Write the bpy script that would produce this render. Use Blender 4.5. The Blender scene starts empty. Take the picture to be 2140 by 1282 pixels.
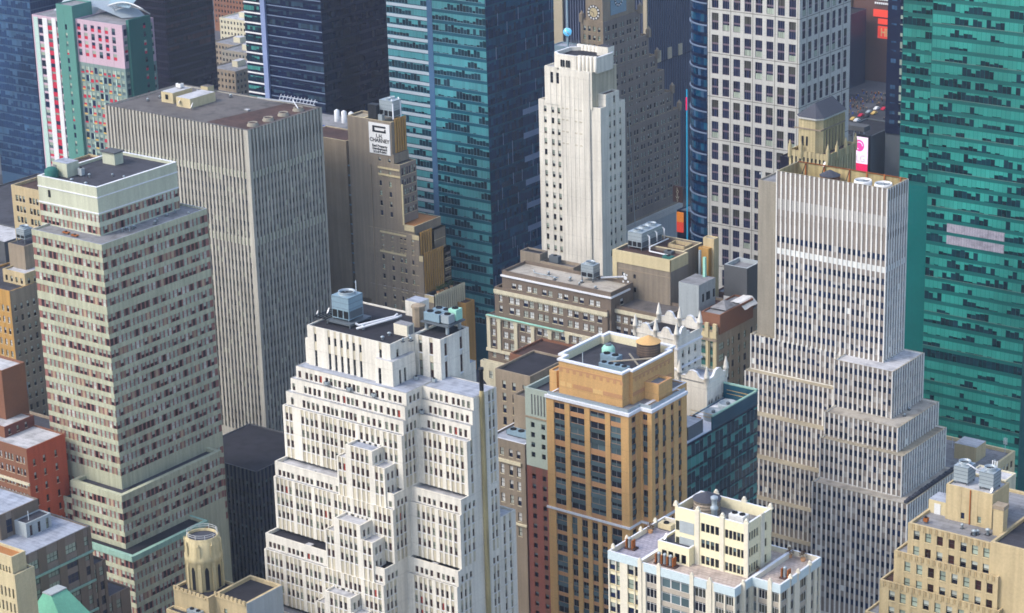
import bpy, math, random
from mathutils import Vector, Matrix
SC = bpy.context.scene
COL = SC.collection
rad = math.radians
random.seed(7)

# ---------------- camera, sky, sun, exposure ----------------
cam = bpy.data.cameras.new("camera")
cam.sensor_width = 36.0
cam.lens = 84.64
cam.clip_start = 5.0
cam.clip_end = 20000.0
camo = bpy.data.objects.new("camera", cam)
COL.objects.link(camo)
CAM_R = Vector((0.79963137, 0.59992446, -0.02608276))
CAM_U = Vector((-0.17295921, 0.27169508, 0.94671374))
CAM_F = Vector((-0.57504329, 0.75251075, -0.32101837))
CAM_P = Vector((0, 0, 320.0))
camo.matrix_world = Matrix(((CAM_R.x, CAM_U.x, -CAM_F.x, CAM_P.x), (CAM_R.y, CAM_U.y, -CAM_F.y, CAM_P.y),
                            (CAM_R.z, CAM_U.z, -CAM_F.z, CAM_P.z), (0, 0, 0, 1)))
SC.camera = camo

SUN_EL, SUN_AZ = rad(48), rad(34)          # azimuth measured from grid south towards west
sd = Vector((-math.sin(SUN_AZ) * math.cos(SUN_EL), -math.cos(SUN_AZ) * math.cos(SUN_EL), math.sin(SUN_EL)))
W = bpy.data.worlds.new("World")
SC.world = W
W.use_nodes = True
nt = W.node_tree
sky = nt.nodes.new("ShaderNodeTexSky")
sky.sky_type = 'NISHITA'
sky.sun_disc = False
sky.sun_elevation = SUN_EL
sky.sun_rotation = math.atan2(sd.x, sd.y)
sky.air_density = 1.0
sky.dust_density = 2.5
sky.ozone_density = 1.0
bg = nt.nodes["Background"]
bg.inputs["Strength"].default_value = 0.15
nt.links.new(sky.outputs[0], bg.inputs[0])
sun = bpy.data.lights.new("sun", 'SUN')
sun.energy = 0.66
sun.angle = rad(12.0)
sun.color = (1.0, 0.95, 0.86)
suno = bpy.data.objects.new("sun", sun)
COL.objects.link(suno)
suno.rotation_euler = (-sd).to_track_quat('-Z', 'Y').to_euler()
SC.view_settings.view_transform = 'Standard'
SC.view_settings.look = 'None'
SC.view_settings.gamma = 1.0
SC.view_settings.use_curve_mapping = False
SC.view_settings.exposure = 1.18
SC.cycles.pixel_filter_type = 'BLACKMAN_HARRIS'
SC.cycles.filter_width = 1.7
SC.cycles.max_bounces = 5
SC.cycles.diffuse_bounces = 3
SC.cycles.glossy_bounces = 2
SC.cycles.transparent_max_bounces = 4

# ---------------- materials ----------------
def lin(c):
    c = c / 255.0
    return c / 12.92 if c <= 0.04045 else ((c + 0.055) / 1.055) ** 2.4
MATS = {}
KALB = 0.82
def mat(name, rgb, var=0.12, rough=0.85, streak=0.0, spec=0.3, isl=0.0, metal=0.0, emit=0.0, fine=0.06, bump=0.0, k=None, big=0.0, seam=None, joint=None):
    """a procedural surface: base colour with broad stains, vertical weathering streaks, fine grain and per-piece variation"""
    if name in MATS:
        return MATS[name]
    m = bpy.data.materials.new(name)
    m.use_nodes = True
    t = m.node_tree
    p = t.nodes["Principled BSDF"]
    kk = KALB if k is None else k
    c = [lin(x) * kk for x in rgb]
    p.inputs["Roughness"].default_value = rough
    p.inputs["Specular IOR Level"].default_value = spec
    p.inputs["Metallic"].default_value = metal
    tc = t.nodes.new("ShaderNodeTexCoord")
    def noise(scale, stretch, detail=3):
        mp = t.nodes.new("ShaderNodeMapping")
        mp.inputs["Scale"].default_value = stretch
        t.links.new(tc.outputs["Object"], mp.inputs[0])
        n = t.nodes.new("ShaderNodeTexNoise")
        n.inputs["Scale"].default_value = scale
        n.inputs["Detail"].default_value = detail
        t.links.new(mp.outputs[0], n.inputs[0])
        return n.outputs[0]
    def mul(a, b):
        n = t.nodes.new("ShaderNodeMath"); n.operation = 'MULTIPLY'
        t.links.new(a, n.inputs[0])
        if hasattr(b, 'links'): t.links.new(b, n.inputs[1])
        else: n.inputs[1].default_value = b
        return n.outputs[0]
    def rng(a, lo, hi, f0=0.3, f1=0.7):
        n = t.nodes.new("ShaderNodeMapRange")
        n.inputs[1].default_value = f0; n.inputs[2].default_value = f1
        n.inputs[3].default_value = lo; n.inputs[4].default_value = hi
        t.links.new(a, n.inputs[0])
        return n.outputs[0]
    f = rng(noise(0.09, (1, 1, 1), 5), 1 - var, 1 + var * 0.6)
    f = mul(f, rng(noise(2.2, (1, 1, 1), 2), 1 - fine, 1 + fine))
    if streak:
        f = mul(f, rng(noise(0.9, (1, 1, 0.05), 4), 1 - streak, 1 + streak * 0.3, 0.35, 0.65))
    if big:                                            # broad uneven tone: reflections of other buildings painted into the colour
        f = mul(f, rng(noise(0.035, (1, 1, .55), 3), 1 - big, 1 + big, .35, .65))
    if seam:                                           # roofing strips and ponding stains
        f = mul(f, rng(noise(0.35, (1, 1, 1), 4), .72, 1.0, .36, .5))
        br = t.nodes.new("ShaderNodeTexBrick"); br.inputs["Scale"].default_value = 1.0
        br.inputs["Brick Width"].default_value = seam[0]; br.inputs["Row Height"].default_value = seam[1]; br.inputs["Mortar Size"].default_value = .06
        br.inputs["Color1"].default_value = (1, 1, 1, 1); br.inputs["Color2"].default_value = (.86, .86, .86, 1); br.inputs["Mortar"].default_value = (.62, .62, .62, 1)
        t.links.new(tc.outputs["Object"], br.inputs[0]); bw_ = t.nodes.new("ShaderNodeRGBToBW"); t.links.new(br.outputs[0], bw_.inputs[0]); f = mul(f, bw_.outputs[0])
    if joint:                                          # cladding and masonry joints running level round the building
        sx = t.nodes.new("ShaderNodeSeparateXYZ"); t.links.new(tc.outputs["Object"], sx.inputs[0])
        md = t.nodes.new("ShaderNodeMath"); md.operation = 'PINGPONG'; md.inputs[1].default_value = joint; t.links.new(sx.outputs[2], md.inputs[0])
        f = mul(f, rng(md.outputs[0], .80, 1.0, 0.02, 0.09))
    if isl:
        g = t.nodes.new("ShaderNodeNewGeometry")
        oi = t.nodes.new("ShaderNodeObjectInfo")
        a = t.nodes.new("ShaderNodeMath"); a.operation = 'ADD'
        t.links.new(g.outputs["Random Per Island"], a.inputs[0]); t.links.new(oi.outputs["Random"], a.inputs[1])
        fr = t.nodes.new("ShaderNodeMath"); fr.operation = 'FRACT'
        t.links.new(a.outputs[0], fr.inputs[0])
        f = mul(f, rng(fr.outputs[0], 1 - isl, 1 + isl, 0, 1))
    vm = t.nodes.new("ShaderNodeVectorMath"); vm.operation = 'SCALE'
    vm.inputs[0].default_value = c
    t.links.new(f, vm.inputs["Scale"])
    t.links.new(vm.outputs[0], p.inputs["Base Color"])
    if emit:
        t.links.new(vm.outputs[0], p.inputs["Emission Color"])
        p.inputs["Emission Strength"].default_value = emit
    if bump:
        b = t.nodes.new("ShaderNodeBump"); b.inputs["Strength"].default_value = bump; b.inputs["Distance"].default_value = 0.3
        t.links.new(noise(0.5, (1, 1, 1), 2), b.inputs["Height"]); t.links.new(b.outputs[0], p.inputs["Normal"])
    MATS[name] = m
    return m
def glass(name, rgb, isl=0.5, rough=0.12, spec=0.5, metal=0.0, k=0.8):
    return mat(name, rgb, var=0.06, rough=rough, spec=spec, isl=isl, metal=metal, fine=0.02, bump=0.12, k=k, big=.3)

# ---------------- mesh builder ----------------
class MB:
    def __init__(self):
        self.v = []; self.f = []; self.m = []; self.ms = []; self.sm = []
    def mi(self, m):
        if isinstance(m, str): m = MATS[m]
        if m not in self.ms: self.ms.append(m)
        return self.ms.index(m)
    def poly(self, pts, m, smooth=False):
        n = len(self.v); self.v.extend(pts); self.f.append(tuple(range(n, n + len(pts)))); self.m.append(self.mi(m)); self.sm.append(smooth)
    def box(self, x0, x1, y0, y1, z0, z1, m, top=None, bottom=False):
        n = len(self.v)
        self.v += [(x0, y0, z0), (x1, y0, z0), (x1, y1, z0), (x0, y1, z0), (x0, y0, z1), (x1, y0, z1), (x1, y1, z1), (x0, y1, z1)]
        fs = [(0, 1, 5, 4), (1, 2, 6, 5), (2, 3, 7, 6), (3, 0, 4, 7), (4, 5, 6, 7), (3, 2, 1, 0)]
        a = self.mi(m); t = self.mi(top) if top else a
        for i, q in enumerate(fs):
            self.f.append(tuple(n + k for k in q)); self.m.append(t if i == 4 else a); self.sm.append(False)
    def lathe(self, cx, cy, prof, m, n=20, smooth=True, cap=True, a0=0.0):
        """prof: list of (radius, z)"""
        s = len(self.v); mi = self.mi(m)
        for r, z in prof:
            for i in range(n):
                a = a0 + 2 * math.pi * i / n
                self.v.append((cx + r * math.cos(a), cy + r * math.sin(a), z))
        for k in range(len(prof) - 1):
            for i in range(n):
                j = (i + 1) % n
                self.f.append((s + k * n + i, s + k * n + j, s + (k + 1) * n + j, s + (k + 1) * n + i)); self.m.append(mi); self.sm.append(smooth)
        if cap:
            self.f.append(tuple(s + (len(prof) - 1) * n + i for i in range(n))); self.m.append(mi); self.sm.append(False)
    def tube(self, pts, r, m, n=8):
        mi = self.mi(m); s = len(self.v); P = [Vector(p) for p in pts]
        for i, p in enumerate(P):
            d = (P[min(i + 1, len(P) - 1)] - P[max(i - 1, 0)]).normalized()
            a = d.orthogonal().normalized() if abs(d.z) > 0.9 else d.cross(Vector((0, 0, 1))).normalized()
            b = d.cross(a)
            for k in range(n):
                t = 2 * math.pi * k / n
                q = p + a * (r * math.cos(t)) + b * (r * math.sin(t)); self.v.append(tuple(q))
        for i in range(len(P) - 1):
            for k in range(n):
                j = (k + 1) % n
                self.f.append((s + i * n + k, s + i * n + j, s + (i + 1) * n + j, s + (i + 1) * n + k)); self.m.append(mi); self.sm.append(True)
        self.f.append(tuple(s + k for k in range(n))); self.m.append(mi); self.sm.append(False)
        self.f.append(tuple(s + (len(P) - 1) * n + k for k in range(n))); self.m.append(mi); self.sm.append(False)
    def prism(self, poly, z0, z1, m, top=None):
        n = len(poly)
        for i in range(n):
            (ax, ay), (bx, by) = poly[i], poly[(i + 1) % n]
            self.poly([(ax, ay, z0), (bx, by, z0), (bx, by, z1), (ax, ay, z1)], m)
        self.poly([(x, y, z1) for x, y in poly], top or m)
    def build(self, name, parent=None, org=(0, 0, 0)):
        me = bpy.data.meshes.new(name)
        ox, oy, oz = org
        me.from_pydata([(x - ox, y - oy, z - oz) for x, y, z in self.v], [], self.f)
        for m in self.ms: me.materials.append(m)
        me.polygons.foreach_set("material_index", self.m)
        me.polygons.foreach_set("use_smooth", self.sm)
        me.update()
        o = bpy.data.objects.new(name, me); COL.objects.link(o)
        if parent is not None: o.parent = parent
        else: o.location = org
        return o
def tag(o, label=None, cat=None, group=None, kind=None):
    if label: o["label"] = label
    if cat: o["category"] = cat
    if group: o["group"] = group
    if kind: o["kind"] = kind
    return o
def empty(name, loc):
    e = bpy.data.objects.new(name, None); COL.objects.link(e); e.location = loc; e.empty_display_size = 1.0
    return e

# ---------------- windows ----------------
WST = {}     # style -> list of (weight, mesh)
def wstyle(name, frame, variants, border=0.07, rail=None, mull=0, railw=0.035, sill=None):
    """variants: (weight, [(v0, v1, material)...]) from sill to head; frame drawn in front, rail heights and mullions inside it"""
    out = []
    for wgt, segs in variants:
        mb = MB()
        def q(u0, u1, v0, v1, d, m): mb.poly([(u0, d, v0), (u1, d, v0), (u1, d, v1), (u0, d, v1)], m)
        for v0, v1, m in segs:
            for k in range(mull + 1):
                q(k / (mull + 1), (k + 1) / (mull + 1), v0, v1, 0.0, m)
        if frame:
            b = border
            q(0, b, 0, 1, -0.05, frame); q(1 - b, 1, 0, 1, -0.05, frame)
            q(b, 1 - b, 0, b * 0.6, -0.05, frame); q(b, 1 - b, 1 - b * 0.6, 1, -0.05, frame)
            for r in (rail or []): q(b, 1 - b, r - railw, r + railw, -0.05, frame)
            for k in range(1, mull + 1): q(k / (mull + 1) - b * 0.4, k / (mull + 1) + b * 0.4, b * .6, 1 - b * .6, -0.045, frame)
        if sill: mb.box(-.1, 1.1, -.36, -.04, -.07, -.005, sill)
        me = bpy.data.meshes.new("window_" + name)
        me.from_pydata(mb.v, [], mb.f)
        for m in mb.ms: me.materials.append(m)
        me.polygons.foreach_set("material_index", mb.m)
        out.append((wgt, me, mb))
    WST[name] = out
def pick(style, rnd):
    L = WST[style]; t = rnd.random() * sum(w for w, _, _ in L)
    for i, (w, _, _) in enumerate(L):
        t -= w
        if t <= 0: return i
    return len(L) - 1

# ---------------- buildings ----------------
BLD = []
class Building:
    def __init__(self, name, label, x, y, cat="building", group=None, z=0):
        self.o = (x, y, z); self.root = tag(empty(name, self.o), label, cat, group)
        self.wall = MB(); self.roofs = []; self.win = []; self.rnd = random.Random(name + label); BLD.append(self)
    def P(self, face, plane, u, v, d):
        if face == 'S': return (u, plane + d, v)
        if face == 'E': return (plane - d, u, v)
        if face == 'N': return (u, plane - d, v)
        return (plane + d, u, v)
    def facade(self, face, a0, a1, plane, z0, z1, cols, rows, pier, spand, wd=0.3, style=None, pd=0.0, sdp=0.0, joint=None, wskip=0.0):
        """wall sheet as a relief grid: piers between columns, spandrels between rows, openings filled by separate windows"""
        w = self.wall; P = self.P
        jd = min(pd, sdp); joint = joint or (pier if pd <= sdp else spand)
        def q(u0, u1, v0, v1, d, m):
            if u1 - u0 > 1e-4 and v1 - v0 > 1e-4:
                w.poly([P(face, plane, u0, v0, d), P(face, plane, u1, v0, d), P(face, plane, u1, v1, d), P(face, plane, u0, v1, d)], m)
        def su(u, v0, v1, d0, d1, m):
            if abs(d1 - d0) > 1e-4: w.poly([P(face, plane, u, v0, d0), P(face, plane, u, v1, d0), P(face, plane, u, v1, d1), P(face, plane, u, v0, d1)], m)
        def sv(u0, u1, v, d0, d1, m):
            if abs(d1 - d0) > 1e-4: w.poly([P(face, plane, u0, v, d0), P(face, plane, u1, v, d0), P(face, plane, u1, v, d1), P(face, plane, u0, v, d1)], m)
        cols = sorted(c for c in cols if c[0] >= a0 - 1e-6 and c[1] <= a1 + 1e-6)
        rows = sorted((r for r in rows if r[0] >= z0 - 1e-6 and r[1] <= z1 + 1e-6), key=lambda r: r[0])
        gaps = []; u = a0
        for c in cols: gaps.append((u, c[0])); u = c[1]
        gaps.append((u, a1))
        vg = []; v = z0
        for r in rows: vg.append((v, r[0])); v = r[1]
        vg.append((v, z1))
        horiz = sdp < pd
        if horiz:
            for g in vg: q(a0, a1, g[0], g[1], sdp, spand)
            for g in gaps:
                for r in rows:
                    q(g[0], g[1], r[0], r[1], pd, pier)
                    sv(g[0], g[1], r[0], sdp, pd, spand); sv(g[0], g[1], r[1], sdp, pd, spand)
        else:
            for g in gaps: q(g[0], g[1], z0, z1, pd, pier)
            for c in cols:
                for g in vg:
                    q(c[0], c[1], g[0], g[1], sdp, spand)
                    su(c[0], g[0], g[1], pd, sdp, pier); su(c[1], g[0], g[1], pd, sdp, pier)
        for r in rows:
            for ci, c in enumerate(cols):
                if len(r) > 2:                                   # a blank panel instead of an opening
                    q(c[0], c[1], r[0], r[1], sdp - 0.03, r[2]); continue
                su(c[0], r[0], r[1], pd, wd, pier); su(c[1], r[0], r[1], pd, wd, pier)
                sv(c[0], c[1], r[0], sdp, wd, spand); sv(c[0], c[1], r[1], sdp, wd, spand)
                self.win.append((face, c[0], c[1], r[0], r[1], plane, wd, style))
    def vol(self, x0, x1, y0, y1, z0, z1, m, S=None, E=None, par=0.7, pt=0.35, roof='roof_dark', cop=None, top=True, Nm=None, inn=None):
        """a block: its four walls, roof and parapet; S and E: dict(cols, rows, ...) for a windowed face"""
        w = self.wall
        for face, spec, a0, a1, pl in (('S', S, x0, x1, y0), ('E', E, y0, y1, x1), ('N', None, x0, x1, y1), ('W', None, y0, y1, x0)):
            if spec:
                s = dict(spec); zb = s.pop('zb', z0)
                if zb > z0:
                    w.poly([self.P(face, pl, a0, z0, 0), self.P(face, pl, a1, z0, 0), self.P(face, pl, a1, zb, 0), self.P(face, pl, a0, zb, 0)], m)
                s.setdefault('pier', m); s.setdefault('spand', m)
                self.facade(face, a0, a1, pl, max(z0, zb), z1, **s)
            else:
                w.poly([self.P(face, pl, a0, z0, 0), self.P(face, pl, a1, z0, 0), self.P(face, pl, a1, z1, 0), self.P(face, pl, a0, z1, 0)], Nm or m)
        if not top: return
        c = cop or m
        if par > 0:
            i = (x0 + pt, x1 - pt, y0 + pt, y1 - pt); zr = z1 - par
            w.poly([(x0, y0, z1), (x1, y0, z1), (i[1], i[2], z1), (i[0], i[2], z1)], c)
            w.poly([(x1, y0, z1), (x1, y1, z1), (i[1], i[3], z1), (i[1], i[2], z1)], c)
            w.poly([(x1, y1, z1), (x0, y1, z1), (i[0], i[3], z1), (i[1], i[3], z1)], c)
            w.poly([(x0, y1, z1), (x0, y0, z1), (i[0], i[2], z1), (i[0], i[3], z1)], c)
            for (ax, ay, bx, by) in ((i[0], i[2], i[1], i[2]), (i[1], i[2], i[1], i[3]), (i[1], i[3], i[0], i[3]), (i[0], i[3], i[0], i[2])):
                w.poly([(ax, ay, zr), (bx, by, zr), (bx, by, z1), (ax, ay, z1)], inn or m)
            rb_ = MB(); self.roofs.append(rb_); rb_.poly([(i[0], i[2], zr), (i[1], i[2], zr), (i[1], i[3], zr), (i[0], i[3], zr)], roof)
        else:
            rb_ = MB(); self.roofs.append(rb_); rb_.poly([(x0, y0, z1), (x1, y0, z1), (x1, y1, z1), (x0, y1, z1)], roof)
    def part(self, name, mb, label=None):
        o = mb.build(name, self.root, self.o)
        if label: o["label"] = label
        return o
    def box(self, name, x0, x1, y0, y1, z0, z1, m, top=None, label=None):
        mb = MB(); mb.box(x0, x1, y0, y1, z0, z1, m, top); return self.part(name, mb, label)
    def band(self, face, a0, a1, plane, v0, v1, d, pitch, gl, bl, mu, pdark=0.35, run=(3, 7), fin=None, name='window_band', label=None):
        """one floor's strip of panes: dark glass, blinds at random heights, thin mullions"""
        mb = MB(); R = self.rnd; n = max(1, round((a1 - a0) / pitch)); p = (a1 - a0) / n; d -= 0.07
        def q(u0, u1, w0, w1, dd, m): mb.poly([self.P(face, plane, u0, w0, dd), self.P(face, plane, u1, w0, dd), self.P(face, plane, u1, w1, dd), self.P(face, plane, u0, w1, dd)], m)
        left = 0; mode = 0; h = v1 - v0
        for k in range(n):
            if left <= 0:
                left = R.randint(*run); mode = R.random(); base = R.choice((0.55, 0.7, 0.85, 0.4))
            left -= 1
            u0, u1 = a0 + k * p, a0 + (k + 1) * p
            if mode < pdark: b = R.choice((0, 0.1, 0.15, 0.25, base))
            elif mode < pdark + 0.2: b = min(1, max(0, base + R.uniform(-.12, .12)))
            else: b = R.choice((1, 1, 1, 0.92))
            if b < 1: q(u0, u1, v0, v1 - b * h, d + 0.03, gl)
            if b > 0: q(u0, u1, v1 - b * h, v1, d, bl)
            q(u0 - 0.04, u0 + 0.04, v0, v1, d - 0.04, mu)
            if fin and R.random() < fin[0]: q(u0 - 0.16, u0 + 0.16, v0 - 0.2, v1 + 0.9, d - 0.12, fin[1])
        if fin and len(fin) > 2: q(a0, a1, v0 - 0.12, v0, d - 0.05, fin[2])
        o = mb.build(name, self.root, self.o)
        if label: o["label"] = label
        return o

def even(a0, a1, pitch, w, m0=0.4, m1=0.4):
    n = max(1, int(round((a1 - a0 - m0 - m1) / pitch))); p = (a1 - a0 - m0 - m1) / n
    return [(a0 + m0 + p * (i + .5) - w / 2, a0 + m0 + p * (i + .5) + w / 2) for i in range(n)]
def groups(a0, a1, per, n, pitch, w, m0=0.8, m1=0.8):
    g = max(1, int(round((a1 - a0 - m0 - m1) / per))); p = (a1 - a0 - m0 - m1) / g; out = []
    for i in range(g):
        c = a0 + m0 + p * (i + .5)
        for k in range(n):
            u = c + (k - (n - 1) / 2) * pitch; out.append((u - w / 2, u + w / 2))
    return out
def at(w, *us): return [(u - w / 2, u + w / 2) for u in us]
def down(ztop, n, h, win): return [(ztop - i * h - win, ztop - i * h) for i in range(n)]
def downto(ztop, zmin, h, win): return down(ztop, max(0, int((ztop - win - zmin) / h) + 1), h, win)
# ---------------- palette ----------------
mat('white_stone', (240, 234, 219), var=.10, streak=.16, joint=3.4)
mat('white_stone_dirty', (214, 204, 178), var=.18, streak=.3)
mat('white_ledge', (240, 242, 246), var=.05)
mat('white_paint', (240, 240, 238), var=.05, rough=.6)
mat('green_concrete', (196, 198, 169), var=.12, streak=.2)
mat('green_concrete_pale', (208, 211, 186), var=.07, streak=.12)
mat('red_mullion', (156, 108, 100), var=.15)
mat('mint_copper', (158, 196, 178), var=.12, streak=.15)
mat('rib_concrete', (200, 196, 182), var=.13, streak=.22, joint=7.06)
mat('rib_spandrel', (132, 127, 121), var=.10, isl=.12)
mat('rib_spandrel_light', (208, 210, 186), var=.10, isl=.15)
mat('brown_brick', (148, 136, 119), var=.13, streak=.16)
mat('brown_brick_dark', (144, 132, 122), var=.10, streak=.08)
mat('cream_stone', (216, 200, 158), var=.09, streak=.10)
mat('ochre_brick', (196, 152, 84), var=.14, streak=.22)
mat('flue_stain', (190, 174, 128), var=.2, streak=.4)
mat('ochre_dark', (112, 82, 58), var=.2)
mat('tan_brick_old', (162, 147, 126), var=.14, streak=.15)
mat('granite', (206, 205, 198), var=.07, streak=.08, joint=2.0)
mat('granite_joint', (120, 118, 108), var=.1)
mat('rib_white', (248, 246, 238), var=.10, streak=.16, joint=3.47)
mat('rib_brown', (148, 138, 130), var=.07, streak=.06, isl=.08)
mat('rib_brown_light', (178, 174, 170), var=.06, isl=.08)
mat('slab_tan', (160, 153, 138), var=.08, streak=.14)
mat('rust_ledge', (176, 166, 142), var=.25)
mat('well_lining', (196, 178, 128), var=.25, streak=.3)
mat('loft_brick', (126, 112, 98), var=.10, streak=.08)
mat('loft_cream', (222, 214, 184), var=.08, streak=.12)
mat('orange_brick', (226, 180, 118), var=.08, streak=.08, joint=2.85)
mat('terracotta', (206, 156, 110), var=.07)
mat('orange_pale', (236, 196, 130), var=.05)
mat('cream_brick', (246, 236, 198), var=.04)
mat('cream_pier', (236, 228, 206), var=.05, streak=.05)
mat('pale_blue_panel', (208, 224, 226), var=.05)
mat('taupe_panel', (186, 176, 160), var=.08)
mat('tan_brick', (206, 186, 144), var=.09, streak=.16)
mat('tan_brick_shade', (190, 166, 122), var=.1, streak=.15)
mat('grey_render', (178, 186, 188), var=.08, streak=.1)
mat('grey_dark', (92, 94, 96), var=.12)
mat('red_brick', (206, 96, 62), var=.12, streak=.1)
mat('maroon_brick', (120, 72, 64), var=.1)
mat('maroon_brick2', (104, 74, 64), var=.1)
mat('rust_brick', (140, 96, 72), var=.12)
mat('sage_panel', (168, 182, 172), var=.06)
mat('sandstone', (206, 190, 146), var=.14, streak=.25)
mat('pink_panel', (212, 184, 196), var=.04)
mat('red_panel', (206, 40, 70), var=.08)
mat('hotel_green', (92, 150, 138), var=.06)
mat('hotel_green_dark', (52, 112, 104), var=.06)
mat('hotel_mint', (196, 224, 212), var=.05)
mat('hotel_grey', (134, 156, 150), var=.05)
mat('yellow_panel', (226, 190, 110), var=.05)
mat('copper_green', (120, 190, 160), var=.12, streak=.1)
mat('roof_dark', (74, 74, 82), seam=(9, 1.1), var=.28, rough=.95)
mat('roof_black', (50, 49, 56), seam=(9, 1.1), var=.3, rough=.95)
mat('roof_grey', (150, 150, 152), seam=(8, 1.3), var=.18, rough=.95)
mat('roof_pale', (206, 206, 208), seam=(7, 1.6), var=.12, rough=.9)
mat('roof_blue', (178, 184, 196), seam=(8, 1.4), var=.12, rough=.8)
mat('roof_tan', (176, 166, 144), seam=(10, 2), var=.2, rough=.95)
mat('roof_taupe', (112, 107, 104), seam=(12, 1.2), var=.18, rough=.95)
mat('roof_gravel', (190, 182, 168), seam=(14, 3.5), var=.12, rough=.95)
mat('roof_rust', (88, 66, 60), seam=(9, 1.1), var=.3, rough=.95)
mat('roof_orange', (188, 128, 74), var=.2, rough=.95)
mat('paver_pink', (208, 192, 180), seam=(0.9, 0.9), var=.12, fine=.12)
mat('paver_blue', (176, 172, 184), seam=(0.9, 0.9), var=.10, fine=.10)
mat('slate', (70, 72, 82), var=.18, rough=.7)
mat('galvanised', (176, 188, 194), var=.1, rough=.45, metal=.3)
mat('galv_dark', (98, 106, 112), var=.12, rough=.5)
mat('steel_blue', (138, 164, 178), var=.1, rough=.55)
mat('mint_metal', (168, 226, 204), var=.1, rough=.6)
mat('black_metal', (36, 38, 42), var=.1, rough=.6)
mat('rust_metal', (168, 98, 44), var=.2, rough=.8)
mat('white_pipe', (236, 238, 240), var=.05, rough=.5)
mat('tank_wood', (110, 92, 78), var=.15, streak=.3)
mat('tank_wood_pale', (166, 152, 134), var=.12, streak=.3)
mat('tank_roof', (222, 178, 118), var=.1)
mat('dark_void', (20, 21, 26), var=.1)
mat('blue_tarp', (52, 84, 160), var=.15)
mat('leaf', (66, 92, 44), var=.35, rough=.9, isl=.4)
mat('leaf_dry', (104, 80, 58), var=.35, rough=.9, isl=.4)
mat('asphalt', (62, 62, 66), var=.2, rough=.95)
mat('concrete_walk', (92, 92, 96), var=.15, rough=.95)
# glass and blinds
glass('glass_navy', (26, 38, 68))
glass('glass_black', (22, 24, 38))
glass('glass_brown', (66, 42, 42), isl=.45)
glass('glass_olive', (72, 74, 66), isl=.3)
glass('glass_slate', (92, 112, 116), isl=.3)
glass('glass_green', (58, 84, 82), isl=.4)
mat('blind_pale', (196, 202, 190), isl=.18, rough=.5)
mat('blind_white', (238, 240, 236), isl=.10, rough=.5)
mat('blind_sage', (168, 182, 164), isl=.22, rough=.5)
mat('blind_tan', (176, 158, 132), isl=.25, rough=.5)
mat('blind_red', (176, 66, 52), isl=.25, rough=.5)
mat('frame_dark', (60, 58, 58), rough=.6)
mat('frame_grey', (138, 140, 140), rough=.6)
mat('frame_white', (226, 226, 222), rough=.6)
mat('frame_bronze', (92, 70, 62), rough=.6)
mat('frame_mauve', (122, 106, 118), rough=.6)
mat('teal_spandrel', (24, 84, 104), var=.08, big=.3, rough=.25, spec=.5, bump=.1)
mat('teal_line', (120, 160, 176), rough=.4)
glass('teal_glass_dark', (12, 44, 58), isl=.5)
glass('teal_blind', (70, 146, 154), isl=.14, rough=.3)
glass('teal_side_glass', (10, 48, 84), isl=.3)
glass('teal_side_blind', (22, 78, 108), isl=.3)
mat('navy_spandrel', (12, 24, 56), var=.1, big=.35, rough=.3, spec=.2)
mat('white_spandrel', (170, 184, 194), var=.05)
mat('navy_line', (122, 140, 166), rough=.4)
glass('navy_glass', (10, 22, 56), isl=.16, spec=.25)
glass('navy_blind', (44, 66, 84), isl=.4)
mat('lilac_column', (140, 156, 196), rough=.4)
mat('aqua_spandrel', (18, 100, 96), big=.2, var=.06, rough=.3, spec=.5)
mat('aqua_line', (118, 150, 140), rough=.4)
glass('aqua_glass', (14, 46, 56), isl=.5)
glass('aqua_blind', (50, 150, 138), isl=.10, rough=.3)
mat('aqua_side', (10, 108, 106), var=.08, rough=.25, spec=.5)
glass('blue_glass', (34, 60, 98), isl=.14)
glass('blue_glass_pale', (66, 98, 130), isl=.2)
mat('blue_frame', (56, 86, 116), rough=.4)
mat('brown_tower', (28, 24, 44), var=.15, rough=.35, spec=.2)
glass('brown_tower_glass', (20, 16, 36), isl=.16, spec=.25)
mat('astor_dark', (24, 32, 62), var=.08, rough=.4)
mat('astor_fin', (132, 142, 164), var=.05)
mat('astor_stone', (186, 174, 148), var=.06)
glass('lowrise_teal', (20, 58, 70), isl=.12)
glass('mint_blind_and_reflection', (74, 150, 142), isl=.2)
# window styles
mat('blind_moss', (150, 158, 140), isl=.25, rough=.5)
wstyle('hung_brown', 'frame_bronze', [(.52, [(0, 1, 'glass_brown')]), (.16, [(0, .5, 'glass_brown'), (.5, 1, 'blind_moss')]),
    (.22, [(0, 1, 'blind_moss')]), (.10, [(0, .75, 'glass_olive'), (.75, 1, 'blind_pale')]), (.02, [(0, 1, 'blind_red')])], border=.09, rail=[.5], sill='white_ledge')
glass('glass_smoke', (58, 48, 54), isl=.35)
wstyle('ribbon_red', None, [(.38, [(0, .48, 'blind_sage'), (.52, 1, 'blind_sage'), (.48, .52, 'frame_grey')]), (.12, [(0, .48, 'blind_pale'), (.52, 1, 'blind_pale'), (.48, .52, 'frame_grey')]), (.26, [(0, .45, 'glass_smoke'), (.45, 1, 'blind_sage')]),
    (.16, [(0, 1, 'glass_smoke')]), (.10, [(0, 1, 'blind_tan')])])
wstyle('rib_dark', None, [(.6, [(0, 1, 'glass_navy')]), (.25, [(0, 1, 'glass_olive')]), (.15, [(0, 1, 'rib_spandrel_light')])])
wstyle('hung_dark', 'frame_dark', [(.45, [(0, 1, 'glass_navy')]), (.2, [(0, .5, 'glass_navy'), (.5, 1, 'blind_pale')]), (.35, [(0, 1, 'blind_sage')])], border=.09, rail=[.5], sill='cream_stone')
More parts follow.
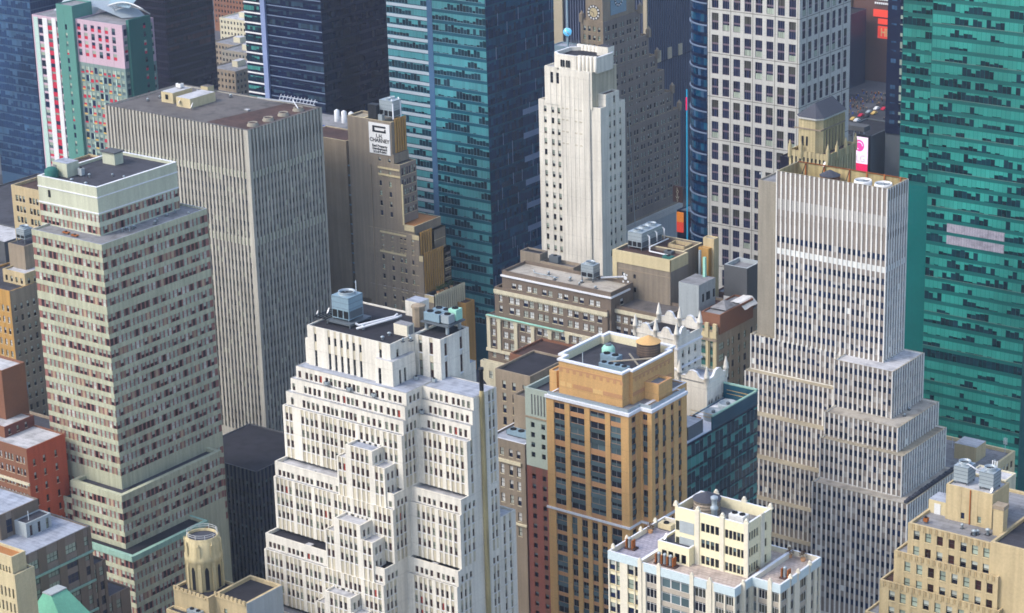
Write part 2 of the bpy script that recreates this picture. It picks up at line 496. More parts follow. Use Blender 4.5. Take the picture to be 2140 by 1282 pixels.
wstyle('hung_white', 'frame_dark', [(.5, [(0, 1, 'blind_white')]), (.25, [(0, .45, 'glass_navy'), (.45, 1, 'blind_white')]), (.25, [(0, 1, 'blind_pale')])], border=.06, rail=[.5], mull=1, sill='loft_cream')
wstyle('hung_pale', 'frame_dark', [(.4, [(0, .45, 'glass_black'), (.45, 1, 'blind_pale')]), (.35, [(0, .3, 'glass_brown'), (.3, 1, 'blind_sage')]), (.25, [(0, 1, 'glass_black')])], border=.08, rail=[.5], sill='loft_cream')
wstyle('tall_dark', 'frame_dark', [(1, [(0, 1, 'glass_black')])], border=.06, rail=[.33, .66])
wstyle('granite_pair', 'frame_mauve', [(.4, [(0, 1, 'glass_navy')]), (.3, [(0, .42, 'glass_navy'), (.42, 1, 'glass_olive')]), (.2, [(0, .35, 'blind_sage'), (.35, 1, 'glass_navy')])], border=.04, rail=[.5], mull=2, railw=.05)
wstyle('small_dark', None, [(.7, [(0, 1, 'glass_black')]), (.3, [(0, .5, 'glass_black'), (.5, 1, 'glass_slate')])])
wstyle('rib_window', None, [(.80, [(0, 1, 'glass_navy')]), (.10, [(0, .5, 'glass_navy'), (.5, 1, 'rib_brown_light')]), (.08, [(0, 1, 'rib_brown_light')]), (.02, [(0, 1, 'blind_white')])])
wstyle('condo', 'frame_grey', [(.5, [(0, 1, 'glass_black')]), (.3, [(0, .5, 'glass_slate'), (.5, 1, 'glass_black')]), (.2, [(0, 1, 'glass_slate')])], border=.05, mull=1)
wstyle('condo_grey', 'frame_grey', [(.7, [(0, 1, 'glass_slate')]), (.3, [(0, 1, 'glass_black')])], border=.04, mull=2)
wstyle('loft_group', 'frame_white', [(.5, [(0, 1, 'glass_olive')]), (.3, [(0, 1, 'glass_black')]), (.2, [(0, 1, 'glass_slate')])], border=.05, rail=[.88], mull=2, railw=.02)
wstyle('loft_four', 'frame_white', [(.6, [(0, 1, 'glass_olive')]), (.4, [(0, 1, 'glass_black')])], border=.03, mull=3)
wstyle('green_trio', 'frame_dark', [(.5, [(0, .4, 'glass_green'), (.4, 1, 'blind_pale')]), (.5, [(0, .6, 'glass_green'), (.6, 1, 'blind_sage')])], border=.05, mull=2, rail=[.5])
wstyle('office_trio', 'frame_dark', [(.5, [(0, 1, 'glass_navy')]), (.5, [(0, 1, 'blind_sage')])], border=.05, mull=2, rail=[.5])
wstyle('hotel', None, [(.45, [(0, .5, 'glass_slate'), (.5, 1, 'blind_sage')]), (.3, [(0, 1, 'glass_navy')]), (.25, [(0, .4, 'red_panel'), (.4, 1, 'blind_sage')])])
wstyle('hotel_red', None, [(.45, [(0, .5, 'red_panel'), (.5, 1, 'blind_sage')]), (.3, [(0, .5, 'glass_navy'), (.5, 1, 'glass_slate')]), (.25, [(0, .5, 'red_panel'), (.5, 1, 'glass_navy')])])

hm = bpy.data.materials.new('haze_air'); hm.use_nodes = True; hn = hm.node_tree; hn.nodes.clear()
ho = hn.nodes.new('ShaderNodeOutputMaterial'); hv = hn.nodes.new('ShaderNodeVolumePrincipled')
hv.inputs['Color'].default_value = (.70, .82, 1.0, 1); hv.inputs['Density'].default_value = 0.00007; hv.inputs['Anisotropy'].default_value = 0.2
hn.links.new(hv.outputs[0], ho.inputs['Volume']); MATS['haze_air'] = hm

wstyle('hung_sage', 'frame_dark', [(.3, [(0, .4, 'glass_black'), (.4, 1, 'blind_pale')]), (.35, [(0, 1, 'blind_sage')]), (.2, [(0, .6, 'glass_black'), (.6, 1, 'blind_pale')]), (.15, [(0, 1, 'glass_brown')])], border=.07, rail=[.5], sill='cream_stone')
# ================= green banded tower =================
b = Building('office_tower', 'pale green concrete tower with ribbons of red framed windows', -453.3, 416.2)
RB = dict(pier='red_mullion', spand='green_concrete', pd=.12, sdp=0.0, wd=.22, style='ribbon_red')
r1 = [(133.2 - 3.4 * i - (.95 if i > 4 else 0) - 2.1, 133.2 - 3.4 * i - (.95 if i > 4 else 0)) for i in range(19)]
r1b = r1 + downto(64.5, 30, 3.4, 2.1)
b.vol(-480.3, -453.3, 416.2, 456, 0, 134.9, 'green_concrete', S=dict(cols=even(-480.3, -453.3, 1.62, 1.14, 1.0, .12), rows=r1b, zb=40, **RB),
      E=dict(cols=even(416.2, 456, 1.55, 1.1, .12, .9), rows=r1b, zb=40, **RB), roof='roof_grey', par=.5, cop='roof_blue')
r2 = [(138.1, 140.1), (134.7, 136.8)]
b.vol(-483.3, -460.4, 422.6, 452.8, 134, 147.9, 'green_concrete_pale', S=dict(cols=even(-483.3, -460.4, 1.55, 1.1, .9, .1), rows=r2, **dict(RB, spand='green_concrete_pale')),
      E=dict(cols=even(422.6, 452.8, 1.5, 1.06, .1, .1), rows=r2, **dict(RB, spand='green_concrete_pale')), roof='roof_dark', par=.8, pt=.7, cop='white_ledge')
mb = MB()
for z in (144.9, 140.5): mb.box(-483.4, -460.25, 422.45, 422.6, z, z + .3, 'white_ledge'); mb.box(-460.4, -460.25, 422.6, 452.8, z, z + .3, 'white_ledge')
mb.box(-479.5, -478.6, 422.5, 422.6, 142.4, 144.4, 'dark_void')
b.part('ledge', mb)
r3 = down(64.1, 4, 3.4, 2.1)
b.vol(-468.6, -448.6, 411.4, 450.4, 0, 66, 'green_concrete', S=dict(cols=even(-468.6, -448.6, 1.6, 1.12, .3, .1), rows=r3, zb=49, **RB),
      E=dict(cols=even(411.4, 450.4, 1.55, 1.1, .1, .5), rows=r3, zb=49, **RB), roof='roof_dark', par=1.0, pt=1.3)
r4 = downto(49.4, 22, 3.4, 2.1)
b.vol(-475, -442.2, 407.6, 436.7, 0, 51.2, 'green_concrete', S=dict(cols=even(-475, -442.2, 1.6, 1.12, .3, .1), rows=r4, zb=22, **RB),
      E=dict(cols=even(407.6, 436.7, 1.55, 1.1, .1, .3), rows=r4, zb=22, **RB), roof='roof_black', par=.9, pt=.9, cop='mint_copper')
mb = MB(); mb.box(-475, -442.0, 407.3, 407.6, 49.7, 51.25, 'mint_copper'); mb.box(-442.2, -441.95, 407.3, 436.7, 49.7, 51.25, 'mint_copper'); b.part('fascia', mb)
r5 = downto(59, 30, 3.4, 2.1)
b.vol(-478.3, -468.6, 411.4, 416.2, 0, 60.5, 'green_concrete', S=dict(cols=even(-478.3, -468.6, 1.6, 1.0, .9, .3), rows=r5, zb=30, **RB), roof='roof_black', par=.5)
b.box('bulkhead', -482.0, -476.4, 427.2, 431.6, 147.1, 151.0, 'green_concrete_pale', 'roof_blue')
b.box('door', -481.7, -480.4, 427.1, 427.2, 147.1, 150.2, 'frame_grey')
b.box('stair_bulkhead', -479.2, -474.4, 443.0, 446.2, 147.1, 150.4, 'green_concrete_pale')
b.box('overhang', -479.6, -474.0, 442.6, 446.6, 150.4, 150.75, 'grey_dark')

# ================= ribbed concrete tower =================
b = Building('office_tower', 'tall tan ribbed concrete slab tower behind the green banded tower', -516.3, 540)
X, Y = -516.3, 540.0
RC = dict(pier='rib_concrete', spand='rib_spandrel', pd=0.0, sdp=.36, wd=.45, style='rib_dark')
rr = downto(113.2, 25, 3.53, 1.7)
rr = [r for r in rr if not 90.2 < r[0] < 93.5]
rr += [(113.4, 115.6, 'rib_spandrel_light'), (90.8, 93.4, 'rib_spandrel_light'), (121.0, 125.0, 'rib_spandrel')]
b.vol(X - 64.8, X, Y, Y + 35.6, 0, 129.7, 'rib_concrete', S=dict(cols=[(c[0], c[1]) for c in even(X - 64.8, X, 1.6, .86, .5, 1.6)], rows=rr, zb=25, **RC),
      E=dict(cols=even(Y, Y + 35.6, 1.62, .88, 1.0, .5), rows=rr, zb=25, **RC), roof='roof_taupe', par=.3, pt=1.2, cop='roof_taupe')
b.box('bulkhead', -568.6, -563.2, 554.3, 563.5, 129.3, 133.0, 'cream_stone', 'roof_pale')
b.box('machine_room', -559.8, -553.4, 552.4, 564.4, 129.3, 132.6, 'cream_stone', 'roof_pale')
b.box('vent_house', -566.5, -563.3, 571.0, 574.0, 129.3, 131.6, 'cream_stone', 'roof_taupe')
mb = MB(); mb.box(-566.6, -565.4, 554.15, 554.3, 130.6, 132.2, 'dark_void'); b.part('window', mb)
mb = MB(); mb.poly([(X - 20, Y + 1.4, 129.52), (X - 1.4, Y + 1.4, 129.52), (X - 1.4, Y + 34, 129.52), (X - 14, Y + 34, 129.52)], 'roof_rust'); b.part('sunken_deck', mb)

# ================= white setback ziggurat =================
b = Building('office_building', 'white stepped ziggurat block with maroon windows and black tar roof', -317.4, 400)
WP = dict(pier='white_stone', spand='white_stone_dirty', pd=0.0, sdp=.14, wd=.34, style='hung_brown')
WF = dict(pier='white_stone', spand='white_stone', pd=0.0, sdp=0.0, wd=.3, style='hung_brown')
XE, XN, XW = -317.4, -332.2, -368.8
cw = at(.92, -364.8, -362.6, -361.2, -359.7, -358.3, -356.3, -355.0, -353.7, -352.4, -350.6, -349.3, -348.0, -346.7, -344.4, -342.7, -341.0, -339.3, -337.2, -335.6, -334.1)
cshaft = at(.92, -367.6, -366.3) + cw[1:]
ce = at(.86, -328.9, -327.4, -325.9, -324.4, -322.1, -320.6, -319.1, -317.4 + -.9)
ce = at(.86, -329.7, -328.2, -326.8, -325.3, -323.3, -321.8, -320.4, -318.9)
def ezone(y0, y1): return [c for c in at(.86, y0 + 1.5, y0 + 2.9, y0 + 4.3) if c[1] < y1]
# top block with tall dark slots
TZ = 135.1
ts = at(.78, -361.6, -357.3, -355.4, -353.5, -351.6, -349.7, -347.7, -341.6)
b.vol(-364.0, -338.6, 396.6, 417, 124, TZ, 'white_stone', S=dict(cols=ts, rows=[(131.3, 133.3), (124.7, 129.2)], **dict(WP, style='tall_dark', sdp=.1)),
      E=dict(cols=at(.9, 399.2), rows=[(131.3, 133.2)], **WF), roof='roof_black', par=.35, pt=.3)
b.vol(-365.4, -364.0, 397.2, 415, 124, 131.4, 'white_stone', roof='roof_pale', par=.3)
b.vol(-342.6, -337.4, 395.7, 404.0, 124, 131.3, 'white_stone', S=dict(cols=at(.85, -341.3), rows=[(124.7, 129.1)], **dict(WF, style='tall_dark')),
      E=dict(cols=at(.8, 398.4, 400.2), rows=[(124.9, 128.6)], **dict(WF, style='tall_dark')), roof='roof_pale', par=.0)
b.vol(-338.55, -330.8, 405.3, 416.0, 124, TZ, 'white_stone', S=dict(cols=at(1.1, -336.8, -333.6), rows=[(131.0, 133.9), (124.9, 129.0)], **dict(WP, style='hung_brown')),
      E=dict(cols=at(1.1, 407.3, 413.0), rows=[(130.6, 133.6), (124.9, 129.2)], **dict(WP, style='hung_brown', spand='granite')), roof='roof_black', par=.35, pt=.3)
# levels: west part and east wing (z top, west x, front y west, front y east, rows)
LV = [(125.3, -365.9, 394.0, 400.0, (122.45, 124.2)), (122.2, -367.2, 393.3, 399.4, (119.15, 121.0)), (118.9, -368.2, 392.5, 398.6, (115.75, 117.7))]
for li, (zt, xw, yw, yv, rw) in enumerate(LV):
    zn = LV[li + 1][0] if li < 2 else 115.5
    rf = 'roof_blue' if zt > 125 else 'roof_pale'
    b.vol(xw, XN, yw, 420, zn, zt, 'white_stone', S=dict(cols=[c for c in (cw if xw > -366 else cshaft) if c[0] > xw + .3], rows=[rw], **WF), E=dict(cols=ezone(yw, yw + 6), rows=[rw], **WF), roof=rf, par=.12, pt=.25, cop='frame_grey')
    b.vol(XN, XE, yv, 408.6, zn, zt, 'white_stone', S=dict(cols=ce, rows=[rw], **WF), E=dict(cols=at(.8, 405.9, 407.3), rows=[rw], **WP), roof=rf, par=.12, pt=.25, cop='frame_grey')
eE = lambda y: [c for c in at(.85, y + 1.7, y + 3.3, y + 4.9) if c[1] < 400.6] + at(.8, 405.9, 407.3)
sh = [(115.5, 103.5, 391.7, 397.0), (98.6, 86.5, 387.4, 393.6), (81.3, 69.5, 382.9, 391.6), (64.2, 45, 379.2, 389.6)]
for k, (zt, zb, yw, yv) in enumerate(sh):
    zlow = (102.3, 85.2, 68.0, 0)[k]; ylow, vlow = (sh[k + 1][2] + .7, sh[k + 1][3] + .6) if k < 3 else (0, 0)
    rws = downto(zt - 1.75, zb - .6 if k < 3 else zb, 3.42, 1.85)
    b.vol(XW - (.3 * k), XN, yw, 420, zlow, zt, 'white_stone', S=dict(cols=cshaft if k == 0 else groups(XW - .3 * k, XN, 6.05, 4, 1.36, .92, .2, .2), rows=rws, **WP),
          E=dict(cols=ezone(yw, 400), rows=rws, **WP), roof='roof_pale', par=.15, pt=.3)
    b.vol(XN, XE, yv, 408.6, zlow, zt, 'white_stone', S=dict(cols=ce, rows=rws, **WP), E=dict(cols=eE(yv), rows=rws, **WP), roof='roof_pale', par=.15, pt=.3)
    if k < 3:                                            # the step below each shaft: terrace parapet and a row of square windows
        z2 = zlow; y2, v2 = ylow, vlow; zn = sh[k + 1][0]
        rf = ('roof_pale', 'roof_black', 'roof_grey')[k]
        g2 = groups(XW - .3 * k, XN, 6.05, 4, 1.36, .92, .2, .2)
        b.vol(XW - .25 * (k + 1), XN, y2, 420, zn, z2, 'white_stone', S=dict(cols=g2, rows=[(z2 - 3.5, z2 - 1.95)], **WF), E=dict(cols=ezone(y2, 400), rows=[(z2 - 3.5, z2 - 1.95)], **WF), roof=rf, par=.9, pt=.35)
        b.vol(XN, XE, v2, 408.6, zn, z2, 'white_stone', S=dict(cols=ce, rows=[(z2 - 3.4, z2 - 1.8)], **WF), E=dict(cols=at(.85, v2 + 1.6, v2 + 3.2, v2 + 4.8) + at(.8, 405.9, 407.3), rows=[(z2 - 3.4, z2 - 1.8)], **WF), roof=rf, par=.9, pt=.35)
        # projecting bay with a lower shoulder on each side
        yb = y2 - .4; zt2 = (111.8, 94.7, 77.4)[k]; back = sh[k][2]
        ba = at(.92, -344.2, -342.75, -341.3, -339.85)
        rb = downto(zt2 - 1.5, z2 - 1, 3.42, 1.85)
        b.vol(-346.0 - .8 * k, -337.9 - .8 * k, yb, back + .4, z2 - 4, zt2, 'white_stone', S=dict(cols=[(c[0] - .8 * k + .3, c[1] - .8 * k + .3) for c in ba], rows=rb, **WP), E=dict(cols=at(.8, yb + 1.4, yb + 2.9), rows=[r for r in rb[:1]], **WF), roof='roof_pale' if k else 'roof_blue', par=.5, pt=.4)
        zs = zt2 - 3.5; rb = downto(zs - 1.5, z2 - 1, 3.42, 1.85)
        for x0, x1, cc in ((-348.9, -346.0, at(.92, -348.0, -346.7)), (-337.9, -334.4, at(.92, -336.9, -335.4))):
            b.vol(x0 - .8 * k, x1 - .8 * k, yb + .02, back + .4, z2 - 4, zs, 'white_stone', S=dict(cols=[(c[0] - .8 * k, c[1] - .8 * k) for c in cc], rows=rb, **WP), E=dict(cols=at(.8, yb + 1.3, yb + 2.8), rows=rb, **WF) if x0 > -340 else None, roof='roof_pale', par=.35, pt=.3)
b.vol(XE - 8.0, XE - .02, 408.6, 414.6, 0, 92.5, 'white_stone', E=dict(cols=at(.85, 410.2, 412.4), rows=downto(90.4, 40, 3.42, 1.85), zb=40, **WP), roof='roof_pale', par=.5)
mb = MB(); mb.lathe(-317.0, 402.6, [(.62, 60), (.62, 125.0), (.5, 126.4)], 'flue_stain', 12); mb.lathe(-317.0, 402.6, [(.5, 126.4), (.5, 131.2), (.62, 131.2), (.62, 131.9), (.3, 131.9)], 'black_metal', 12); b.part('flue', mb)
b.box('stair_bulkhead', -349.5, -345.4, 415.6, 419.5, TZ - .4, TZ + 3.4, 'white_stone', 'roof_blue')
b.box('lift_bulkhead', -343.2, -339.2, 403.6, 406.2, TZ - .4, TZ + 2.3, 'cream_pier', 'roof_grey')
b.box('door', -339.2, -339.1, 404.2, 405.7, TZ - .35, TZ + 2.0, 'frame_grey')
mb = MB(); mb.lathe(-342.0, 411.4, [(1.5, TZ - .4), (1.5, TZ + 4.2), (1.75, TZ + 4.2), (1.75, TZ + 4.7), (.2, TZ + 5.2)], 'tan_brick_old', 8, False); b.part('chimney', mb)

# ================= orange brick hotel tower =================
b = Building('hotel_tower', 'orange brick apartment tower with white cornice and open walled rooftop', -309.2, 450)
X, Y, Z = -309.2, 450.0, 106.8
OP = dict(pier='orange_brick', spand='terracotta', pd=0.0, sdp=.18, wd=.36, style='condo')
cS = [(-331.7, -328.4), (-326.9, -322.4), (-320.8, -316.2), (-314.7, -311.5)]
def orow(top, seq):
    out = []; z = top
    for kind, h in seq:
        if kind == 'w': out.append((z - h, z))
        elif kind == 'p': out.append((z - h, z, 'glass_slate'))
        z -= h
    return out
R1 = [(103.7, 105.2)]
for zt in (102.5, 93.7, 85.1): R1 += orow(zt, [('w', 1.7), ('p', 1.2), ('w', 1.6), ('p', 1.3), ('w', 1.5)])
R2 = []
for k in range(12): R2 += orow(75.3 - 5.7 * k, [('w', 1.8), ('p', 1.2), ('w', 1.7)])
R2 = [r for r in R2 if r[0] > 8]
cS2 = [(-331.6, -328.3), (-326.8, -325.1), (-323.7, -321.9), (-320.6, -318.8), (-317.6, -315.9), (-314.6, -311.5)]
b.vol(-334.0, X, Y, 476, 76.9, Z, 'orange_brick', S=dict(cols=cS, rows=R1, **OP), E=dict(cols=at(1.9, 452.3), rows=R1, **OP), roof='roof_grey', par=.3, pt=.5, cop='white_ledge')
b.vol(-334.0, X, Y, 476, 0, 76.9, 'orange_brick', S=dict(cols=cS2, rows=R2, zb=8, **OP), E=dict(cols=at(1.9, 452.3), rows=R2, zb=8, **OP), top=False)
cE = [(456.7, 458.4), (460.1, 461.6), (463.8, 465.1), (467.2, 468.6)]
b.vol(X - .02, -305.95, 455.2, 471, 0, Z, 'orange_brick', S=dict(cols=[(-308.6, -307.2)], rows=R1 + R2, zb=8, **OP), E=dict(cols=cE, rows=R1 + R2, zb=8, **OP), roof='roof_grey', par=.3, pt=.5, cop='white_ledge')
mb = MB()
for z, t, o in ((Z - .75, .8, .32), (76.2, .55, .35)):
    mb.box(-334.3, X + .3, Y - o, Y, z, z + t, 'white_ledge'); mb.box(X, X + .3, Y, 455.2 - o, z, z + t, 'white_ledge')
    mb.box(X, -305.6, 455.2 - o, 455.2, z, z + t, 'white_ledge'); mb.box(-305.95, -305.6, 455.2, 471, z, z + t, 'white_ledge')
b.part('cornice', mb)
# open-topped rooftop screen
w = MB(); PZ0, PZ1 = Z - .4, 115.6
ring = [(-332.3, 453.3), (-313.2, 453.3), (-313.2, 456.4), (-312.2, 456.4), (-312.2, 473.6), (-313.4, 473.6), (-313.4, 476.7), (-333.2, 476.7), (-333.2, 474.0), (-334.2, 474.0), (-334.2, 456.4), (-332.3, 456.4)]
n = len(ring)
cx, cy = -323, 465
def inset(p, t):
    return (p[0] + (t if p[0] < cx else -t), p[1] + (t if p[1] < cy else -t))
inn = [inset(p, .55) for p in ring]; out_ = [inset(p, -.3) for p in ring]
for i in range(n):
    a, c = ring[i], ring[(i + 1) % n]; ai, ci = inn[i], inn[(i + 1) % n]; ao, co = out_[i], out_[(i + 1) % n]
    w.poly([(*a, PZ0), (*c, PZ0), (*c, PZ1 - .5), (*a, PZ1 - .5)], 'orange_brick')
    w.poly([(*ai, Z + 2), (*ci, Z + 2), (*ci, PZ1 - .5), (*ai, PZ1 - .5)], 'cream_brick')
    w.poly([(*ao, PZ1 - .5), (*co, PZ1 - .5), (*co, PZ1), (*ao, PZ1)], 'white_ledge'); w.poly([(*ao, PZ1 - .5), (*co, PZ1 - .5), (*a, PZ1 - .5), (*c, PZ1 - .5)][:2] + [(*c, PZ1 - .5), (*a, PZ1 - .5)], 'white_ledge')
    w.poly([(*ai, PZ1 - .5), (*ci, PZ1 - .5), (*ci, PZ1), (*ai, PZ1)], 'white_ledge')
    w.poly([(*ao, PZ1), (*co, PZ1), (*ci, PZ1), (*ai, PZ1)], 'white_ledge')
w.poly([(*p, Z + 6.4) for p in inn], 'roof_dark')
b.part('rooftop_screen', w)
mb = MB()
for k in range(10):
    u = -331.6 + k * 2.02; mb.box(u - .45, u + .45, 453.24, 453.3, 112.3 if k % 2 else 112.3, 113.2, 'terracotta')
mb.box(-332.3, -313.2, 453.25, 453.3, 113.2, 113.6, 'terracotta')
for u0, u1, m in ((-331.9, -330.4, 'orange_pale'), (-329.9, -328.4, 'orange_pale'), (-328.0, -322.0, 'terracotta'), (-322.0, -319.0, 'orange_pale'), (-319.0, -313.2, 'terracotta')):
    mb.box(u0, u1, 453.24, 453.3, 108.6, 109.7, m)
for k in range(9): mb.box(-312.2, -312.14, 457.3 + k * 1.85, 458.1 + k * 1.85, 112.3, 113.1, 'terracotta')
mb.box(-312.2, -312.14, 456.4, 473.6, 113.2, 113.6, 'terracotta'); mb.box(-312.2, -312.14, 456.4, 473.6, 108.6, 109.6, 'terracotta')
b.part('brick_trim', mb)
b.vol(-312.15, -308.0, 461.5, 467.6, Z - .3, Z + 4.2, 'orange_brick', roof='roof_grey', par=.6, pt=.5, cop='terracotta')
b.vol(-336.2, -334.0, 454.6, 459.5, 0, Z + 4.6, 'orange_brick', roof='roof_grey', par=.4)
mb = MB()
for x0, x1, y0, y1 in ((-333.6, -309.6, 450.35, 450.42), (-309.6, -309.53, 450.4, 455.5), (-309.6, -306.4, 455.6, 455.67), (-306.4, -306.33, 455.6, 470.8)): mb.box(x0, x1, y0, y1, Z, Z + .9, 'galvanised')
b.part('railing', mb)

# ================= cream rooftop apartment block =================
b = Building('apartment_block', 'cream brick apartment block with wide paved roof terrace and penthouse', -204.4, 330)
X, Y, Z = -204.4, 330.0, 135.3
CP = dict(pier='cream_pier', spand='taupe_panel', pd=0.0, sdp=.2, wd=.34, style='loft_group')
rz = downto(133.5, 92, 2.85, 1.9)
cZ = [(-223.4, -221.0), (-220.2, -213.9), (-213.0, -210.5), (-208.6, -206.7), (-206.4, -204.7)]
b.vol(-224.9, X, Y, 349.7, 0, Z, 'cream_pier', S=dict(cols=cZ, rows=rz, zb=92, **CP), E=dict(cols=at(1.6, 331.3, 334.2), rows=rz, zb=92, **CP), roof='paver_pink', par=1.0, pt=.32, cop='white_ledge')
cZ2 = [(-232.0, -230.7), (-230.5, -229.7), (-228.0, -226.6), (-226.4, -225.3)]
b.vol(-232.3, -224.9, 330.9, 349.7, 0, Z, 'cream_pier', S=dict(cols=cZ2, rows=rz, zb=92, **dict(CP, spand='cream_brick', style='hung_dark')), roof='paver_blue', par=1.0, pt=.32, cop='white_ledge')
b.vol(X, -198.5, 335.7, 350.0, 0, Z, 'cream_pier', S=dict(cols=[(-204.1, -203.4), (-203.1, -201.2), (-200.3, -198.8)], rows=rz, zb=92, **CP),
      E=dict(cols=[(336.1, 338.4), (339.4, 340.8), (342.6, 345.2), (346.6, 347.8), (348.7, 349.6)], rows=rz, zb=92, **CP), roof='paver_pink', par=1.0, pt=.32, cop='white_ledge')
mb = MB()
for u0, u1 in ((-232.3, -225.1), (-223.8, -220.9), (-220.1, -213.7), (-213.1, -210.3), (-208.8, -204.35)):
    y = 330.0 if u0 > -225 else 330.9
    mb.box(u0, u1, y - .06, y, 133.65, Z - .02, 'pale_blue_panel')
mb.box(X, X + .06, 330.0, 332.0, 133.65, Z - .02, 'pale_blue_panel'); mb.box(X, X + .06, 333.0, 335.7, 133.65, Z - .02, 'pale_blue_panel')
mb.box(X + .1, -201.0, 335.64, 335.7, 133.65, Z - .02, 'pale_blue_panel'); mb.box(-200.2, -198.5, 335.64, 335.7, 133.65, Z - .02, 'pale_blue_panel')
for v0, v1 in ((335.64, 338.9), (339.5, 341.4), (342.2, 345.6), (346.2, 350)): mb.box(-198.5, -198.44, v0, v1, 133.65, Z - .02, 'pale_blue_panel')
b.part('parapet_panel', mb)
def finial(mb, x, y, z, s=1.0):
    mb.box(x - .7 * s, x + .7 * s, y - .3 * s, y + .3 * s, z, z + .5 * s, 'cream_pier'); mb.box(x - .48 * s, x + .48 * s, y - .28 * s, y + .28 * s, z + .5 * s, z + 1.0 * s, 'cream_pier'); mb.lathe(x, y, [(.42 * s, z + 1.0 * s), (.34 * s, z + 1.3 * s), (.02, z + 1.5 * s)], 'cream_pier', 8)
PILS = [(-224.6, 330.0), (-220.5, 330.0), (-213.4, 330.0), (-209.6, 330.0), (-204.2, 332.5), (-200.6, 335.7), (-198.5, 339.2), (-198.5, 341.9), (-198.5, 346), (-232.2, 332.5), (-232.2, 337), (-232.2, 341.6), (-232.2, 346.5), (-211.5, 349.8), (-205.0, 349.8), (-218, 349.8), (-226, 349.8)]
for x, y in PILS:
    m2 = MB()
    if y < 349: m2.box(x - .4, x + .4, y - .16, y + .3, 92, Z, 'cream_pier') if x > -231 and x < -199 else None
    finial(m2, x, y, Z - .02, .6); b.part('pilaster', m2)
ZP = 134.3
rp = [(141.0, 142.7), (137.8, 139.5), (134.6, 136.3)]
cp = even(-216.0, -211.8, 1.02, .82, .1, .1) + even(-210.9, -206.5, .86, .7, .1, .1)
b.vol(-221.4, -206.3, 336.8, 345.5, ZP, 144.6, 'cream_brick', S=dict(cols=cp, rows=rp, **dict(CP, pier='cream_brick', spand='cream_brick', sdp=0, style='small_dark', wd=.2)),
      E=dict(cols=even(337.6, 341.2, .85, .66, .1, .1) + at(.7, 343.6), rows=rp, **dict(CP, pier='cream_brick', spand='cream_brick', sdp=0, style='small_dark', wd=.2)), roof='roof_grey', par=2.0, pt=.35, cop='white_ledge')
mb = MB()
for x in (-216.6, -211.35, -206.25): mb.box(x - .45, x + .45, 336.62, 336.8, ZP, 144.9, 'cream_pier')
mb.box(-206.3, -206.1, 336.8, 337.5, ZP, 144.9, 'cream_pier'); mb.box(-206.3, -206.1, 341.6, 342.8, ZP, 144.9, 'cream_pier')
b.part('pilaster', mb)
for x, y in ((-221.3, 337), (-216.6, 337), (-211.35, 337), (-206.4, 337.1), (-206.4, 345.3), (-212, 345.4), (-218, 345.4)):
    m2 = MB(); finial(m2, x, y, 144.6, .75); b.part('finial', m2)
mb = MB()
for zz in (139.8, 136.6): mb.box(-220.4, -217.3, 336.74, 336.8, zz, zz + 2.3, 'grey_render'); mb.box(-221.2, -220.5, 336.74, 336.8, zz + .3, zz + 2.1, 'glass_olive')
b.part('infill_panel', mb)
b.vol(-224.0, -217.2, 335.0, 343.0, ZP, 137.9, 'cream_brick', S=dict(cols=even(-223.4, -217.6, 1.3, 1.05, .1, .1), rows=[(134.5, 136.3)], **dict(CP, pier='cream_brick', spand='cream_brick', sdp=0, style='small_dark', wd=.2)), roof='roof_dark', par=.4, cop='white_ledge')

# ================= white ribbed stepped tower =================
b = Building('office_tower', 'stepped tower of white vertical ribs over brown spandrels in front of the green glass tower', -298.9, 560)
QP = dict(pier='rib_white', spand='rib_brown', pd=0.0, sdp=.2, wd=.3, style='rib_window')
F = 3.47
rq = downto(119.4, 30, F, 1.75)
rq = [r if not (112.9 < r[0] < 114.6) else (r[0], r[1], 'blind_white') for r in rq]
rtop = rq + [(127.2, 130.4, 'rib_brown_light'), (134.6, 137.6, 'rib_brown'), (123.4, 125.4, 'rib_brown')]
X = -298.9
rib = lambda a0, a1: even(a0, a1, 1.52, 1.04, .12, .12)
b.vol(-333.9, X, 560, 572, 88, 138.3, 'rib_white', S=dict(cols=rib(-333.9, X), rows=rtop, **QP), E=dict(cols=even(560, 572, 1.4, .9, .15, .15), rows=rtop, **QP), roof='roof_tan', par=5.0, pt=.4, cop='rust_ledge', inn='well_lining')
b.vol(-340.9, -333.9, 562.0, 580, 88, 134.2, 'slab_tan', roof='roof_grey', par=.4)
b.vol(-342, X, 560.02, 571.9, 0, 88.6, 'rib_white', S=dict(cols=rib(-342, X), rows=rq, zb=60, **QP), roof='roof_tan', par=.4, cop='rust_ledge')
st = [(88.6, -311.1, -292.7, 553.9, 572.4, 'roof_pale', 74), (75.2, -310.5, -287.5, 547.9, 572, 'roof_gravel', 67), (68.5, -310.2, -284.4, 545.0, 571, 'roof_tan', 55), (56.8, -310.1, -280.3, 540.9, 570.5, 'roof_gravel', 22)]
for zt, x0, x1, y0, y1, rf, zb in st:
    rw = [(zt - .9 - F * i - 1.75, zt - .9 - F * i) for i in range(1 if False else 0, int((zt - zb) / F) + 1)]
    rw = [(a - .6, c - .6) for a, c in rw if a > zb]
    if zt in (75.2, 68.5) or zt == 88.6:
        pass
    if zt == 68.5: rw = [r if i != len(rw) - 1 else (r[0], r[1], 'blind_white') for i, r in enumerate(rw)]
    b.vol(x0, x1, y0, y1, 0, zt, 'rib_white', S=dict(cols=rib(x0, x1), rows=rw, zb=zb - 4, **QP), E=dict(cols=even(y0, y1, 1.45, .95, .15, .15), rows=rw, zb=zb - 4, **QP), roof=rf, par=.4, pt=.35, cop='rust_ledge')
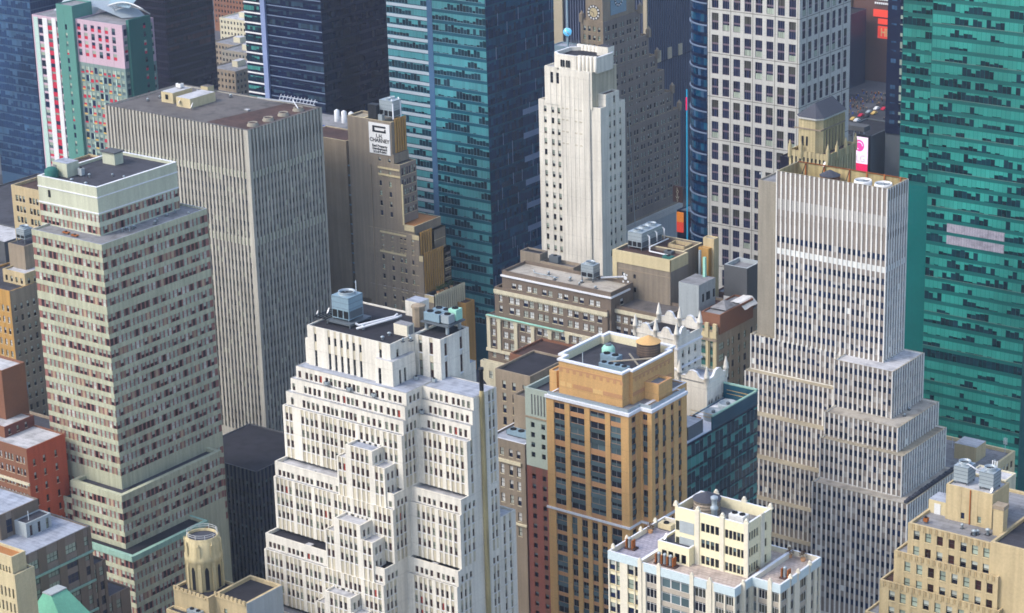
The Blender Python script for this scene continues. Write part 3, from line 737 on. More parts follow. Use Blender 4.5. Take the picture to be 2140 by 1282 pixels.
for zt, y0, zb in ((78.3, 557.0, 66.5), (66.9, 553.5, 55), (55.3, 550.0, 44), (44.2, 547.0, 35), (35.2, 544.0, 18)):
    rw = downto(zt - 1.4, zb, F, 1.75)
    b.vol(-342, -310.0, y0, 560, 0, zt, 'rib_white', S=dict(cols=rib(-342, -310.0), rows=rw, zb=zb - 3, **QP), roof='rust_ledge', par=.25, pt=.3, cop='rust_ledge')
mb = MB()
for i in range(24):
    y = 541.8 + i * 1.18; mb.box(-281.9, -281.0, y, y + .9, 56.5, 57.3 + (i % 3) * .12, 'slate')
b.part('roof_curb', mb)

# ================= tan brick setback building, bottom right =================
b = Building('office_building', 'tan brick setback building with fluted parapets and tall windowless penthouse', -174, 370)
TP = dict(pier='tan_brick', spand='tan_brick', pd=0, sdp=.05, wd=.28, style='hung_sage')
cA = at(1.25, -189.7, -187.3, -184.9, -182.5, -180.1, -177.8, -175.5)
b.vol(-191.5, -165, 370, 395, 0, 136.4, 'tan_brick', S=dict(cols=cA, rows=down(135.3, 2, 3.3, 2.0), zb=126, **TP), roof='roof_grey', par=.5, pt=.5)
b.vol(-174.6, -150, 369.7, 395, 0, 136.9, 'tan_brick', E=dict(cols=even(371, 395, 2.4, 1.2), rows=downto(133, 100, 3.3, 1.9), zb=100, **TP), roof='roof_dark', par=.6, pt=.5)
b.vol(-193.7, -172.5, 369.0, 394, 0, 130.6, 'tan_brick', S=dict(cols=at(1.25, -190.9, -188.4, -186.0, -183.6, -181.2, -178.8, -176.4, -174.1), rows=down(128.9, 2, 3.3, 2.0), zb=118, **TP), E=dict(cols=even(369, 394, 2.4, 1.1), rows=downto(128.9, 100, 3.3, 2.0), zb=100, **TP), roof='roof_grey', par=.4)
b.vol(-196.1, -171.6, 368.1, 393, 0, 124.4, 'tan_brick', S=dict(cols=at(1.25, -193.5, -191.2, -188.8, -186.4, -184.0, -181.6, -179.2, -176.8, -174.4), rows=down(122.6, 2, 3.3, 2.0), zb=112, **TP), E=dict(cols=even(368.1, 393, 2.4, 1.1), rows=downto(122.6, 100, 3.3, 2.0), zb=100, **TP), roof='roof_rust', par=.4)
b.vol(-198.6, -170.6, 367.2, 393, 0, 117.5, 'tan_brick', S=dict(cols=even(-198.6, -170.6, 2.4, 1.1), rows=downto(115.6, 98, 3.3, 2.0), zb=96, **TP), E=dict(cols=even(367.2, 393, 2.4, 1.1), rows=downto(115.6, 98, 3.3, 2.0), zb=96, **TP), roof='roof_grey', par=.4)
for zt, y0, x0, x1 in ((136.4, 370, -191.5, -174.7), (130.6, 369, -193.7, -172.5), (124.4, 368.1, -196.1, -171.6), (117.5, 367.2, -198.6, -170.6)):
    mb = MB(); u = x0 + .6; mb.box(x0, x1, y0 - .05, y0, zt - 1.2, zt + .02, 'tan_brick')
    while u < x1 - .4:
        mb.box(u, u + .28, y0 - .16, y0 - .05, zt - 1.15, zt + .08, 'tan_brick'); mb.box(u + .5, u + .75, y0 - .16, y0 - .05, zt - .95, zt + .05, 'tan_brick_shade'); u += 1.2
    b.part('fluted_parapet', mb)
b.vol(-187.2, -177.8, 376.5, 383.5, 135.5, 142.9, 'tan_brick', S=dict(cols=at(.8, -183.7, -180.3), rows=[(136.6, 137.9)], **dict(TP, style='hung_dark')), roof='roof_pale', par=.25)
b.box('stair_bulkhead', -191.2, -187.3, 377.5, 381.5, 135.6, 138.6, 'cream_stone', 'roof_blue')
b.box('door', -190.0, -188.7, 377.4, 377.5, 135.8, 138.0, 'frame_white')
b.box('drain_pipe', -182.3, -182.1, 376.3, 376.5, 136, 142.8, 'rust_metal')
mb = MB(); mb.box(-176.6, -174.6, 374.6, 376.4, 135.8, 141.2, 'tan_brick'); mb.box(-176.75, -174.45, 374.45, 376.55, 141.2, 141.9, 'tan_brick_old'); b.part('chimney', mb)
b.box('roof_house', -170.5, -160, 378, 386, 136, 140.4, 'white_stone', 'roof_pale')
# ================= brown brick setback tower with the painted sign =================
b = Building('office_tower', 'slender brown brick setback tower with white painted sign below its roof', -499, 590)
IP = dict(pier='brown_brick', spand='brown_brick', pd=0, sdp=.02, wd=.25, style='hung_dark')
IY = 590.0
b.vol(-518.0, -511.1, IY, 597.8, 60, 123.6, 'brown_brick', roof='roof_tan', par=.8, pt=.4, cop='cream_stone')
b.vol(-511.1, -499, IY, 597.8, 109.5, 123.6, 'brown_brick', S=dict(cols=at(1.05, -504.6, -500.4), rows=[(109.7, 110.9)], **IP), roof='roof_tan', par=.8, pt=.4, cop='cream_stone')
IE = dict(IP, pier='brown_brick_dark', spand='brown_brick_dark')  # east faces use a darker brick copy, shade put into the colour
b.vol(-511.1, -495.9, IY, 598.5, 89.1, 109.5, 'brown_brick', S=dict(cols=at(1.05, -504.6, -500.4), rows=downto(106.4, 90, 3.45, 1.75), **IP), E=dict(cols=even(590, 598.5, 1.25, .85, .5, .3), rows=[(105.6, 108.2)] + down(104.1, 4, 3.3, 2.0), **IE), roof='roof_taupe', par=.5, cop='cream_stone')
b.vol(-499, -498.4, IY - .03, 597.8, 109.5, 112.7, 'brown_brick', par=0, roof='roof_taupe')
b.vol(-511.1, -490.7, IY, 604.0, 86.1, 89.1, 'brown_brick', roof='roof_orange', par=.35, cop='cream_stone')
b.vol(-511.1, -488.8, IY, 604, 79.2, 86.1, 'brown_brick', S=dict(cols=at(.95, -504.6, -500.4, -496.6, -494.9, -491.6), rows=[(83.6, 85.4), (80.2, 82.0)], **IP), E=dict(cols=even(597.5, 604, 1.3, .9, .2, .3), rows=[(82.6, 84.6), (79.6, 81.4)], **IE), roof='roof_grey', par=.3, cop='cream_stone')
b.vol(-511.1, -487.4, IY, 604.6, 66.0, 79.2, 'brown_brick', S=dict(cols=at(.95, -504.6, -500.4, -496.8, -495.0, -491.8, -490.0), rows=downto(77.0, 66.3, 3.45, 1.8), **IP), E=dict(cols=even(601, 604.6, 1.2, .8, .2, .2), rows=downto(77.4, 66.5, 3.4, 2), **IE), roof='roof_grey', par=.3, cop='cream_stone')
b.vol(-511.1, -483.4, IY, 606.8, 0, 66.0, 'brown_brick', S=dict(cols=at(.95, -504.6, -500.4, -496.8, -495.0, -491.8, -490.0, -486), rows=downto(63.4, 40, 3.45, 1.8), zb=38, **IP), roof='roof_taupe', par=.4, cop='white_ledge')
def fins(x, y0, y1, z0, z1, m='ochre_brick', g='ochre_dark'):
    mb = MB(); mb.box(x - .3, x, y0, y1, z0, z1, g)
    n = max(2, int((y1 - y0) / 1.1)); p = (y1 - y0) / n
    for i in range(n): mb.box(x, x + .28, y0 + p * i, y0 + p * i + p * .6, z0, z1 + .3, m)
    mb.box(x - .3, x + .1, y0, y1, z1 - .9, z1, m)
    return mb
b.vol(-511.0, -488.8, IY - .15, 604, 0, 86.1, 'brown_brick', S=dict(cols=at(.95, -504.6, -500.4, -496.6, -494.9, -491.6), rows=downto(84.2, 40, 3.45, 1.8), zb=40, **IP), roof='roof_grey', par=.3, cop='cream_stone')
b.vol(-511.0, -487.4, IY - .2, 604.6, 0, 79.2, 'brown_brick', S=dict(cols=at(.95, -504.6, -500.4, -496.8, -495.0, -491.8, -490.0), rows=downto(77.4, 40, 3.45, 1.8), zb=40, **IP), E=dict(cols=even(601, 604.6, 1.2, .8, .2, .2), rows=down(80, 4, 3.4, 2), zb=40, **dict(IP, pier='brown_brick_dark', spand='brown_brick_dark')), roof='roof_grey', par=.3, cop='cream_stone')
b.vol(-511.0, -483.4, IY - .25, 606.8, 0, 66.0, 'brown_brick', S=dict(cols=at(.95, -504.6, -500.4, -496.8, -495.0, -491.8, -490.0, -486), rows=downto(63.9, 40, 3.45, 1.8), zb=40, **IP), roof='roof_taupe', par=.4, cop='white_ledge')
b.part('fluted_screen', fins(-499.0, 591.6, 597.8, 112.8, 124.2))
b.part('fluted_screen', fins(-488.8, 590.3, 596.7, 79.3, 87.0))
b.part('fluted_screen', fins(-487.4, 590.2, 600.8, 66.2, 80.0))
b.part('fluted_screen', fins(-483.4, 590.3, 606.6, 40, 66.2, 'loft_cream', 'rust_brick'))
b.vol(-484, -479.8, 602, 607, 0, 60.6, 'ochre_brick', roof='roof_rust', par=.4)
mb = MB()
for z, u0, u1 in ((107.3, -505.3, -496), (105.0, -505.2, -495.7), (84.9, -505.6, -494.2), (78.0, -506, -494.6)): mb.box(u0, u1, IY - .38, IY - .26, z, z + .65, 'cream_stone')
for z0, z1, u0, u1 in ((89.1, 87.2, -494.8, -490.6), (86.1, 84.6, -491.6, -488.7), (79.2, 77.4, -488.9, -487.3), (66, 63.6, -487.2, -483.3)): mb.box(u0, u1, IY - .42, IY - .26, z1, z0, 'cream_stone')
mb.box(-495.4, -494.8, IY - .4, IY - .1, 89, 103, 'cream_stone')
b.part('stone_trim', mb)
b.vol(-540, -520.4, 591.5, 604, 0, 114.0, 'tan_brick_old', roof='roof_rust', par=.4, cop='cream_stone')
mb = MB()
for i in range(17): mb.box(-521.2, -518.0, 591.8, 592.0, 50 + i * 3.45, 50.5 + i * 3.45, 'steel_blue')
mb.box(-520.4, -518.0, 593.2, 593.4, 40, 112, 'dark_void'); b.part('light_court', mb)
mb = MB(); mb.box(-508.6, -508.35, 589.6, 590, 40, 108, 'tan_brick_old'); b.part('brick_seam', mb)
b.box('chimney', -509.6, -505.9, 591.0, 593.6, 123.0, 128.3, 'black_metal')
sg = tag(empty('wall_sign', (-504, 589.86, 117)), 'white wall sign with black lettering and a bracket logo high on the brown brick tower', 'sign')
mb = MB(); mb.box(-508.55, -499.55, 589.72, 589.94, 112.2, 122.7, 'white_paint'); bd = mb.build('board', sg, sg.location)
mb = MB()
mb.box(-506.9, -501.2, 589.62, 589.72, 119.6, 120.2, 'dark_void'); mb.box(-506.9, -506.0, 589.62, 589.72, 120.2, 121.8, 'dark_void'); mb.box(-505.9, -501.2, 589.62, 589.72, 121.2, 121.8, 'dark_void'); mb.box(-501.8, -501.2, 589.62, 589.72, 120.2, 120.8, 'dark_void')
mb.build('logo', bd, sg.location)
def text(s, size, loc, rot, m, parent, name='lettering', org=None, ext=.05, sx=1.0, align='CENTER', off=0.0):
    c = bpy.data.curves.new(name, 'FONT'); c.body = s; c.size = size; c.extrude = ext; c.align_x = align; c.align_y = 'CENTER'
    c.materials.append(MATS[m]); c.offset = off; c.resolution_u = 3; tmp = bpy.data.objects.new(name, c); COL.objects.link(tmp); dgx = bpy.context.evaluated_depsgraph_get()
    me = bpy.data.meshes.new_from_object(tmp.evaluated_get(dgx)); bpy.data.objects.remove(tmp); bpy.data.curves.remove(c); o = bpy.data.objects.new(name, me); COL.objects.link(o); o.parent = parent
    o.location = Vector(loc) - (org or parent.location); o.rotation_euler = rot; o.scale = (sx, 1, 1); return o
RS, RE = (rad(90), 0, 0), (rad(90), 0, rad(90))
for s, z, sz in (('L.H.', 118.3, 1.75), ('CHARNEY', 116.8, 1.85), ('Real Property', 114.9, 1.15), ('Development', 113.9, 1.15), ('212-819-0994', 112.85, 1.0)):
    text(s, sz, (-504.05, 589.68, z), RS, 'dark_void', bd, org=sg.location, ext=.04, off=.035)

# ================= loft block with cream pilasters =================
b = Building('loft_building', 'brown brick loft block with cream pilasters and tall paired white windows', -383.9, 550)
LP = dict(pier='loft_brick', spand='loft_brick', pd=0, sdp=.03, wd=.25, style='hung_white')
b.vol(-424.0, -383.9, 550.3, 562.0, 60, 96.2, 'loft_brick', S=dict(cols=at(1.55, -419.6, -417.4, -413.9, -411.7, -408.2, -406.0, -402.4, -400.2, -396.7, -394.5, -390.9, -388.6), rows=[(91.0, 92.7)], **LP), E=dict(cols=at(1.5, 556), rows=[(91.0, 92.8)], **LP), roof='roof_gravel', par=.9, pt=.4)
b.vol(-426.6, -384.8, 549.7, 562.2, 0, 90.7, 'loft_brick', S=dict(cols=at(1.1, -424.3) + at(1.6, -420.2, -418.0, -414.8, -412.6, -409.4, -407.2, -404.0, -401.8, -398.4, -396.1, -392.8, -390.5, -387.6), rows=[(86.3, 88.4), (83.0, 85.0)], zb=82, **LP), E=dict(cols=at(1.3, 552.2), rows=[(86.3, 88.4), (83, 85)], zb=80, **LP), roof='roof_taupe', par=.9, pt=.4)
bays = [(-427.6, -425.6)] + [(-423.5 + 5.95 * i, -419.1 + 5.95 * i) for i in range(7)]
cc = at(1.2, -426.8)
for i in range(7): cc += at(1.6, -422.2 + 6.42 * i, -419.9 + 6.42 * i)
b.vol(-429.2, -380, 549.0, 562.4, 0, 81.6, 'loft_brick', S=dict(cols=cc, rows=[(78.5, 80.7), (75.1, 77.1), (71.5, 73.6), (68.1, 69.9), (64, 66), (60.6, 62.6), (57, 59)], zb=50, **LP), E=dict(cols=even(550, 562, 2.6, 1.5), rows=downto(79, 50, 3.5, 2), zb=48, **LP), roof='roof_taupe', par=.3)
mb = MB()
for i in range(8):
    u = -424.6 + 6.42 * i; mb.box(u - .62, u + .62, 548.62, 549.0, 70.6, 80.9, 'loft_cream'); mb.box(u - .8, u + .8, 548.55, 549.0, 80.0, 80.9, 'loft_cream')
mb.box(-429.2, -427.9, 548.62, 549.0, 70.6, 80.9, 'loft_cream')
b.part('pilaster', mb)
mb = MB()
for y, x0, x1, z0, z1, m in ((550.3, -424.3, -383.6, 94.4, 94.9, 'white_ledge'), (549.7, -426.7, -384.6, 88.9, 90.0, 'loft_cream'), (549.0, -429.4, -380, 80.9, 81.6, 'loft_cream'), (549.0, -429.6, -380, 69.9, 70.8, 'loft_cream'), (549.0, -429.4, -380, 63.6, 63.9, 'loft_cream')):
    mb.box(x0, x1, y - .45, y, z0, z1, m)
mb.box(-383.9, -383.5, 549.9, 560, 94.4, 94.9, 'white_ledge')
for i in range(60): mb.box(-426.4 + .69 * i, -426.1 + .69 * i, 549.32, 549.7, 88.5, 88.9, 'loft_cream')
mb.box(-429.0, -400, 548.0, 548.9, 81.6, 81.75, 'mint_metal')
b.part('cornice', mb)
b.vol(-431.0, -418, 547.2, 549.0, 0, 66.8, 'loft_cream', S=dict(cols=at(1.4, -427, -423), rows=[(61.5, 64)], zb=55, **dict(LP, pier='loft_cream', spand='loft_cream')), roof='roof_taupe', par=.8)
b.vol(-426, -418.5, 562.4, 566.5, 60, 99.0, 'brown_brick', roof='roof_black', par=.5)
b.vol(-418.4, -406, 562.4, 567, 60, 96.8, 'tan_brick_old', roof='roof_taupe', par=.9, pt=.4)
b.vol(-384.8, -366, 552.6, 564, 0, 91.6, 'loft_brick', S=dict(cols=even(-384.6, -366, 2.5, 1.6), rows=downto(88.6, 60, 3.4, 2.0), zb=60, **LP), roof='roof_taupe', par=.9)
mb = MB(); mb.box(-384.7, -366, 552.2, 552.6, 89.5, 90.6, 'loft_cream'); b.part('frieze', mb)

# ================= brown block with mechanical roof =================
b = Building('office_building', 'brown brick block with tan parapet band and rooftop cooling towers', -371.5, 563)
b.vol(-391.9, -371.5, 563.2, 572.6, 0, 104.8, 'brown_brick', S=dict(cols=at(.9, -388.3, -384.2), rows=[(96.9, 98.3), (92.7, 94.1), (87, 88.6)], zb=80, pier='brown_brick', spand='brown_brick', style='small_dark'), Nm='brown_brick_dark', roof='roof_rust', par=.9, pt=.5, cop='cream_stone')
b.vol(-391.9, -373.0, 572.6, 583, 0, 104.8, 'brown_brick', roof='roof_rust', par=.9, pt=.5, cop='cream_stone')
mb = MB(); mb.box(-392.0, -371.3, 563.0, 563.2, 101.2, 104.85, 'cream_stone'); mb.box(-371.5, -371.3, 563.0, 572.6, 101.2, 104.85, 'cream_stone'); mb.box(-392.0, -390.4, 563.0, 563.2, 80, 101.2, 'cream_stone'); mb.box(-391.9, -371.35, 563.1, 563.2, 99.2, 99.5, 'tan_brick_old'); b.part('tan_band', mb)
b.vol(-371.5, -368.0, 578.5, 580.3, 0, 104.8, 'ochre_brick', roof='roof_tan', par=.3)
b.vol(-371.0, -367.2, 580.3, 583, 0, 107.5, 'tan_brick', roof='roof_tan', par=.3)
b.vol(-369, -352, 584, 590, 0, 90, 'maroon_brick2', E=dict(cols=even(584, 590, 2, 1.2), rows=downto(88, 70, 3.4, 2), zb=70, pier='maroon_brick2', spand='maroon_brick2', style='hung_dark'), S=dict(cols=even(-369, -352, 2.6, 1.4), rows=downto(87, 70, 3.4, 2), zb=70, pier='maroon_brick2', spand='maroon_brick2', style='hung_dark'), roof='roof_grey', par=.5)
b.box('flue', -368.6, -368.0, 574.0, 574.6, 60, 105.5, 'galvanised')

# ================= ornate building with green bay windows =================
b = Building('ornate_building', 'ornate tan stone building with green framed bay windows and cluttered roof', -350.1, 555)
NP = dict(pier='cream_stone', spand='hotel_green_dark', pd=0, sdp=.25, wd=.35, style='green_trio')
b.vol(-367.5, -350.1, 555, 579, 0, 90.2, 'tan_brick_old', S=dict(cols=[(-366.6, -363.0), (-361.9, -358.6), (-357.4, -354.0), (-352.6, -351.5)], rows=downto(85.2, 55, 3.55, 2.3), zb=55, **NP),
      E=dict(cols=[(556.0, 558.8), (560.6, 561.8), (563, 564.2), (566.5, 567.6), (569.6, 571), (573.5, 574.6), (576.6, 577.7)], rows=downto(85.0, 50, 3.55, 2.1), zb=50, pier='tan_brick_old', spand='tan_brick_old', pd=0, sdp=.03, wd=.25, style='office_trio'), roof='roof_rust', par=.9, pt=.5, cop='roof_grey')
mb = MB()
mb.box(-367.6, -350.0, 554.4, 555, 86.0, 86.7, 'tan_brick_old'); mb.box(-367.6, -350.0, 554.7, 555, 86.7, 88.9, 'cream_stone'); mb.box(-367.7, -349.9, 554.5, 555.1, 88.9, 89.3, 'tan_brick_old')
for u in (-362.5, -358.1, -353.3, -350.6): mb.box(u - .4, u + .4, 554.6, 555, 55, 86, 'cream_stone'); mb.box(u - .6, u + .6, 554.3, 555, 87, 91.4, 'cream_stone')
for i in range(34): mb.box(-367.2 + .5 * i, -366.95 + .5 * i, 554.45, 554.7, 86.7, 87.1, 'cream_stone')
b.part('cornice', mb)
b.vol(-356, -349.6, 555.8, 574, 88, 94.0, 'rust_brick', roof='roof_grey', par=.4)
mb = MB()
mb.poly([(-360.2, 574.6, 89), (-352.3, 574.6, 89), (-352.3, 574.6, 92.8), (-360.2, 574.6, 92.8)], 'white_paint'); b.part('painted_base', mb)
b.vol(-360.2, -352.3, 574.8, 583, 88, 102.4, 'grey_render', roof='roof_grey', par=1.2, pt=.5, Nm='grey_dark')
b.vol(-365.5, -358.6, 558.5, 567.5, 88, 100.6, 'grey_render', roof='roof_grey', par=0)
mb = MB()
for y in (560.4, 562.6, 563.6, 566.2): mb.box(-358.6, -358.5, y, y + .8, 95, 97.4, 'dark_void')
b.part('window', mb)
b.box('flue', -362.0, -361.2, 566.0, 566.8, 100, 106.6, 'mint_metal')
mb = MB(); mb.box(-357.6, -352.4, 569.6, 569.9, 89, 92.5, 'white_paint'); mb.box(-352.7, -352.4, 569.9, 576, 89, 91.2, 'white_paint'); b.part('roof_wall', mb)

# ================= white terracotta gothic building =================
b = Building('gothic_building', 'white terracotta gothic building with spiky pinnacles behind the orange tower', -327.7, 500)
b.vol(-341.5, -327.9, 500.2, 512, 0, 107.3, 'white_stone', S=dict(cols=at(1.2, -338, -334.8, -331.6), rows=downto(103.5, 70, 3.6, 2.0), zb=70, pier='white_stone', spand='white_stone', style='hung_pale'), E=dict(cols=at(1, 503, 506, 509), rows=downto(103.5, 70, 3.6, 2), zb=70, pier='white_stone', spand='white_stone', style='hung_pale'), roof='roof_black', par=.8)
b.vol(-327.9, -318.5, 500.0, 510, 0, 97.0, 'white_stone', E=dict(cols=at(.8, 501.2, 502.5, 504.6, 505.9, 508), rows=[(90.5, 92.0), (85, 87.5), (80, 82)], zb=70, pier='white_stone', spand='white_stone', style='hung_pale'), roof='roof_blue', par=.6)
def gable(mb, x0, x1, y, z, h, t=.5, axis='x'):
    c = (x0 + x1) / 2; pr = [(x0, z), (x1, z), (x1, z + h * .35), (c + (x1 - c) * .55, z + h * .45), (c + (x1 - c) * .3, z + h * .9), (c, z + h), (c - (x1 - c) * .3, z + h * .9), (c - (x1 - c) * .55, z + h * .45), (x0, z + h * .35)]
    def Q(u, v, d): return (u, y + d, v) if axis == 'x' else (y - d, u, v)
    mb.poly([Q(u, v, 0) for u, v in pr], 'white_stone'); mb.poly([Q(u, v, t) for u, v in pr], 'white_stone')
    for i in range(len(pr)):
        a, c2 = pr[i], pr[(i + 1) % len(pr)]; mb.poly([Q(*a, -.1), Q(*c2, -.1), Q(*c2, t + .1), Q(*a, t + .1)], 'white_ledge')
for x0, x1, y, z, ax in ((-341.0, -334.9, 500.0, 107.2, 'x'), (-334.3, -328.3, 500.0, 107.2, 'x'), (-340.8, -334.8, 511.6, 107.2, 'x'), (-334.3, -328.3, 511.6, 107.2, 'x'), (500.4, 506, -327.8, 107.2, 'y'), (-327, -319, 500.0, 96.8, 'x'), (501, 509.5, -318.4, 96.8, 'y')):
    mb = MB(); gable(mb, x0, x1, y, z, 3.0, .5, ax); b.part('gable', mb)
for x, y, z in ((-341.2, 500.3, 107.2), (-334.6, 500.2, 107.2), (-328.1, 500.3, 107.2), (-341.2, 511.6, 107.2), (-334.6, 511.7, 107.2), (-328.1, 511.6, 107.2), (-318.7, 500.2, 96.9), (-327.2, 500.2, 96.9), (-318.7, 509.6, 96.9)):
    mb = MB(); mb.lathe(x, y, [(.65, z - 1), (.65, z + 1.4), (.85, z + 1.5), (.7, z + 1.9), (.5, z + 3.2), (.42, z + 3.5), (.12, z + 4.7), (.02, z + 4.9)], 'white_stone', 8); b.part('pinnacle', mb)
mb = MB()
for z in (104.5, 98.8, 94.6): mb.box(-341.7, -327.6, 499.9, 500.2, z, z + .5, 'white_ledge'); mb.box(-327.9, -327.5, 500, 512, z, z + .5, 'white_ledge')
b.part('string_course', mb)

# ================= low dark teal glass building =================
b = Building('glass_building', 'low dark teal glass block with white roof and yellow railing', -308, 476)
XG = -308.0
b.vol(-318, XG, 474, 508, 0, 90.9, 'navy_spandrel', roof='white_ledge', par=.3, pt=.3, cop='teal_line')
for i in range(20):
    z = 90.5 - 3.6 * i
    if z < 25: break
    b.band('E', 474, 508, XG + .1, z - 3.5, z - .25, .05, 1.85, 'lowrise_teal', 'mint_blind_and_reflection', 'teal_line', pdark=1.0 if i not in (9, 12, 14) else .6, run=(6, 12))  # mint panes on a few floors are reflections painted into the glass
b.vol(-316.5, -309.5, 477, 484, 90, 94.2, 'galv_dark', roof='roof_pale', par=.0)
mb = MB()
for z in (92.2, 93.2):
    mb.tube([(-317, 490, z), (-308.6, 490, z), (-308.6, 507.4, z), (-317, 507.4, z)], .07, 'yellow_panel')
for i in range(12): mb.tube([(-308.6, 490 + 1.55 * i, 90.4), (-308.6, 490 + 1.55 * i, 93.2)], .06, 'yellow_panel')
b.part('railing', mb)
mb = MB(); mb.box(-318.1, -307.9, 507.4, 508.1, 90.8, 94.8, 'teal_spandrel'); mb.box(-308.3, -307.88, 486, 508, 90.8, 94.4, 'teal_spandrel'); mb.box(-308.4, -307.8, 486, 508.2, 94.4, 94.75, 'mint_copper'); mb.box(-318.1, -307.9, 507.3, 508.2, 94.8, 95.1, 'mint_copper'); b.part('screen_wall', mb)

# ================= white art deco tower =================
b = Building('office_tower', 'white art deco tower with fluted crown and blank stained centre shaft', -442.9, 630)
JP = dict(pier='white_stone', spand='white_stone', pd=0, sdp=.1, wd=.3, style='hung_pale')
rj = downto(124.9, 60, 3.72, 2.0)
b.vol(-468.2, -442.9, 630.4, 644.6, 0, 126.9, 'white_stone', S=dict(cols=at(1.15, -465.5, -462.4, -459.9), rows=rj, zb=72, **JP), E=dict(cols=at(1.1, 635.9, 638.4, 641.8), rows=rj, zb=72, **JP), roof='roof_pale', par=.5, pt=.4)
b.vol(-446.2, -442.88, 633.5, 641.2, 126, 130.9, 'white_stone', E=dict(cols=at(1.1, 638.4), rows=[(127.2, 129.6)], **JP), roof='roof_rust', par=.5)
b.vol(-465.2, -446.0, 630.1, 644.3, 126, 138.7, 'white_stone', S=dict(cols=at(1.2, -462.3, -459.9), rows=[(133.2, 136.9)], **dict(JP, style='tall_dark')), roof='roof_pale', par=.4, Nm='white_stone_dirty')
mb = MB(); mb.box(-446.0, -445.9, 630.2, 644.2, 127, 137.6, 'white_stone_dirty'); b.part('stained_panel', mb)
b.vol(-458.8, -446.9, 629.75, 630.1, 60, 138.6, 'white_stone', top=True, par=0, roof='roof_pale')
mb = MB()
for u in (-458.4, -456.9, -455.1, -453.3, -451.6, -449.4, -447.6):
    mb.box(u - .35, u + .35, 629.66, 629.75, 60, 136.5, 'white_stone')
for zz in (126.3, 122.4, 118.4, 114.3):
    for u in (-457.6, -456.0, -452.4, -450.5): mb.box(u - .5, u + .5, 629.62, 629.75, zz - 1.2, zz - .9, 'white_stone_dirty')
b.part('pilaster', mb)
pl = [(-462.4, 632.0), (-460.0, 630.2), (-452.3, 630.2), (-452.0, 630.6), (-444.9, 632.0), (-444.9, 640.6), (-446.5, 643.4), (-459, 643.6), (-462.4, 641)]
mb = MB()
n = len(pl)
for i in range(n):
    a, c = pl[i], pl[(i + 1) % n]
    mb.poly([(*a, 138), (*c, 138), (*c, 143.4), (*a, 143.4)], 'white_stone')
    ai = (a[0] * .93 + -453.4 * .07, a[1] * .93 + 637 * .07); ci = (c[0] * .93 + -453.4 * .07, c[1] * .93 + 637 * .07)
    mb.poly([(*a, 143.4), (*c, 143.4), (*ci, 143.4), (*ai, 143.4)], 'white_ledge'); mb.poly([(*ai, 142.0), (*ci, 142.0), (*ci, 143.4), (*ai, 143.4)], 'white_stone')
b.part('crown', mb)
mb = MB(); mb.poly([(p[0] * .94 + -453.4 * .06, p[1] * .94 + 637 * .06, 142.1) for p in pl], 'roof_black'); b.part('crown_roof', mb)
mb = MB()
for i in range(5): mb.lathe(-451.0 + 1.35 * i, 630.5 + .28 * i, [(.62, 138.6), (.62, 143.7)], 'white_stone', 10, cap=True)
b.part('fluting', mb); mb = MB()
for i in range(6): mb.lathe(-460.4 + 1.5 * i, 643.4, [(.7, 138.6), (.7, 144.0)], 'white_stone', 10)
b.part('fluting', mb)
mb = MB()
for u in (-458.1, -457.2, -455.9, -455.0): mb.box(u - .2, u + .2, 629.7, 630.15, 139.3, 141.6, 'dark_void')
b.part('louvre', mb)
b.box('stair_bulkhead', -450.4, -446.0, 639.5, 643.2, 142, 145.2, 'white_stone', 'roof_dark')

# ================= brown stepped clock tower =================
b = Building('clock_tower', 'brown brick stepped tower with illuminated round clock dials at its top', -546.3, 780)
KP = dict(pier='tan_brick_old', spand='tan_brick_old', pd=0, sdp=.05, wd=.3, style='hung_dark')
KE = dict(KP, pier='brown_brick_dark', spand='brown_brick_dark')  # shadowed east side: shade painted in as a darker, greyer brick
for x0, x1, y0, y1, z in ((-554.6, -546.3, 780, 803, 131), (-557.0, -545.9, 779.6, 806.4, 117.0), (-558.4, -545.5, 779.0, 811.8, 106.0), (-566, -545.1, 778.4, 817.5, 96.4), (-572, -544.7, 777.8, 822, 89.2), (-578, -544.3, 777.0, 828.1, 79.0), (-582, -543.9, 776.4, 833, 70.6)):
    if z > 130: b.vol(x0, x1, y0, y1, 100, z, 'tan_brick_old', roof='roof_tan', par=.5)
    else:
        zb = {117.0: 106, 106.0: 96, 96.4: 89, 89.2: 79, 79.0: 70, 70.6: 34}[z]
        b.vol(x0, x1, y0, y1, 0, z, 'tan_brick_old', S=dict(cols=even(x0, x1, 2.6, 1.25, .8, .8), rows=downto(z - 2.4, zb - 2, 3.6, 2.0), zb=zb - 4, **KP), E=dict(cols=groups(y0, y1, 5.2, 2, 1.9, 1.1, .6, .6), rows=downto(z - 2.4, zb - 2, 3.6, 2.0), zb=zb - 4, **KE), roof='roof_tan', par=.9, pt=.5)
mb = MB(); mb.box(-543.9, -543.2, 776, 833.6, 26, 29, 'granite'); mb.box(-543.9, -543.5, 776, 833.4, 0, 26, 'grey_render')
b.part('stone_base', mb)
for x, y, z in ((-545.3, 805.4, 117), (-556.6, 780.0, 117), (-545.2, 811.2, 106), (-544.8, 816.9, 96), (-544.4, 827.5, 79), (-544.0, 832.3, 70.6)):
    mb = MB(); mb.box(x - .8, x + .8, y - .8, y + .8, z - 1, z + 2.4, 'tan_brick_old'); mb.lathe(x, y, [(.8, z + 2.4), (.1, z + 3.6)], 'tan_brick_old', 8); b.part('turret', mb)
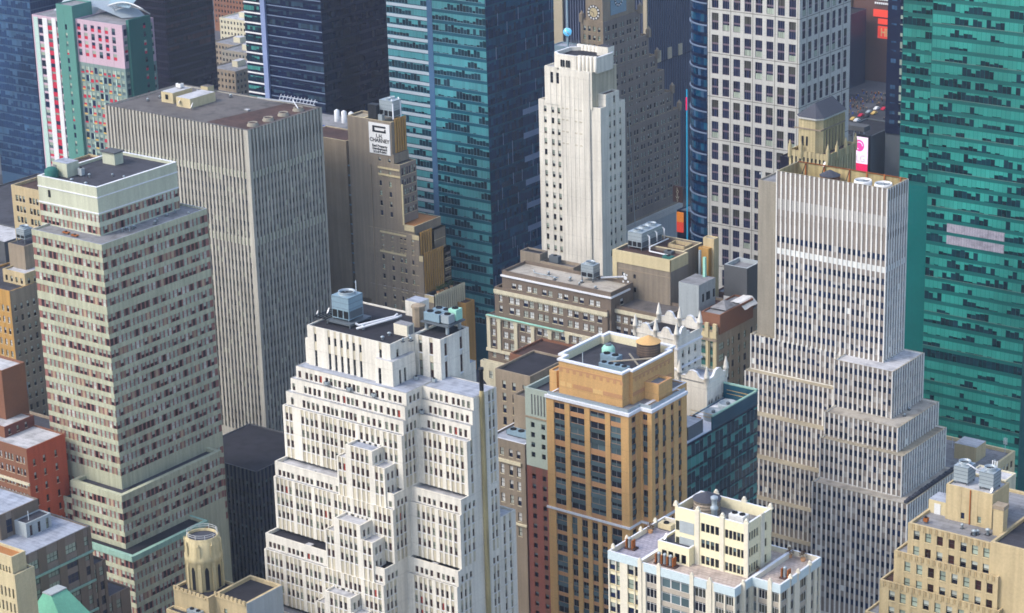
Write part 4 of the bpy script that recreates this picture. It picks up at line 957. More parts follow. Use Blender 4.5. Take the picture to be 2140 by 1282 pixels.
def dial(face, cx, cz, pl, r, m):
    o = MB(); P = b.P
    def disc(rr, d, mm, n=28):
        o.poly([P(face, pl, cx + rr * math.cos(2 * math.pi * i / n), cz + rr * math.sin(2 * math.pi * i / n), d) for i in range(n)], mm)
    disc(r, -.10, 'black_metal'); disc(r * .62, -.16, m)
    for k in range(12):
        a = 2 * math.pi * k / 12; x, z = cx + r * .82 * math.cos(a), cz + r * .82 * math.sin(a)
        o.poly([P(face, pl, x + r * .14 * math.cos(2 * math.pi * i / 10), z + r * .14 * math.sin(2 * math.pi * i / 10), -.2) for i in range(10)], 'white_paint')
    o.poly([P(face, pl, cx - .12, cz, -.22), P(face, pl, cx + .12, cz, -.22), P(face, pl, cx + .3, cz - 1.3, -.22), P(face, pl, cx + .1, cz - 1.3, -.22)], 'dark_void')
    o.poly([P(face, pl, cx - .1, cz - .1, -.23), P(face, pl, cx - 1.7, cz + .5, -.23), P(face, pl, cx - 1.7, cz + .7, -.23), P(face, pl, cx, cz + .15, -.23)], 'dark_void')
    return b.part('clock_dial', o)
dial('S', -550.6, 120.4, 780.0, 3.1, 'cream_stone')
mb = MB(); mb.box(-546.3, -546.05, 785.5, 796.5, 118.6, 131, 'steel_blue'); b.part('clock_panel', mb)
dial('E', 791.0, 124.6, -546.05, 3.2, 'steel_blue')

# ================= granite tower with curved glass corner =================
b = Building('office_tower', 'pale granite grid tower with paired dark windows and rounded glass corner', -420.4, 720)
MP = dict(pier='granite', spand='granite', pd=0, sdp=0, wd=.25, style='granite_pair')
rm = [(141.2 - 8 * i - 6.3, 141.2 - 8 * i) for i in range(-2, 15)]
cM = [(-456.6 + 4.56 * i, -453.75 + 4.56 * i) for i in range(8)]
eM = [(722.0 + 4.22 * i, 724.3 + 4.22 * i) for i in range(8)]
b.vol(-458.3, -420.4, 720, 756.2, 0, 165, 'granite', S=dict(cols=cM, rows=rm, zb=20, **MP), E=dict(cols=eM, rows=rm, zb=20, **MP), roof='roof_grey', par=1)
mb = MB()
for i in range(-3, 8): z = 142.4 - 16 * i; mb.box(-458.3, -420.3, 719.96, 720, z - .12, z + .12, 'granite_joint'); mb.box(-420.4, -420.36, 720, 756.2, z - .12, z + .12, 'granite_joint')
for u in (-457.4, -448.6, -439.4, -430.3, -421.1): mb.box(u - .1, u + .1, 719.95, 720, 20, 164, 'granite_joint')
for u in (725.2, 733.6, 742, 750.6): mb.box(-420.4, -420.35, u - .1, u + .1, 20, 164, 'granite_joint')
b.part('panel_joint', mb)
cxx, cyy, R0 = -458.6, 733.5, 13.3
for i in range(36):
    z = 160 - 4.0 * i
    if z < 22: break
    mb = MB(); n = 22
    for k in range(n):
        a0 = math.pi * (1.5 - .5 * k / n * 1.6); a1 = math.pi * (1.5 - .5 * (k + 1) / n * 1.6)
        def pt(a, r, zz): return (cxx + r * math.cos(a), cyy + r * math.sin(a), zz)
        mb.poly([pt(a0, R0, z - 2.6), pt(a1, R0, z - 2.6), pt(a1, R0, z), pt(a0, R0, z)], 'blue_glass_pale' if b.rnd.random() < .12 else ('teal_side_blind' if b.rnd.random() < .3 else 'teal_side_glass'))
        mb.poly([pt(a0, R0, z - 4), pt(a1, R0, z - 4), pt(a1, R0, z - 2.6), pt(a0, R0, z - 2.6)], 'navy_spandrel')
        if i % 2 == 0: mb.poly([pt(a0, R0 + .35, z - .1), pt(a1, R0 + .35, z - .1), pt(a1, R0 + .35, z + .35), pt(a0, R0 + .35, z + .35)], 'navy_line'); mb.poly([pt(a0, R0, z + .35), pt(a1, R0, z + .35), pt(a1, R0 + .35, z + .35), pt(a0, R0 + .35, z + .35)], 'navy_line')
    b.part('window_band', mb)

# ================= teal glass tower =================
b = Building('glass_tower', 'teal glass tower with white spandrel bands on its western bays', -528.2, 680)
FX = -528.2
b.vol(-574.8, FX, 680, 722, 0, 165, 'teal_spandrel', roof='roof_grey', par=1)
for i in range(-4, 29):
    z = 138.85 - 4.13 * i
    if z < 20 or z > 162: continue
    b.band('S', -552.9, FX, 680, z - 4.13 + 1.3, z - .05, -.02, 1.45, 'teal_glass_dark', 'teal_blind', 'teal_line', pdark=.5, fin=(0, 'teal_line', 'teal_line'))
    b.band('S', -574.8, -555.4, 680, z - 4.13 + 1.75, z - .05, -.02, 1.45, 'teal_glass_dark', 'teal_blind', 'teal_line', pdark=.5)
    mb = MB(); mb.box(-574.8, -555.4, 679.85, 680, z + .25, z + 1.4, 'white_spandrel'); b.part('white_spandrel', mb)
    b.band('E', 680, 722, FX, z - 4.13 + .3, z - .3, -.02, 1.4, 'teal_side_glass', 'teal_side_blind', 'teal_spandrel', pdark=.82, run=(2, 6), fin=(.07, 'navy_line'))
mb = MB(); mb.box(-555.4, -552.9, 679.8, 680, 0, 164, 'blue_glass_pale'); b.part('corner_strip', mb)
mb = MB()
for i in range(9): mb.box(FX, FX + .15, 701 + i * .3, 722, 98 - i * 9.2, 100.2 - i * 9.2, 'navy_line')
b.part('louvre_band', mb)

# ================= navy glass tower =================
b = Building('glass_tower', 'near black navy glass tower with thin pale floor lines', -625.6, 700)
EX = -625.6
b.vol(-667.0, EX, 700, 742, 0, 158, 'navy_spandrel', roof='roof_grey', par=1)
for i in range(-7, 25):
    z = 127.4 - 4.14 * i
    if z > 156 or z < 20: continue
    b.band('S', -654.8, EX, 700, z - 3.9, z - 1.5, -.02, 1.5, 'navy_glass', 'navy_blind', 'navy_spandrel', pdark=.75)
    b.band('S', -667.0, -657.2, 700, z - 3.2, z - 1.3, -.02, 1.5, 'teal_glass_dark', 'mint_blind_and_reflection', 'navy_spandrel', pdark=.55)
    b.band('E', 700, 742, EX, z - 3.6, z - .8, -.02, 1.5, 'navy_glass', 'navy_glass', 'navy_spandrel', pdark=.9)
    mb = MB(); mb.box(-654.8, EX + .06, 699.9, 700, z - .18, z + .18, 'navy_line'); mb.box(-667.0, -657.2, 699.8, 700, z - .3, z + .3, 'white_paint'); b.part('floor_line', mb)
mb = MB(); mb.box(-657.2, -654.8, 698.9, 700, 0, 157, 'lilac_column'); b.part('corner_column', mb)
mb = MB()
for i in range(3):
    mb.lathe(-560 - 3.4 * i, 640, [(1.0, 104), (1.0, 108), (.2, 108.6)], 'white_pipe', 12)
bw = Building('low_building', 'low block with blue awning strip between ribbed tower and brown brick tower', -558, 640)
bw.vol(-590, -556, 639, 655, 0, 101.5, 'navy_spandrel', roof='roof_grey', par=.3)
m2 = MB(); m2.box(-590, -555.8, 638.4, 639, 97.6, 102, 'blue_tarp'); bw.part('awning_strip', m2); bw.part('vent_stack', mb)

# ================= green glass tower, right =================
b = Building('glass_tower', 'bright sea green glass tower filling the right edge behind the white ribbed tower', -303.3, 660)
b.vol(-338.3, -303.3, 660, 700, 0, 185, 'aqua_spandrel', roof='roof_grey', par=1)
b.vol(-352.6, -338.3, 668, 700, 0, 185, 'aqua_spandrel', roof='roof_grey', par=1)
mb = MB(); mb.box(-338.34, -338.3, 660, 668, 0, 184, 'aqua_side'); b.part('corner_return', mb)
dk = {27}
for i in range(-5, 38):
    z = 164.0 - 3.9 * i
    if z < 18 or z > 184: continue
    pd = .3 if i < 27 else .1
    if i == 28: pd = 1.0
    if not (92 < z < 99.5 and True):
        b.band('S', -338.1, -303.4, 660, z - 2.62, z, -.02, 1.5, 'aqua_glass', 'aqua_glass' if i == 28 else 'aqua_blind', 'aqua_side', pdark=pd, run=(1, 4), fin=(0, 'aqua_line', 'aqua_line') if i % 3 == 0 else None)
    else:
        b.band('S', -338.1, -331.0, 660, z - 2.62, z, -.02, 1.5, 'aqua_glass', 'aqua_blind', 'aqua_side', pdark=.8, run=(2, 5))
        b.band('S', -311.2, -303.4, 660, z - 2.62, z, -.02, 1.5, 'aqua_glass', 'aqua_blind', 'aqua_side', pdark=.8, run=(2, 5))
        mb = MB(); mb.box(-331.0, -311.2, 659.9, 660, z - 2.7, z + .1, 'paver_blue'); b.part('louvre_panel', mb)
    b.band('S', -352.4, -338.5, 668, z - 2.62 + .4, z + .4, -.02, 1.5, 'aqua_glass', 'aqua_blind', 'aqua_side', pdark=.6 if z > 108 else .0, run=(2, 5)) if z > 108 else None
mb = MB(); mb.box(-352.6, -338.35, 667.9, 668, 20, 106, 'aqua_side'); b.part('smooth_wall', mb)

# ================= stone tower with slate roof (gothic top) =================
b = Building('gothic_tower', 'narrow tan gothic tower with dark slate hipped roof between the ribbed and granite towers', -391.4, 685)
BP = dict(pier='sandstone', spand='sandstone', pd=0, sdp=.2, wd=.35, style='tall_dark')
oct_ = [(-401.4, 687.6), (-399.2, 685.2), (-393.4, 685.0), (-391.4, 687), (-391.4, 701.4), (-401.4, 701.4)]
mb = MB(); mb.prism(oct_, 100, 117.6, 'sandstone'); b.part('upper_stage', mb)
mb = MB()
cx0, cy0 = -396.4, 693.4
rf = [(p[0] + (-.5 if p[0] < cx0 else .5), p[1] + (-.5 if p[1] < cy0 else .5)) for p in oct_]
r1_, r2_ = (-396.4, 690.0, 122.0), (-396.4, 701.6, 122.0)
for a, c, q in ((0, 1, (r1_,)), (1, 2, (r1_,)), (2, 3, (r1_,)), (3, 4, (r2_, r1_)), (4, 5, (r2_,)), (5, 0, (r1_, r2_))):
    mb.poly([(*rf[a], 117.9), (*rf[c], 117.9)] + list(q), 'slate')
for i in range(6): a, c = rf[i], rf[(i + 1) % 6]; mb.poly([(*a, 117.4), (*c, 117.4), (*c, 117.95), (*a, 117.95)], 'granite')
b.part('roof', mb)
mb = MB()
for y in [688.2 + 1.05 * i for i in range(13)]: mb.box(-391.4, -391.15, y, y + .35, 103, 117.4, 'sandstone')
for y in [688.75 + 2.1 * i for i in range(6)]: mb.box(-391.42, -391.3, y, y + .5, 106, 113.4, 'dark_void')
for u in (-398.3, -396.6): mb.box(u - .35, u + .35, 684.95, 685.2, 108.2, 111.4, 'dark_void'); mb.box(u - .35, u + .35, 684.95, 685.2, 104, 106, 'dark_void')
mb.box(-401.6, -391.1, 684.9, 685.1, 113.8, 114.3, 'tan_brick_old'); mb.box(-391.4, -391.1, 685, 701.4, 113.8, 114.3, 'tan_brick_old')
b.part('tracery', mb)
b.vol(-402.6, -387.6, 683.6, 703, 0, 106.5, 'sandstone', S=dict(cols=even(-402.6, -388, 1.6, .7), rows=[(100.2, 104.4)], zb=90, **BP), E=dict(cols=even(684, 703, 1.8, .7), rows=[(98, 103.5)], zb=90, **dict(BP, style='small_dark')), roof='roof_rust', par=.8)
for x, y in ((-402.4, 683.8), (-398, 683.7), (-388, 684.2), (-387.8, 690), (-387.8, 696), (-387.8, 702.6)):
    mb = MB(); mb.lathe(x, y, [(.7, 104), (.7, 107.6), (.5, 108.4), (.08, 110)], 'sandstone', 8); b.part('pinnacle', mb)
b.vol(-411, -402.7, 692, 704, 0, 101, 'brown_tower', roof='roof_black', par=.4)
mat('sign_orange', (222, 130, 40), emit=.35, var=.05); mat('sign_red', (220, 66, 44), emit=.35, var=.05); mat('sign_blue', (26, 52, 170), emit=.25, var=.05); mat('sign_cyan', (40, 150, 190), emit=.3, var=.05)
# ================= blue glass tower, far left =================
b = Building('glass_tower', 'blue glass apartment tower at the far left edge', -820, 722)
b.vol(-850, -820, 722, 750, 0, 120, 'blue_frame', roof='roof_grey', par=1)
for i in range(26):
    z = 118 - 3.6 * i
    if z < 8: break
    b.band('S', -850, -820, 722, z - 3.25, z, -.02, 1.6, 'blue_glass', 'blue_glass_pale', 'blue_glass_pale', pdark=.85, run=(1, 3))
    b.band('E', 722, 750, -820, z - 3.1, z, -.02, 1.6, 'blue_glass', 'blue_glass', 'blue_frame', pdark=.6, run=(1, 4))

# ================= colourful hotel =================
b = Building('hotel_tower', 'hotel tower with pink, red, white and green striped facade panels', -728, 690)
HP = dict(pier='pink_panel', spand='pink_panel', pd=0, sdp=.04, wd=.16, style='hotel_red')
rh = down(110.9, 5, 3.65, 2.8)
HX = -728.0
up = at(2.1, -754.3, -750.2, -746.0, -741.8, -737.6, -733.4)
b.vol(-756, HX, 690, 708.4, 94.2, 112.8, 'pink_panel', S=dict(cols=up, rows=rh, **HP), E=dict(cols=at(1.8, 691.6, 706.8), rows=rh, **dict(HP, style='hotel')), roof='roof_grey', par=.3)
rl = downto(92.6, 25, 3.65, 2.7)
GP = dict(pier='hotel_grey', spand='hotel_grey', pd=0, sdp=.04, wd=.16, style='hotel')
b.vol(-756, HX, 690, 708.4, 0, 94.2, 'hotel_grey', S=dict(cols=even(-755.6, HX, 2.75, 1.8, .3, .5), rows=rl, zb=25, **GP), E=dict(cols=at(1.8, 691.6, 706.8), rows=rl, zb=25, **GP), top=False)
mb = MB()
for i, r in enumerate(rl):
    for k, (u0, u1) in enumerate(even(-755.6, HX, 2.75, 1.8, .3, .5)):
        if k % 2 == 0: mb.box(u0, u1, 689.9, 690, r[0] - .3, r[0] + .35, 'yellow_panel' if (i + k) % 3 else 'red_panel')
    for k in (2, 5, 8): 
        c = even(-755.6, HX, 2.75, 1.8, .3, .5)[k]; mb.box(c[0] - .75, c[0] - .2, 689.9, 690, r[0], r[1], 'hotel_mint')
b.part('colour_panel', mb)
b.vol(-783, -765.8, 690, 708, 0, 111.8, 'pink_panel', S=dict(cols=[(-779.3, -776.6), (-773.4, -770.8), (-768.1, -765.9)], rows=downto(110.4, 25, 3.65, 2.7), zb=25, **dict(HP, style='hotel')), roof='roof_grey', par=.3)
mb = MB(); mb.box(-782.0, -779.4, 689.8, 690, 20, 111, 'hotel_mint'); mb.box(-776.5, -773.5, 689.8, 690, 20, 111, 'white_paint'); mb.box(-770.7, -768.2, 689.8, 690, 20, 111.5, 'white_paint')
for r in downto(108.0, 25, 3.65, 1.9): mb.box(-773.4, -770.8, 689.85, 689.95, r[0], r[1], 'red_panel')
b.part('stripe', mb)
b.vol(-765.8, -756, 688.6, 700, 0, 118.4, 'hotel_green', S=dict(cols=at(1.3, -760.6), rows=downto(110, 25, 3.65, 2.2), zb=25, **dict(HP, pier='hotel_green', spand='hotel_green', style='hotel')), roof='roof_grey', par=.5)
b.vol(HX, HX + 1.6, 692.4, 705.2, 0, 114.6, 'hotel_green_dark', E=dict(cols=at(1.5, 701.3), rows=downto(112, 25, 3.65, 2.2), zb=25, **dict(HP, pier='hotel_green_dark', spand='hotel_green_dark', style='hotel_red')), roof='roof_grey', par=.3)
mb = MB()
mb.poly([(-762, 700, 118), (-738, 700, 113), (-732, 708, 113), (-756, 716, 121)], 'galvanised'); mb.poly([(-780, 700, 112), (-756, 700, 112), (-752, 716, 124), (-776, 716, 124)], 'galvanised')
mb.poly([(-748, 702, 118), (-734, 700.5, 117.5), (-733, 713, 126), (-750, 715, 126)], 'steel_blue')
b.part('sloped_roof', mb)
mb = MB()
pts = [(-746 + 1.7 * i, 700 + .2 * i, 117.5 + 2.2 * math.sin(i / 11 * math.pi)) for i in range(12)]
mb.tube(pts, .3, 'white_paint'); mb.tube([(p[0] + .8, p[1] + 3, p[2] - 2.4) for p in pts], .25, 'white_paint')
for i in range(11): p, q = pts[i], pts[i + 1]; mb.tube([p, (q[0] + .8, q[1] + 3, q[2] - 2.4)], .18, 'white_paint'); mb.tube([q, (p[0] + .8, p[1] + 3, p[2] - 2.4)], .18, 'white_paint')
b.part('roof_truss', mb)

# ================= dark brown tower =================
b = Building('office_tower', 'dark brown glass tower behind the ribbed tower with amber reflections', -875, 860)
b.vol(-897, -875, 860, 895, 0, 110, 'brown_tower', roof='roof_black', par=1)
for i in range(24):
    z = 108 - 3.9 * i
    if z < 14: break
    b.band('S', -897, -875, 860, z - 2.7, z, -.02, 1.7, 'brown_tower_glass', 'brown_tower_glass', 'brown_tower', pdark=1)
    b.band('E', 860, 895, -875, z - 2.7, z, -.02, 1.7, 'brown_tower_glass', 'glass_brown' if 8 <= i <= 14 else 'brown_tower_glass', 'brown_tower', pdark=.7 if 8 <= i <= 14 else 1)  # brown panes on the middle floors paint in the amber reflections

# ================= dark striped tower with stone corner =================
b = Building('office_tower', 'dark navy tower with thin white vertical fins and tan stone corner strip', -611, 905)
b.vol(-664, -609, 905, 945, 0, 150, 'astor_dark', roof='roof_grey', par=1)
mb = MB()
for i in range(30): u = -655 + i * 1.5; mb.box(u - .1, u + .1, 904.6, 905, 0, 148, 'astor_fin')
for i in range(26): u = 906.2 + i * 1.5; mb.box(-609, -608.65, u - .08, u + .08, 0, 148, 'astor_fin')
b.part('fin', mb)
mb = MB(); mb.box(-664.2, -656.2, 904.0, 905, 0, 150, 'astor_stone'); mb.box(-610.6, -608.6, 904.2, 905, 0, 150, 'astor_stone'); b.part('stone_corner', mb)
mb = MB()
for u in (914.5, 923.5, 932.5): mb.box(-609, -608.3, u - 2.1, u + 1.1, 66.5, 71.8, 'astor_stone')
mb.box(-609, -608.5, 905, 945, 66.2, 66.6, 'astor_dark'); b.part('stone_panel', mb)

# ================= low flat-roofed tower under the mast ball =================
b = Building('low_tower', 'grey flat roofed tower carrying a mast, behind the white deco tower', -556, 772)
b.vol(-566, -553.5, 772, 779, 0, 107.0, 'steel_blue', roof='roof_blue', par=.5)
mb = MB()
for i in range(9): mb.tube([(-560 + .75 * i, 774.5, 106.5), (-560 + .75 * i, 774.5, 109.6)], .12, 'galv_dark')
b.part('roof_rail', mb)

# ================= far streets: side walls, dark tower, signs; black roofs hold neighbours' shade painted as colour =================
b = Building('dark_building', 'narrow dark building with scattered pale blue windows beside the green glass tower', -456, 845)
b.vol(-453.5, -446.5, 846, 880, 69, 140, 'astor_dark', roof='roof_black', par=.5)
b.vol(-453.5, -440, 846.5, 880, 0, 69, 'galv_dark', roof='roof_black', par=.5)
for i in range(20):
    z = 136 - 3.6 * i
    if z < 72: break
    if b.rnd.random() < .75: b.band('S', -451.6, -449.3, 846, z - 1.7, z, -.03, 1.2, 'astor_dark', 'blue_glass_pale', 'astor_dark', pdark=.25)
    b.band('S', -447.6, -446.6, 846, z - 2.6, z, -.03, 1.2, 'glass_navy', 'blind_sage' , 'astor_dark', pdark=.45)
b = Building('dark_building', 'shadowed building with billboard scaffold behind the gothic tower', -475, 850)
b.vol(-475, -459, 842, 870, 0, 67, 'galv_dark', roof='roof_black', par=.5)
mb = MB()
for x in (-463.2, -460.8, -458.6): mb.tube([(x, 838, 44), (x, 838, 71)], .28, 'galvanised')
for z in (50, 56, 62): mb.tube([(-463.2, 838, z), (-458.6, 838, z + 6)], .2, 'galvanised'); mb.tube([(-466, 838, z), (-458.6, 838, z - 4)], .2, 'galvanised')
mb.box(-469, -458, 837, 842, 70.5, 72.5, 'grey_dark'); b.part('scaffold', mb)
b = Building('dark_building', 'low shadowed building behind the red blade sign beside the curved glass corner', -490, 770)
b.vol(-500, -486, 763, 800, 0, 50, 'astor_dark', roof='roof_grey', par=.6)
b.vol(-500, -488, 800, 818, 0, 38, 'brown_tower', roof='roof_black', par=.6)
b = Building('dark_building', 'blocky dark building with grey roof below the red hotel sign', -615, 1130)
b.vol(-668, -640.5, 1040, 1170, 0, 42, 'astor_dark', roof='roof_black', par=.6)
b.vol(-672, -654, 1175, 1240, 0, 75, 'terracotta', roof='roof_grey', par=.6)
b = Building('sign_building', 'building faced with stacked red advertising panels at the far street end', -612, 1176)
b.vol(-652, -618, 1176, 1200, 0, 70, 'maroon_brick2', roof='roof_grey', par=.6)
s = tag(empty('advert_sign', (-631, 1175.7, 36)), 'red illuminated advertising sign with pale letters at the far end of the dark street', 'sign')
mb = MB(); mb.box(-636, -624, 1175.2, 1175.9, 25, 31.8, 'sign_red'); mb.box(-636, -624, 1175.2, 1175.9, 33, 36, 'sign_red'); mb.box(-639, -624, 1175.2, 1175.9, 37, 41, 'sign_red'); mb.build('panel', s, s.location)
text('HER', 6.4, (-629.8, 1175.1, 28.3), RS, 'orange_pale', s.children[0] if s.children else s, org=s.location, align='CENTER', sx=.75, off=.12)
mb = MB()
for r_ in range(5):
    for k in range(6 + r_): mb.lathe(-632 + (k - (5 + r_) / 2) * 1.3, 1175.4, [(.5, 53 - r_ * 2.2), (.5, 54 - r_ * 2.2)], 'white_paint', 8)
mb.build('bulb_pattern', s, s.location)
s = tag(empty('video_billboard', (-460.5, 833, 56)), 'tall glowing pink and white video billboard between the gothic and green glass towers', 'billboard')
mat('screen_white', (236, 208, 232), emit=.55, var=.02); mat('screen_pink', (226, 60, 140), emit=.6, var=.02); mat('screen_red', (196, 20, 78), emit=.6, var=.02); mat('screen_grey', (236, 240, 238), emit=.5, var=.02)
def bx(name, par, *a):
    m_ = MB(); m_.box(*a); o = m_.build(name, par, par.location); return o
Lx = -460.0
hs_ = bx('housing', s, Lx - .6, Lx + 6.6, 833.0, 834.2, 53.5, 70.6, 'black_metal'); sc_ = bx('screen', s, Lx, Lx + 6, 832.8, 833.0, 58.6, 69.6, 'screen_white'); bx('lower_screen', s, Lx, Lx + 6, 832.8, 833.0, 54.4, 58.6, 'screen_red')
mb = MB(); mb.poly([(Lx + 2.2 + 2.2 * math.cos(i * math.pi / 12), 832.7, 66.0 + 2.4 * math.sin(i * math.pi / 12)) for i in range(24)], 'screen_pink'); mb.tube([(Lx + 2.2 + 1.5 * math.cos(a), 832.6, 66.0 + 1.5 * math.sin(a)) for a in [x * .35 for x in range(14)]], .16, 'screen_white', 6); mb.build('emblem', sc_, s.location)
text('LG', 4.2, (Lx + 2.9, 832.65, 60.6), RS, 'white_paint', sc_, org=s.location, sx=.8)
s = tag(empty('blade_sign', (-496.5, 758, 58)), 'narrow dark red vertical blade sign with pale letters beside the curved glass corner', 'sign')
bd = bx('board', s, -498.6, -494.2, 758, 758.8, 54.8, 61.2, 'maroon_brick2')
for k, ch in enumerate('LOEWS'): text(ch, 1.5, (-496.4, 757.9, 60.2 - 1.15 * k), RS, 'cream_brick', bd, org=s.location)
s = tag(empty('blade_sign', (-496.5, 760, 46)), 'orange over red vertical blade sign lower on the same dark street front', 'sign')
bx('upper_panel', s, -498.2, -495.4, 760, 760.8, 46.2, 50, 'sign_orange'); bx('lower_panel', s, -498.2, -495.4, 760, 760.8, 42.0, 46.2, 'sign_red')
s = tag(empty('neon_strip', (-491.5, 747, 70)), 'tall cyan light strip running down beside the curved glass corner', 'light strip')
bx('tube', s, -484.5, -484.1, 746.0, 746.4, 40, 104, 'sign_cyan'); bx('red_segment', s, -484.55, -484.05, 745.8, 746.0, 96, 101, 'screen_red')
s = tag(empty('banner_sign', (-507, 879, 52)), 'long dark blue vertical banner sign in the shadowed street', 'sign')
P_ = (-511, 879.0); bx('board', s, -509.0, -505.2, 878.9, 879.6, 46.5, 57.5, 'sign_blue')

# ================= far low-rise blocks between the dark towers =================
rl_ = random.Random(3)
LOW = [('buff brick walk-up with flat grey roof nearest the gap between the dark towers', -888, 922, 20, 26, 27, 'tan_brick_old', 'roof_grey'),
       ('taller tan side wall with faded mural below the gap', -872, 940, 14, 22, 30, 'slab_tan', 'roof_tan'),
       ('small buff block with bulkhead in the far gap', -905, 945, 16, 18, 20, 'tan_brick_old', 'roof_grey'),
       ('cream walk-up with white cornice in the far gap', -925, 975, 24, 18, 22, 'slab_tan', 'roof_grey'),
       ('white fronted low block in the far gap', -908, 985, 16, 14, 24, 'white_stone', 'roof_dark'),
       ('grey roofed tenement behind the white fronted block', -955, 1000, 26, 20, 18, 'tan_brick_old', 'roof_grey'),
       ('red brick tenement row high in the far gap', -950, 1035, 34, 18, 24, 'maroon_brick', 'roof_grey'),
       ('pale tenement with light well at the top of the far gap', -990, 1040, 22, 20, 22, 'loft_cream', 'roof_pale'),
       ('rust brick tenement at the top of the far gap', -975, 1075, 40, 22, 24, 'rust_brick', 'roof_dark'),
       ('cream block at the upper left of the far gap', -1030, 1085, 30, 24, 26, 'rust_brick', 'roof_grey')]
for lb, x, y, w_, d_, h_, m_, r_ in LOW:
    b = Building('tenement', lb, x, y, group='low-rise blocks in the far gap')
    b.vol(x - w_, x, y, y + d_, 0, h_, m_, S=dict(cols=even(x - w_, x, 2.6, 1.2), rows=downto(h_ - 1.6, 4, 3.4, 1.7), zb=3, pier=m_, spand=m_, style='small_dark'), E=dict(cols=even(y, y + d_, 2.8, 1.2), rows=downto(h_ - 1.6, 4, 3.4, 1.7), zb=3, pier=m_, spand=m_, style='small_dark'), roof=r_, par=.7)
    b.box('bulkhead', x - w_ * .6, x - w_ * .4, y + d_ * .4, y + d_ * .65, h_ - .7, h_ + 2.6, 'loft_cream', 'roof_pale')
s = tag(empty('roof_sign', (-876, 930, 32)), 'white block letters standing on a tan roof in the far gap', 'sign')
text('CM', 4.6, (-873.5, 935, 35.2), RS, 'white_paint', s, ext=.2); text('RY', 4.6, (-873, 935, 30.8), RS, 'frame_grey', s, ext=.2)

# ================= left edge buildings =================
b = Building('loft_building', 'tan loft building with grouped windows left of the green banded tower roof', -640, 545)
def gr(x0, x1, m, **k): return dict(pier=m, spand=m, style='hung_pale', **k)
b.vol(-637.5, -615.5, 545, 565, 0, 92.5, 'tan_brick', S=dict(cols=groups(-637.5, -615.5, 6.9, 3, 1.75, 1.25, .8, .3), rows=downto(89.2, 60, 3.9, 2.3), zb=58, **gr(0, 0, 'tan_brick')), roof='roof_rust', par=1.0, pt=.5)
b.vol(-623, -608, 556, 570, 0, 100.0, 'tan_brick', S=dict(cols=at(1.4, -619.5, -612), rows=[(94.6, 97.2)], zb=90, **gr(0, 0, 'tan_brick')), roof='roof_rust', par=.7)
b.vol(-632, -625, 566, 576, 0, 95.5, 'mint_copper', roof='roof_dark', par=.3)
b = Building('brick_building', 'dark brown brick building with rows of small windows at the left edge', -537, 455)
K = gr(0, 0, 'ochre_dark')
b.vol(-560, -537.5, 455, 486, 0, 96.0, 'ochre_brick', S=dict(cols=even(-560, -537.5, 2.2, 1.0), rows=downto(91.2, 45, 3.65, 1.9), zb=40, pier='ochre_brick', spand='ochre_brick', style='hung_white'), E=dict(cols=even(455, 486, 2.5, 1.0, .5, .5), rows=downto(91.2, 45, 3.65, 1.9), zb=40, pier='tan_brick_old', spand='tan_brick_old', style='hung_pale'), roof='roof_dark', par=.6)
b.vol(-548, -538.2, 462, 480, 90, 99.5, 'tan_brick', S=dict(cols=even(-548, -538.2, 2.4, 1.0), rows=[(96, 97.8)], **gr(0, 0, 'tan_brick')), E=dict(cols=even(462, 480, 2.5, 1.0), rows=[(96, 97.8)], **gr(0, 0, 'tan_brick')), roof='roof_pale', par=.5)
b.vol(-549, -541.8, 466, 475, 99, 106.5, 'tan_brick_old', roof='roof_dark', par=.3)
b.vol(-545, -536, 482, 492, 90, 103.5, 'rust_brick', roof='roof_pale', par=.5)
b = Building('brick_building', 'red painted brick side wall building with white roof beside the green banded tower', -472, 400)
b.vol(-500, -472.0, 400, 414.0, 0, 78.2, 'rust_brick', S=dict(cols=groups(-500, -472.0, 4.6, 3, 1.3, .85, .2, .5), rows=downto(75.6, 50, 3.6, 1.9), zb=45, pier='rust_brick', spand='rust_brick', style='hung_white'), E=dict(cols=at(.95, 402.4, 406.0, 410.2), rows=downto(74.6, 50, 3.9, 1.9), zb=45, pier='red_brick', spand='red_brick', style='hung_pale'), roof='roof_pale', par=.4, pt=.4, Nm='red_brick')
mb = MB(); mb.box(-500.3, -471.8, 399.5, 400, 67.6, 68.3, 'loft_cream'); b.part('cornice', mb)
mb = MB(); mb.box(-472.0, -471.94, 400.05, 413.9, 46, 46.4, 'red_brick'); b.part('base_band', mb)
b.vol(-500, -484.0, 403.2, 414.0, 77, 81.0, 'rust_brick', E=dict(cols=at(.9, 405, 408, 411), rows=[(78.4, 80)], **gr(0, 0, 'maroon_brick')), roof='roof_pale', par=.4)
b.vol(-506, -488.6, 408.0, 416.5, 70, 95.0, 'rust_brick', roof='roof_pale', par=.6)
b = Building('low_building', 'low block with bright white roof strip below the blue glass tower', -722, 612)
b.vol(-800, -722, 611, 628, 0, 40, 'grey_dark', roof='roof_pale', par=.5)
b.vol(-800, -700, 585, 605, 0, 33, 'loft_brick', roof='roof_dark', par=.6)
b.vol(-800, -735, 632, 700, 0, 36, 'grey_dark', roof='roof_dark', par=.6)
b = Building('low_building', 'dark sunken roofs with vents between the brick blocks and the green banded tower', -500, 455)
b.vol(-520, -494, 440, 470, 0, 60, 'grey_dark', roof='roof_black', par=.6)
b.vol(-535, -495, 425, 440, 0, 67, 'tan_brick_old', roof='roof_dark', par=.8)
b = Building('loft_building', 'grey brown loft building with triple windows, copper sills and blue grey roof, lower left', -408.2, 338.7)
LX = -408.2
gt = dict(pier='loft_brick', spand='brown_brick_dark', pd=0, sdp=.15, wd=.35, style='office_trio')
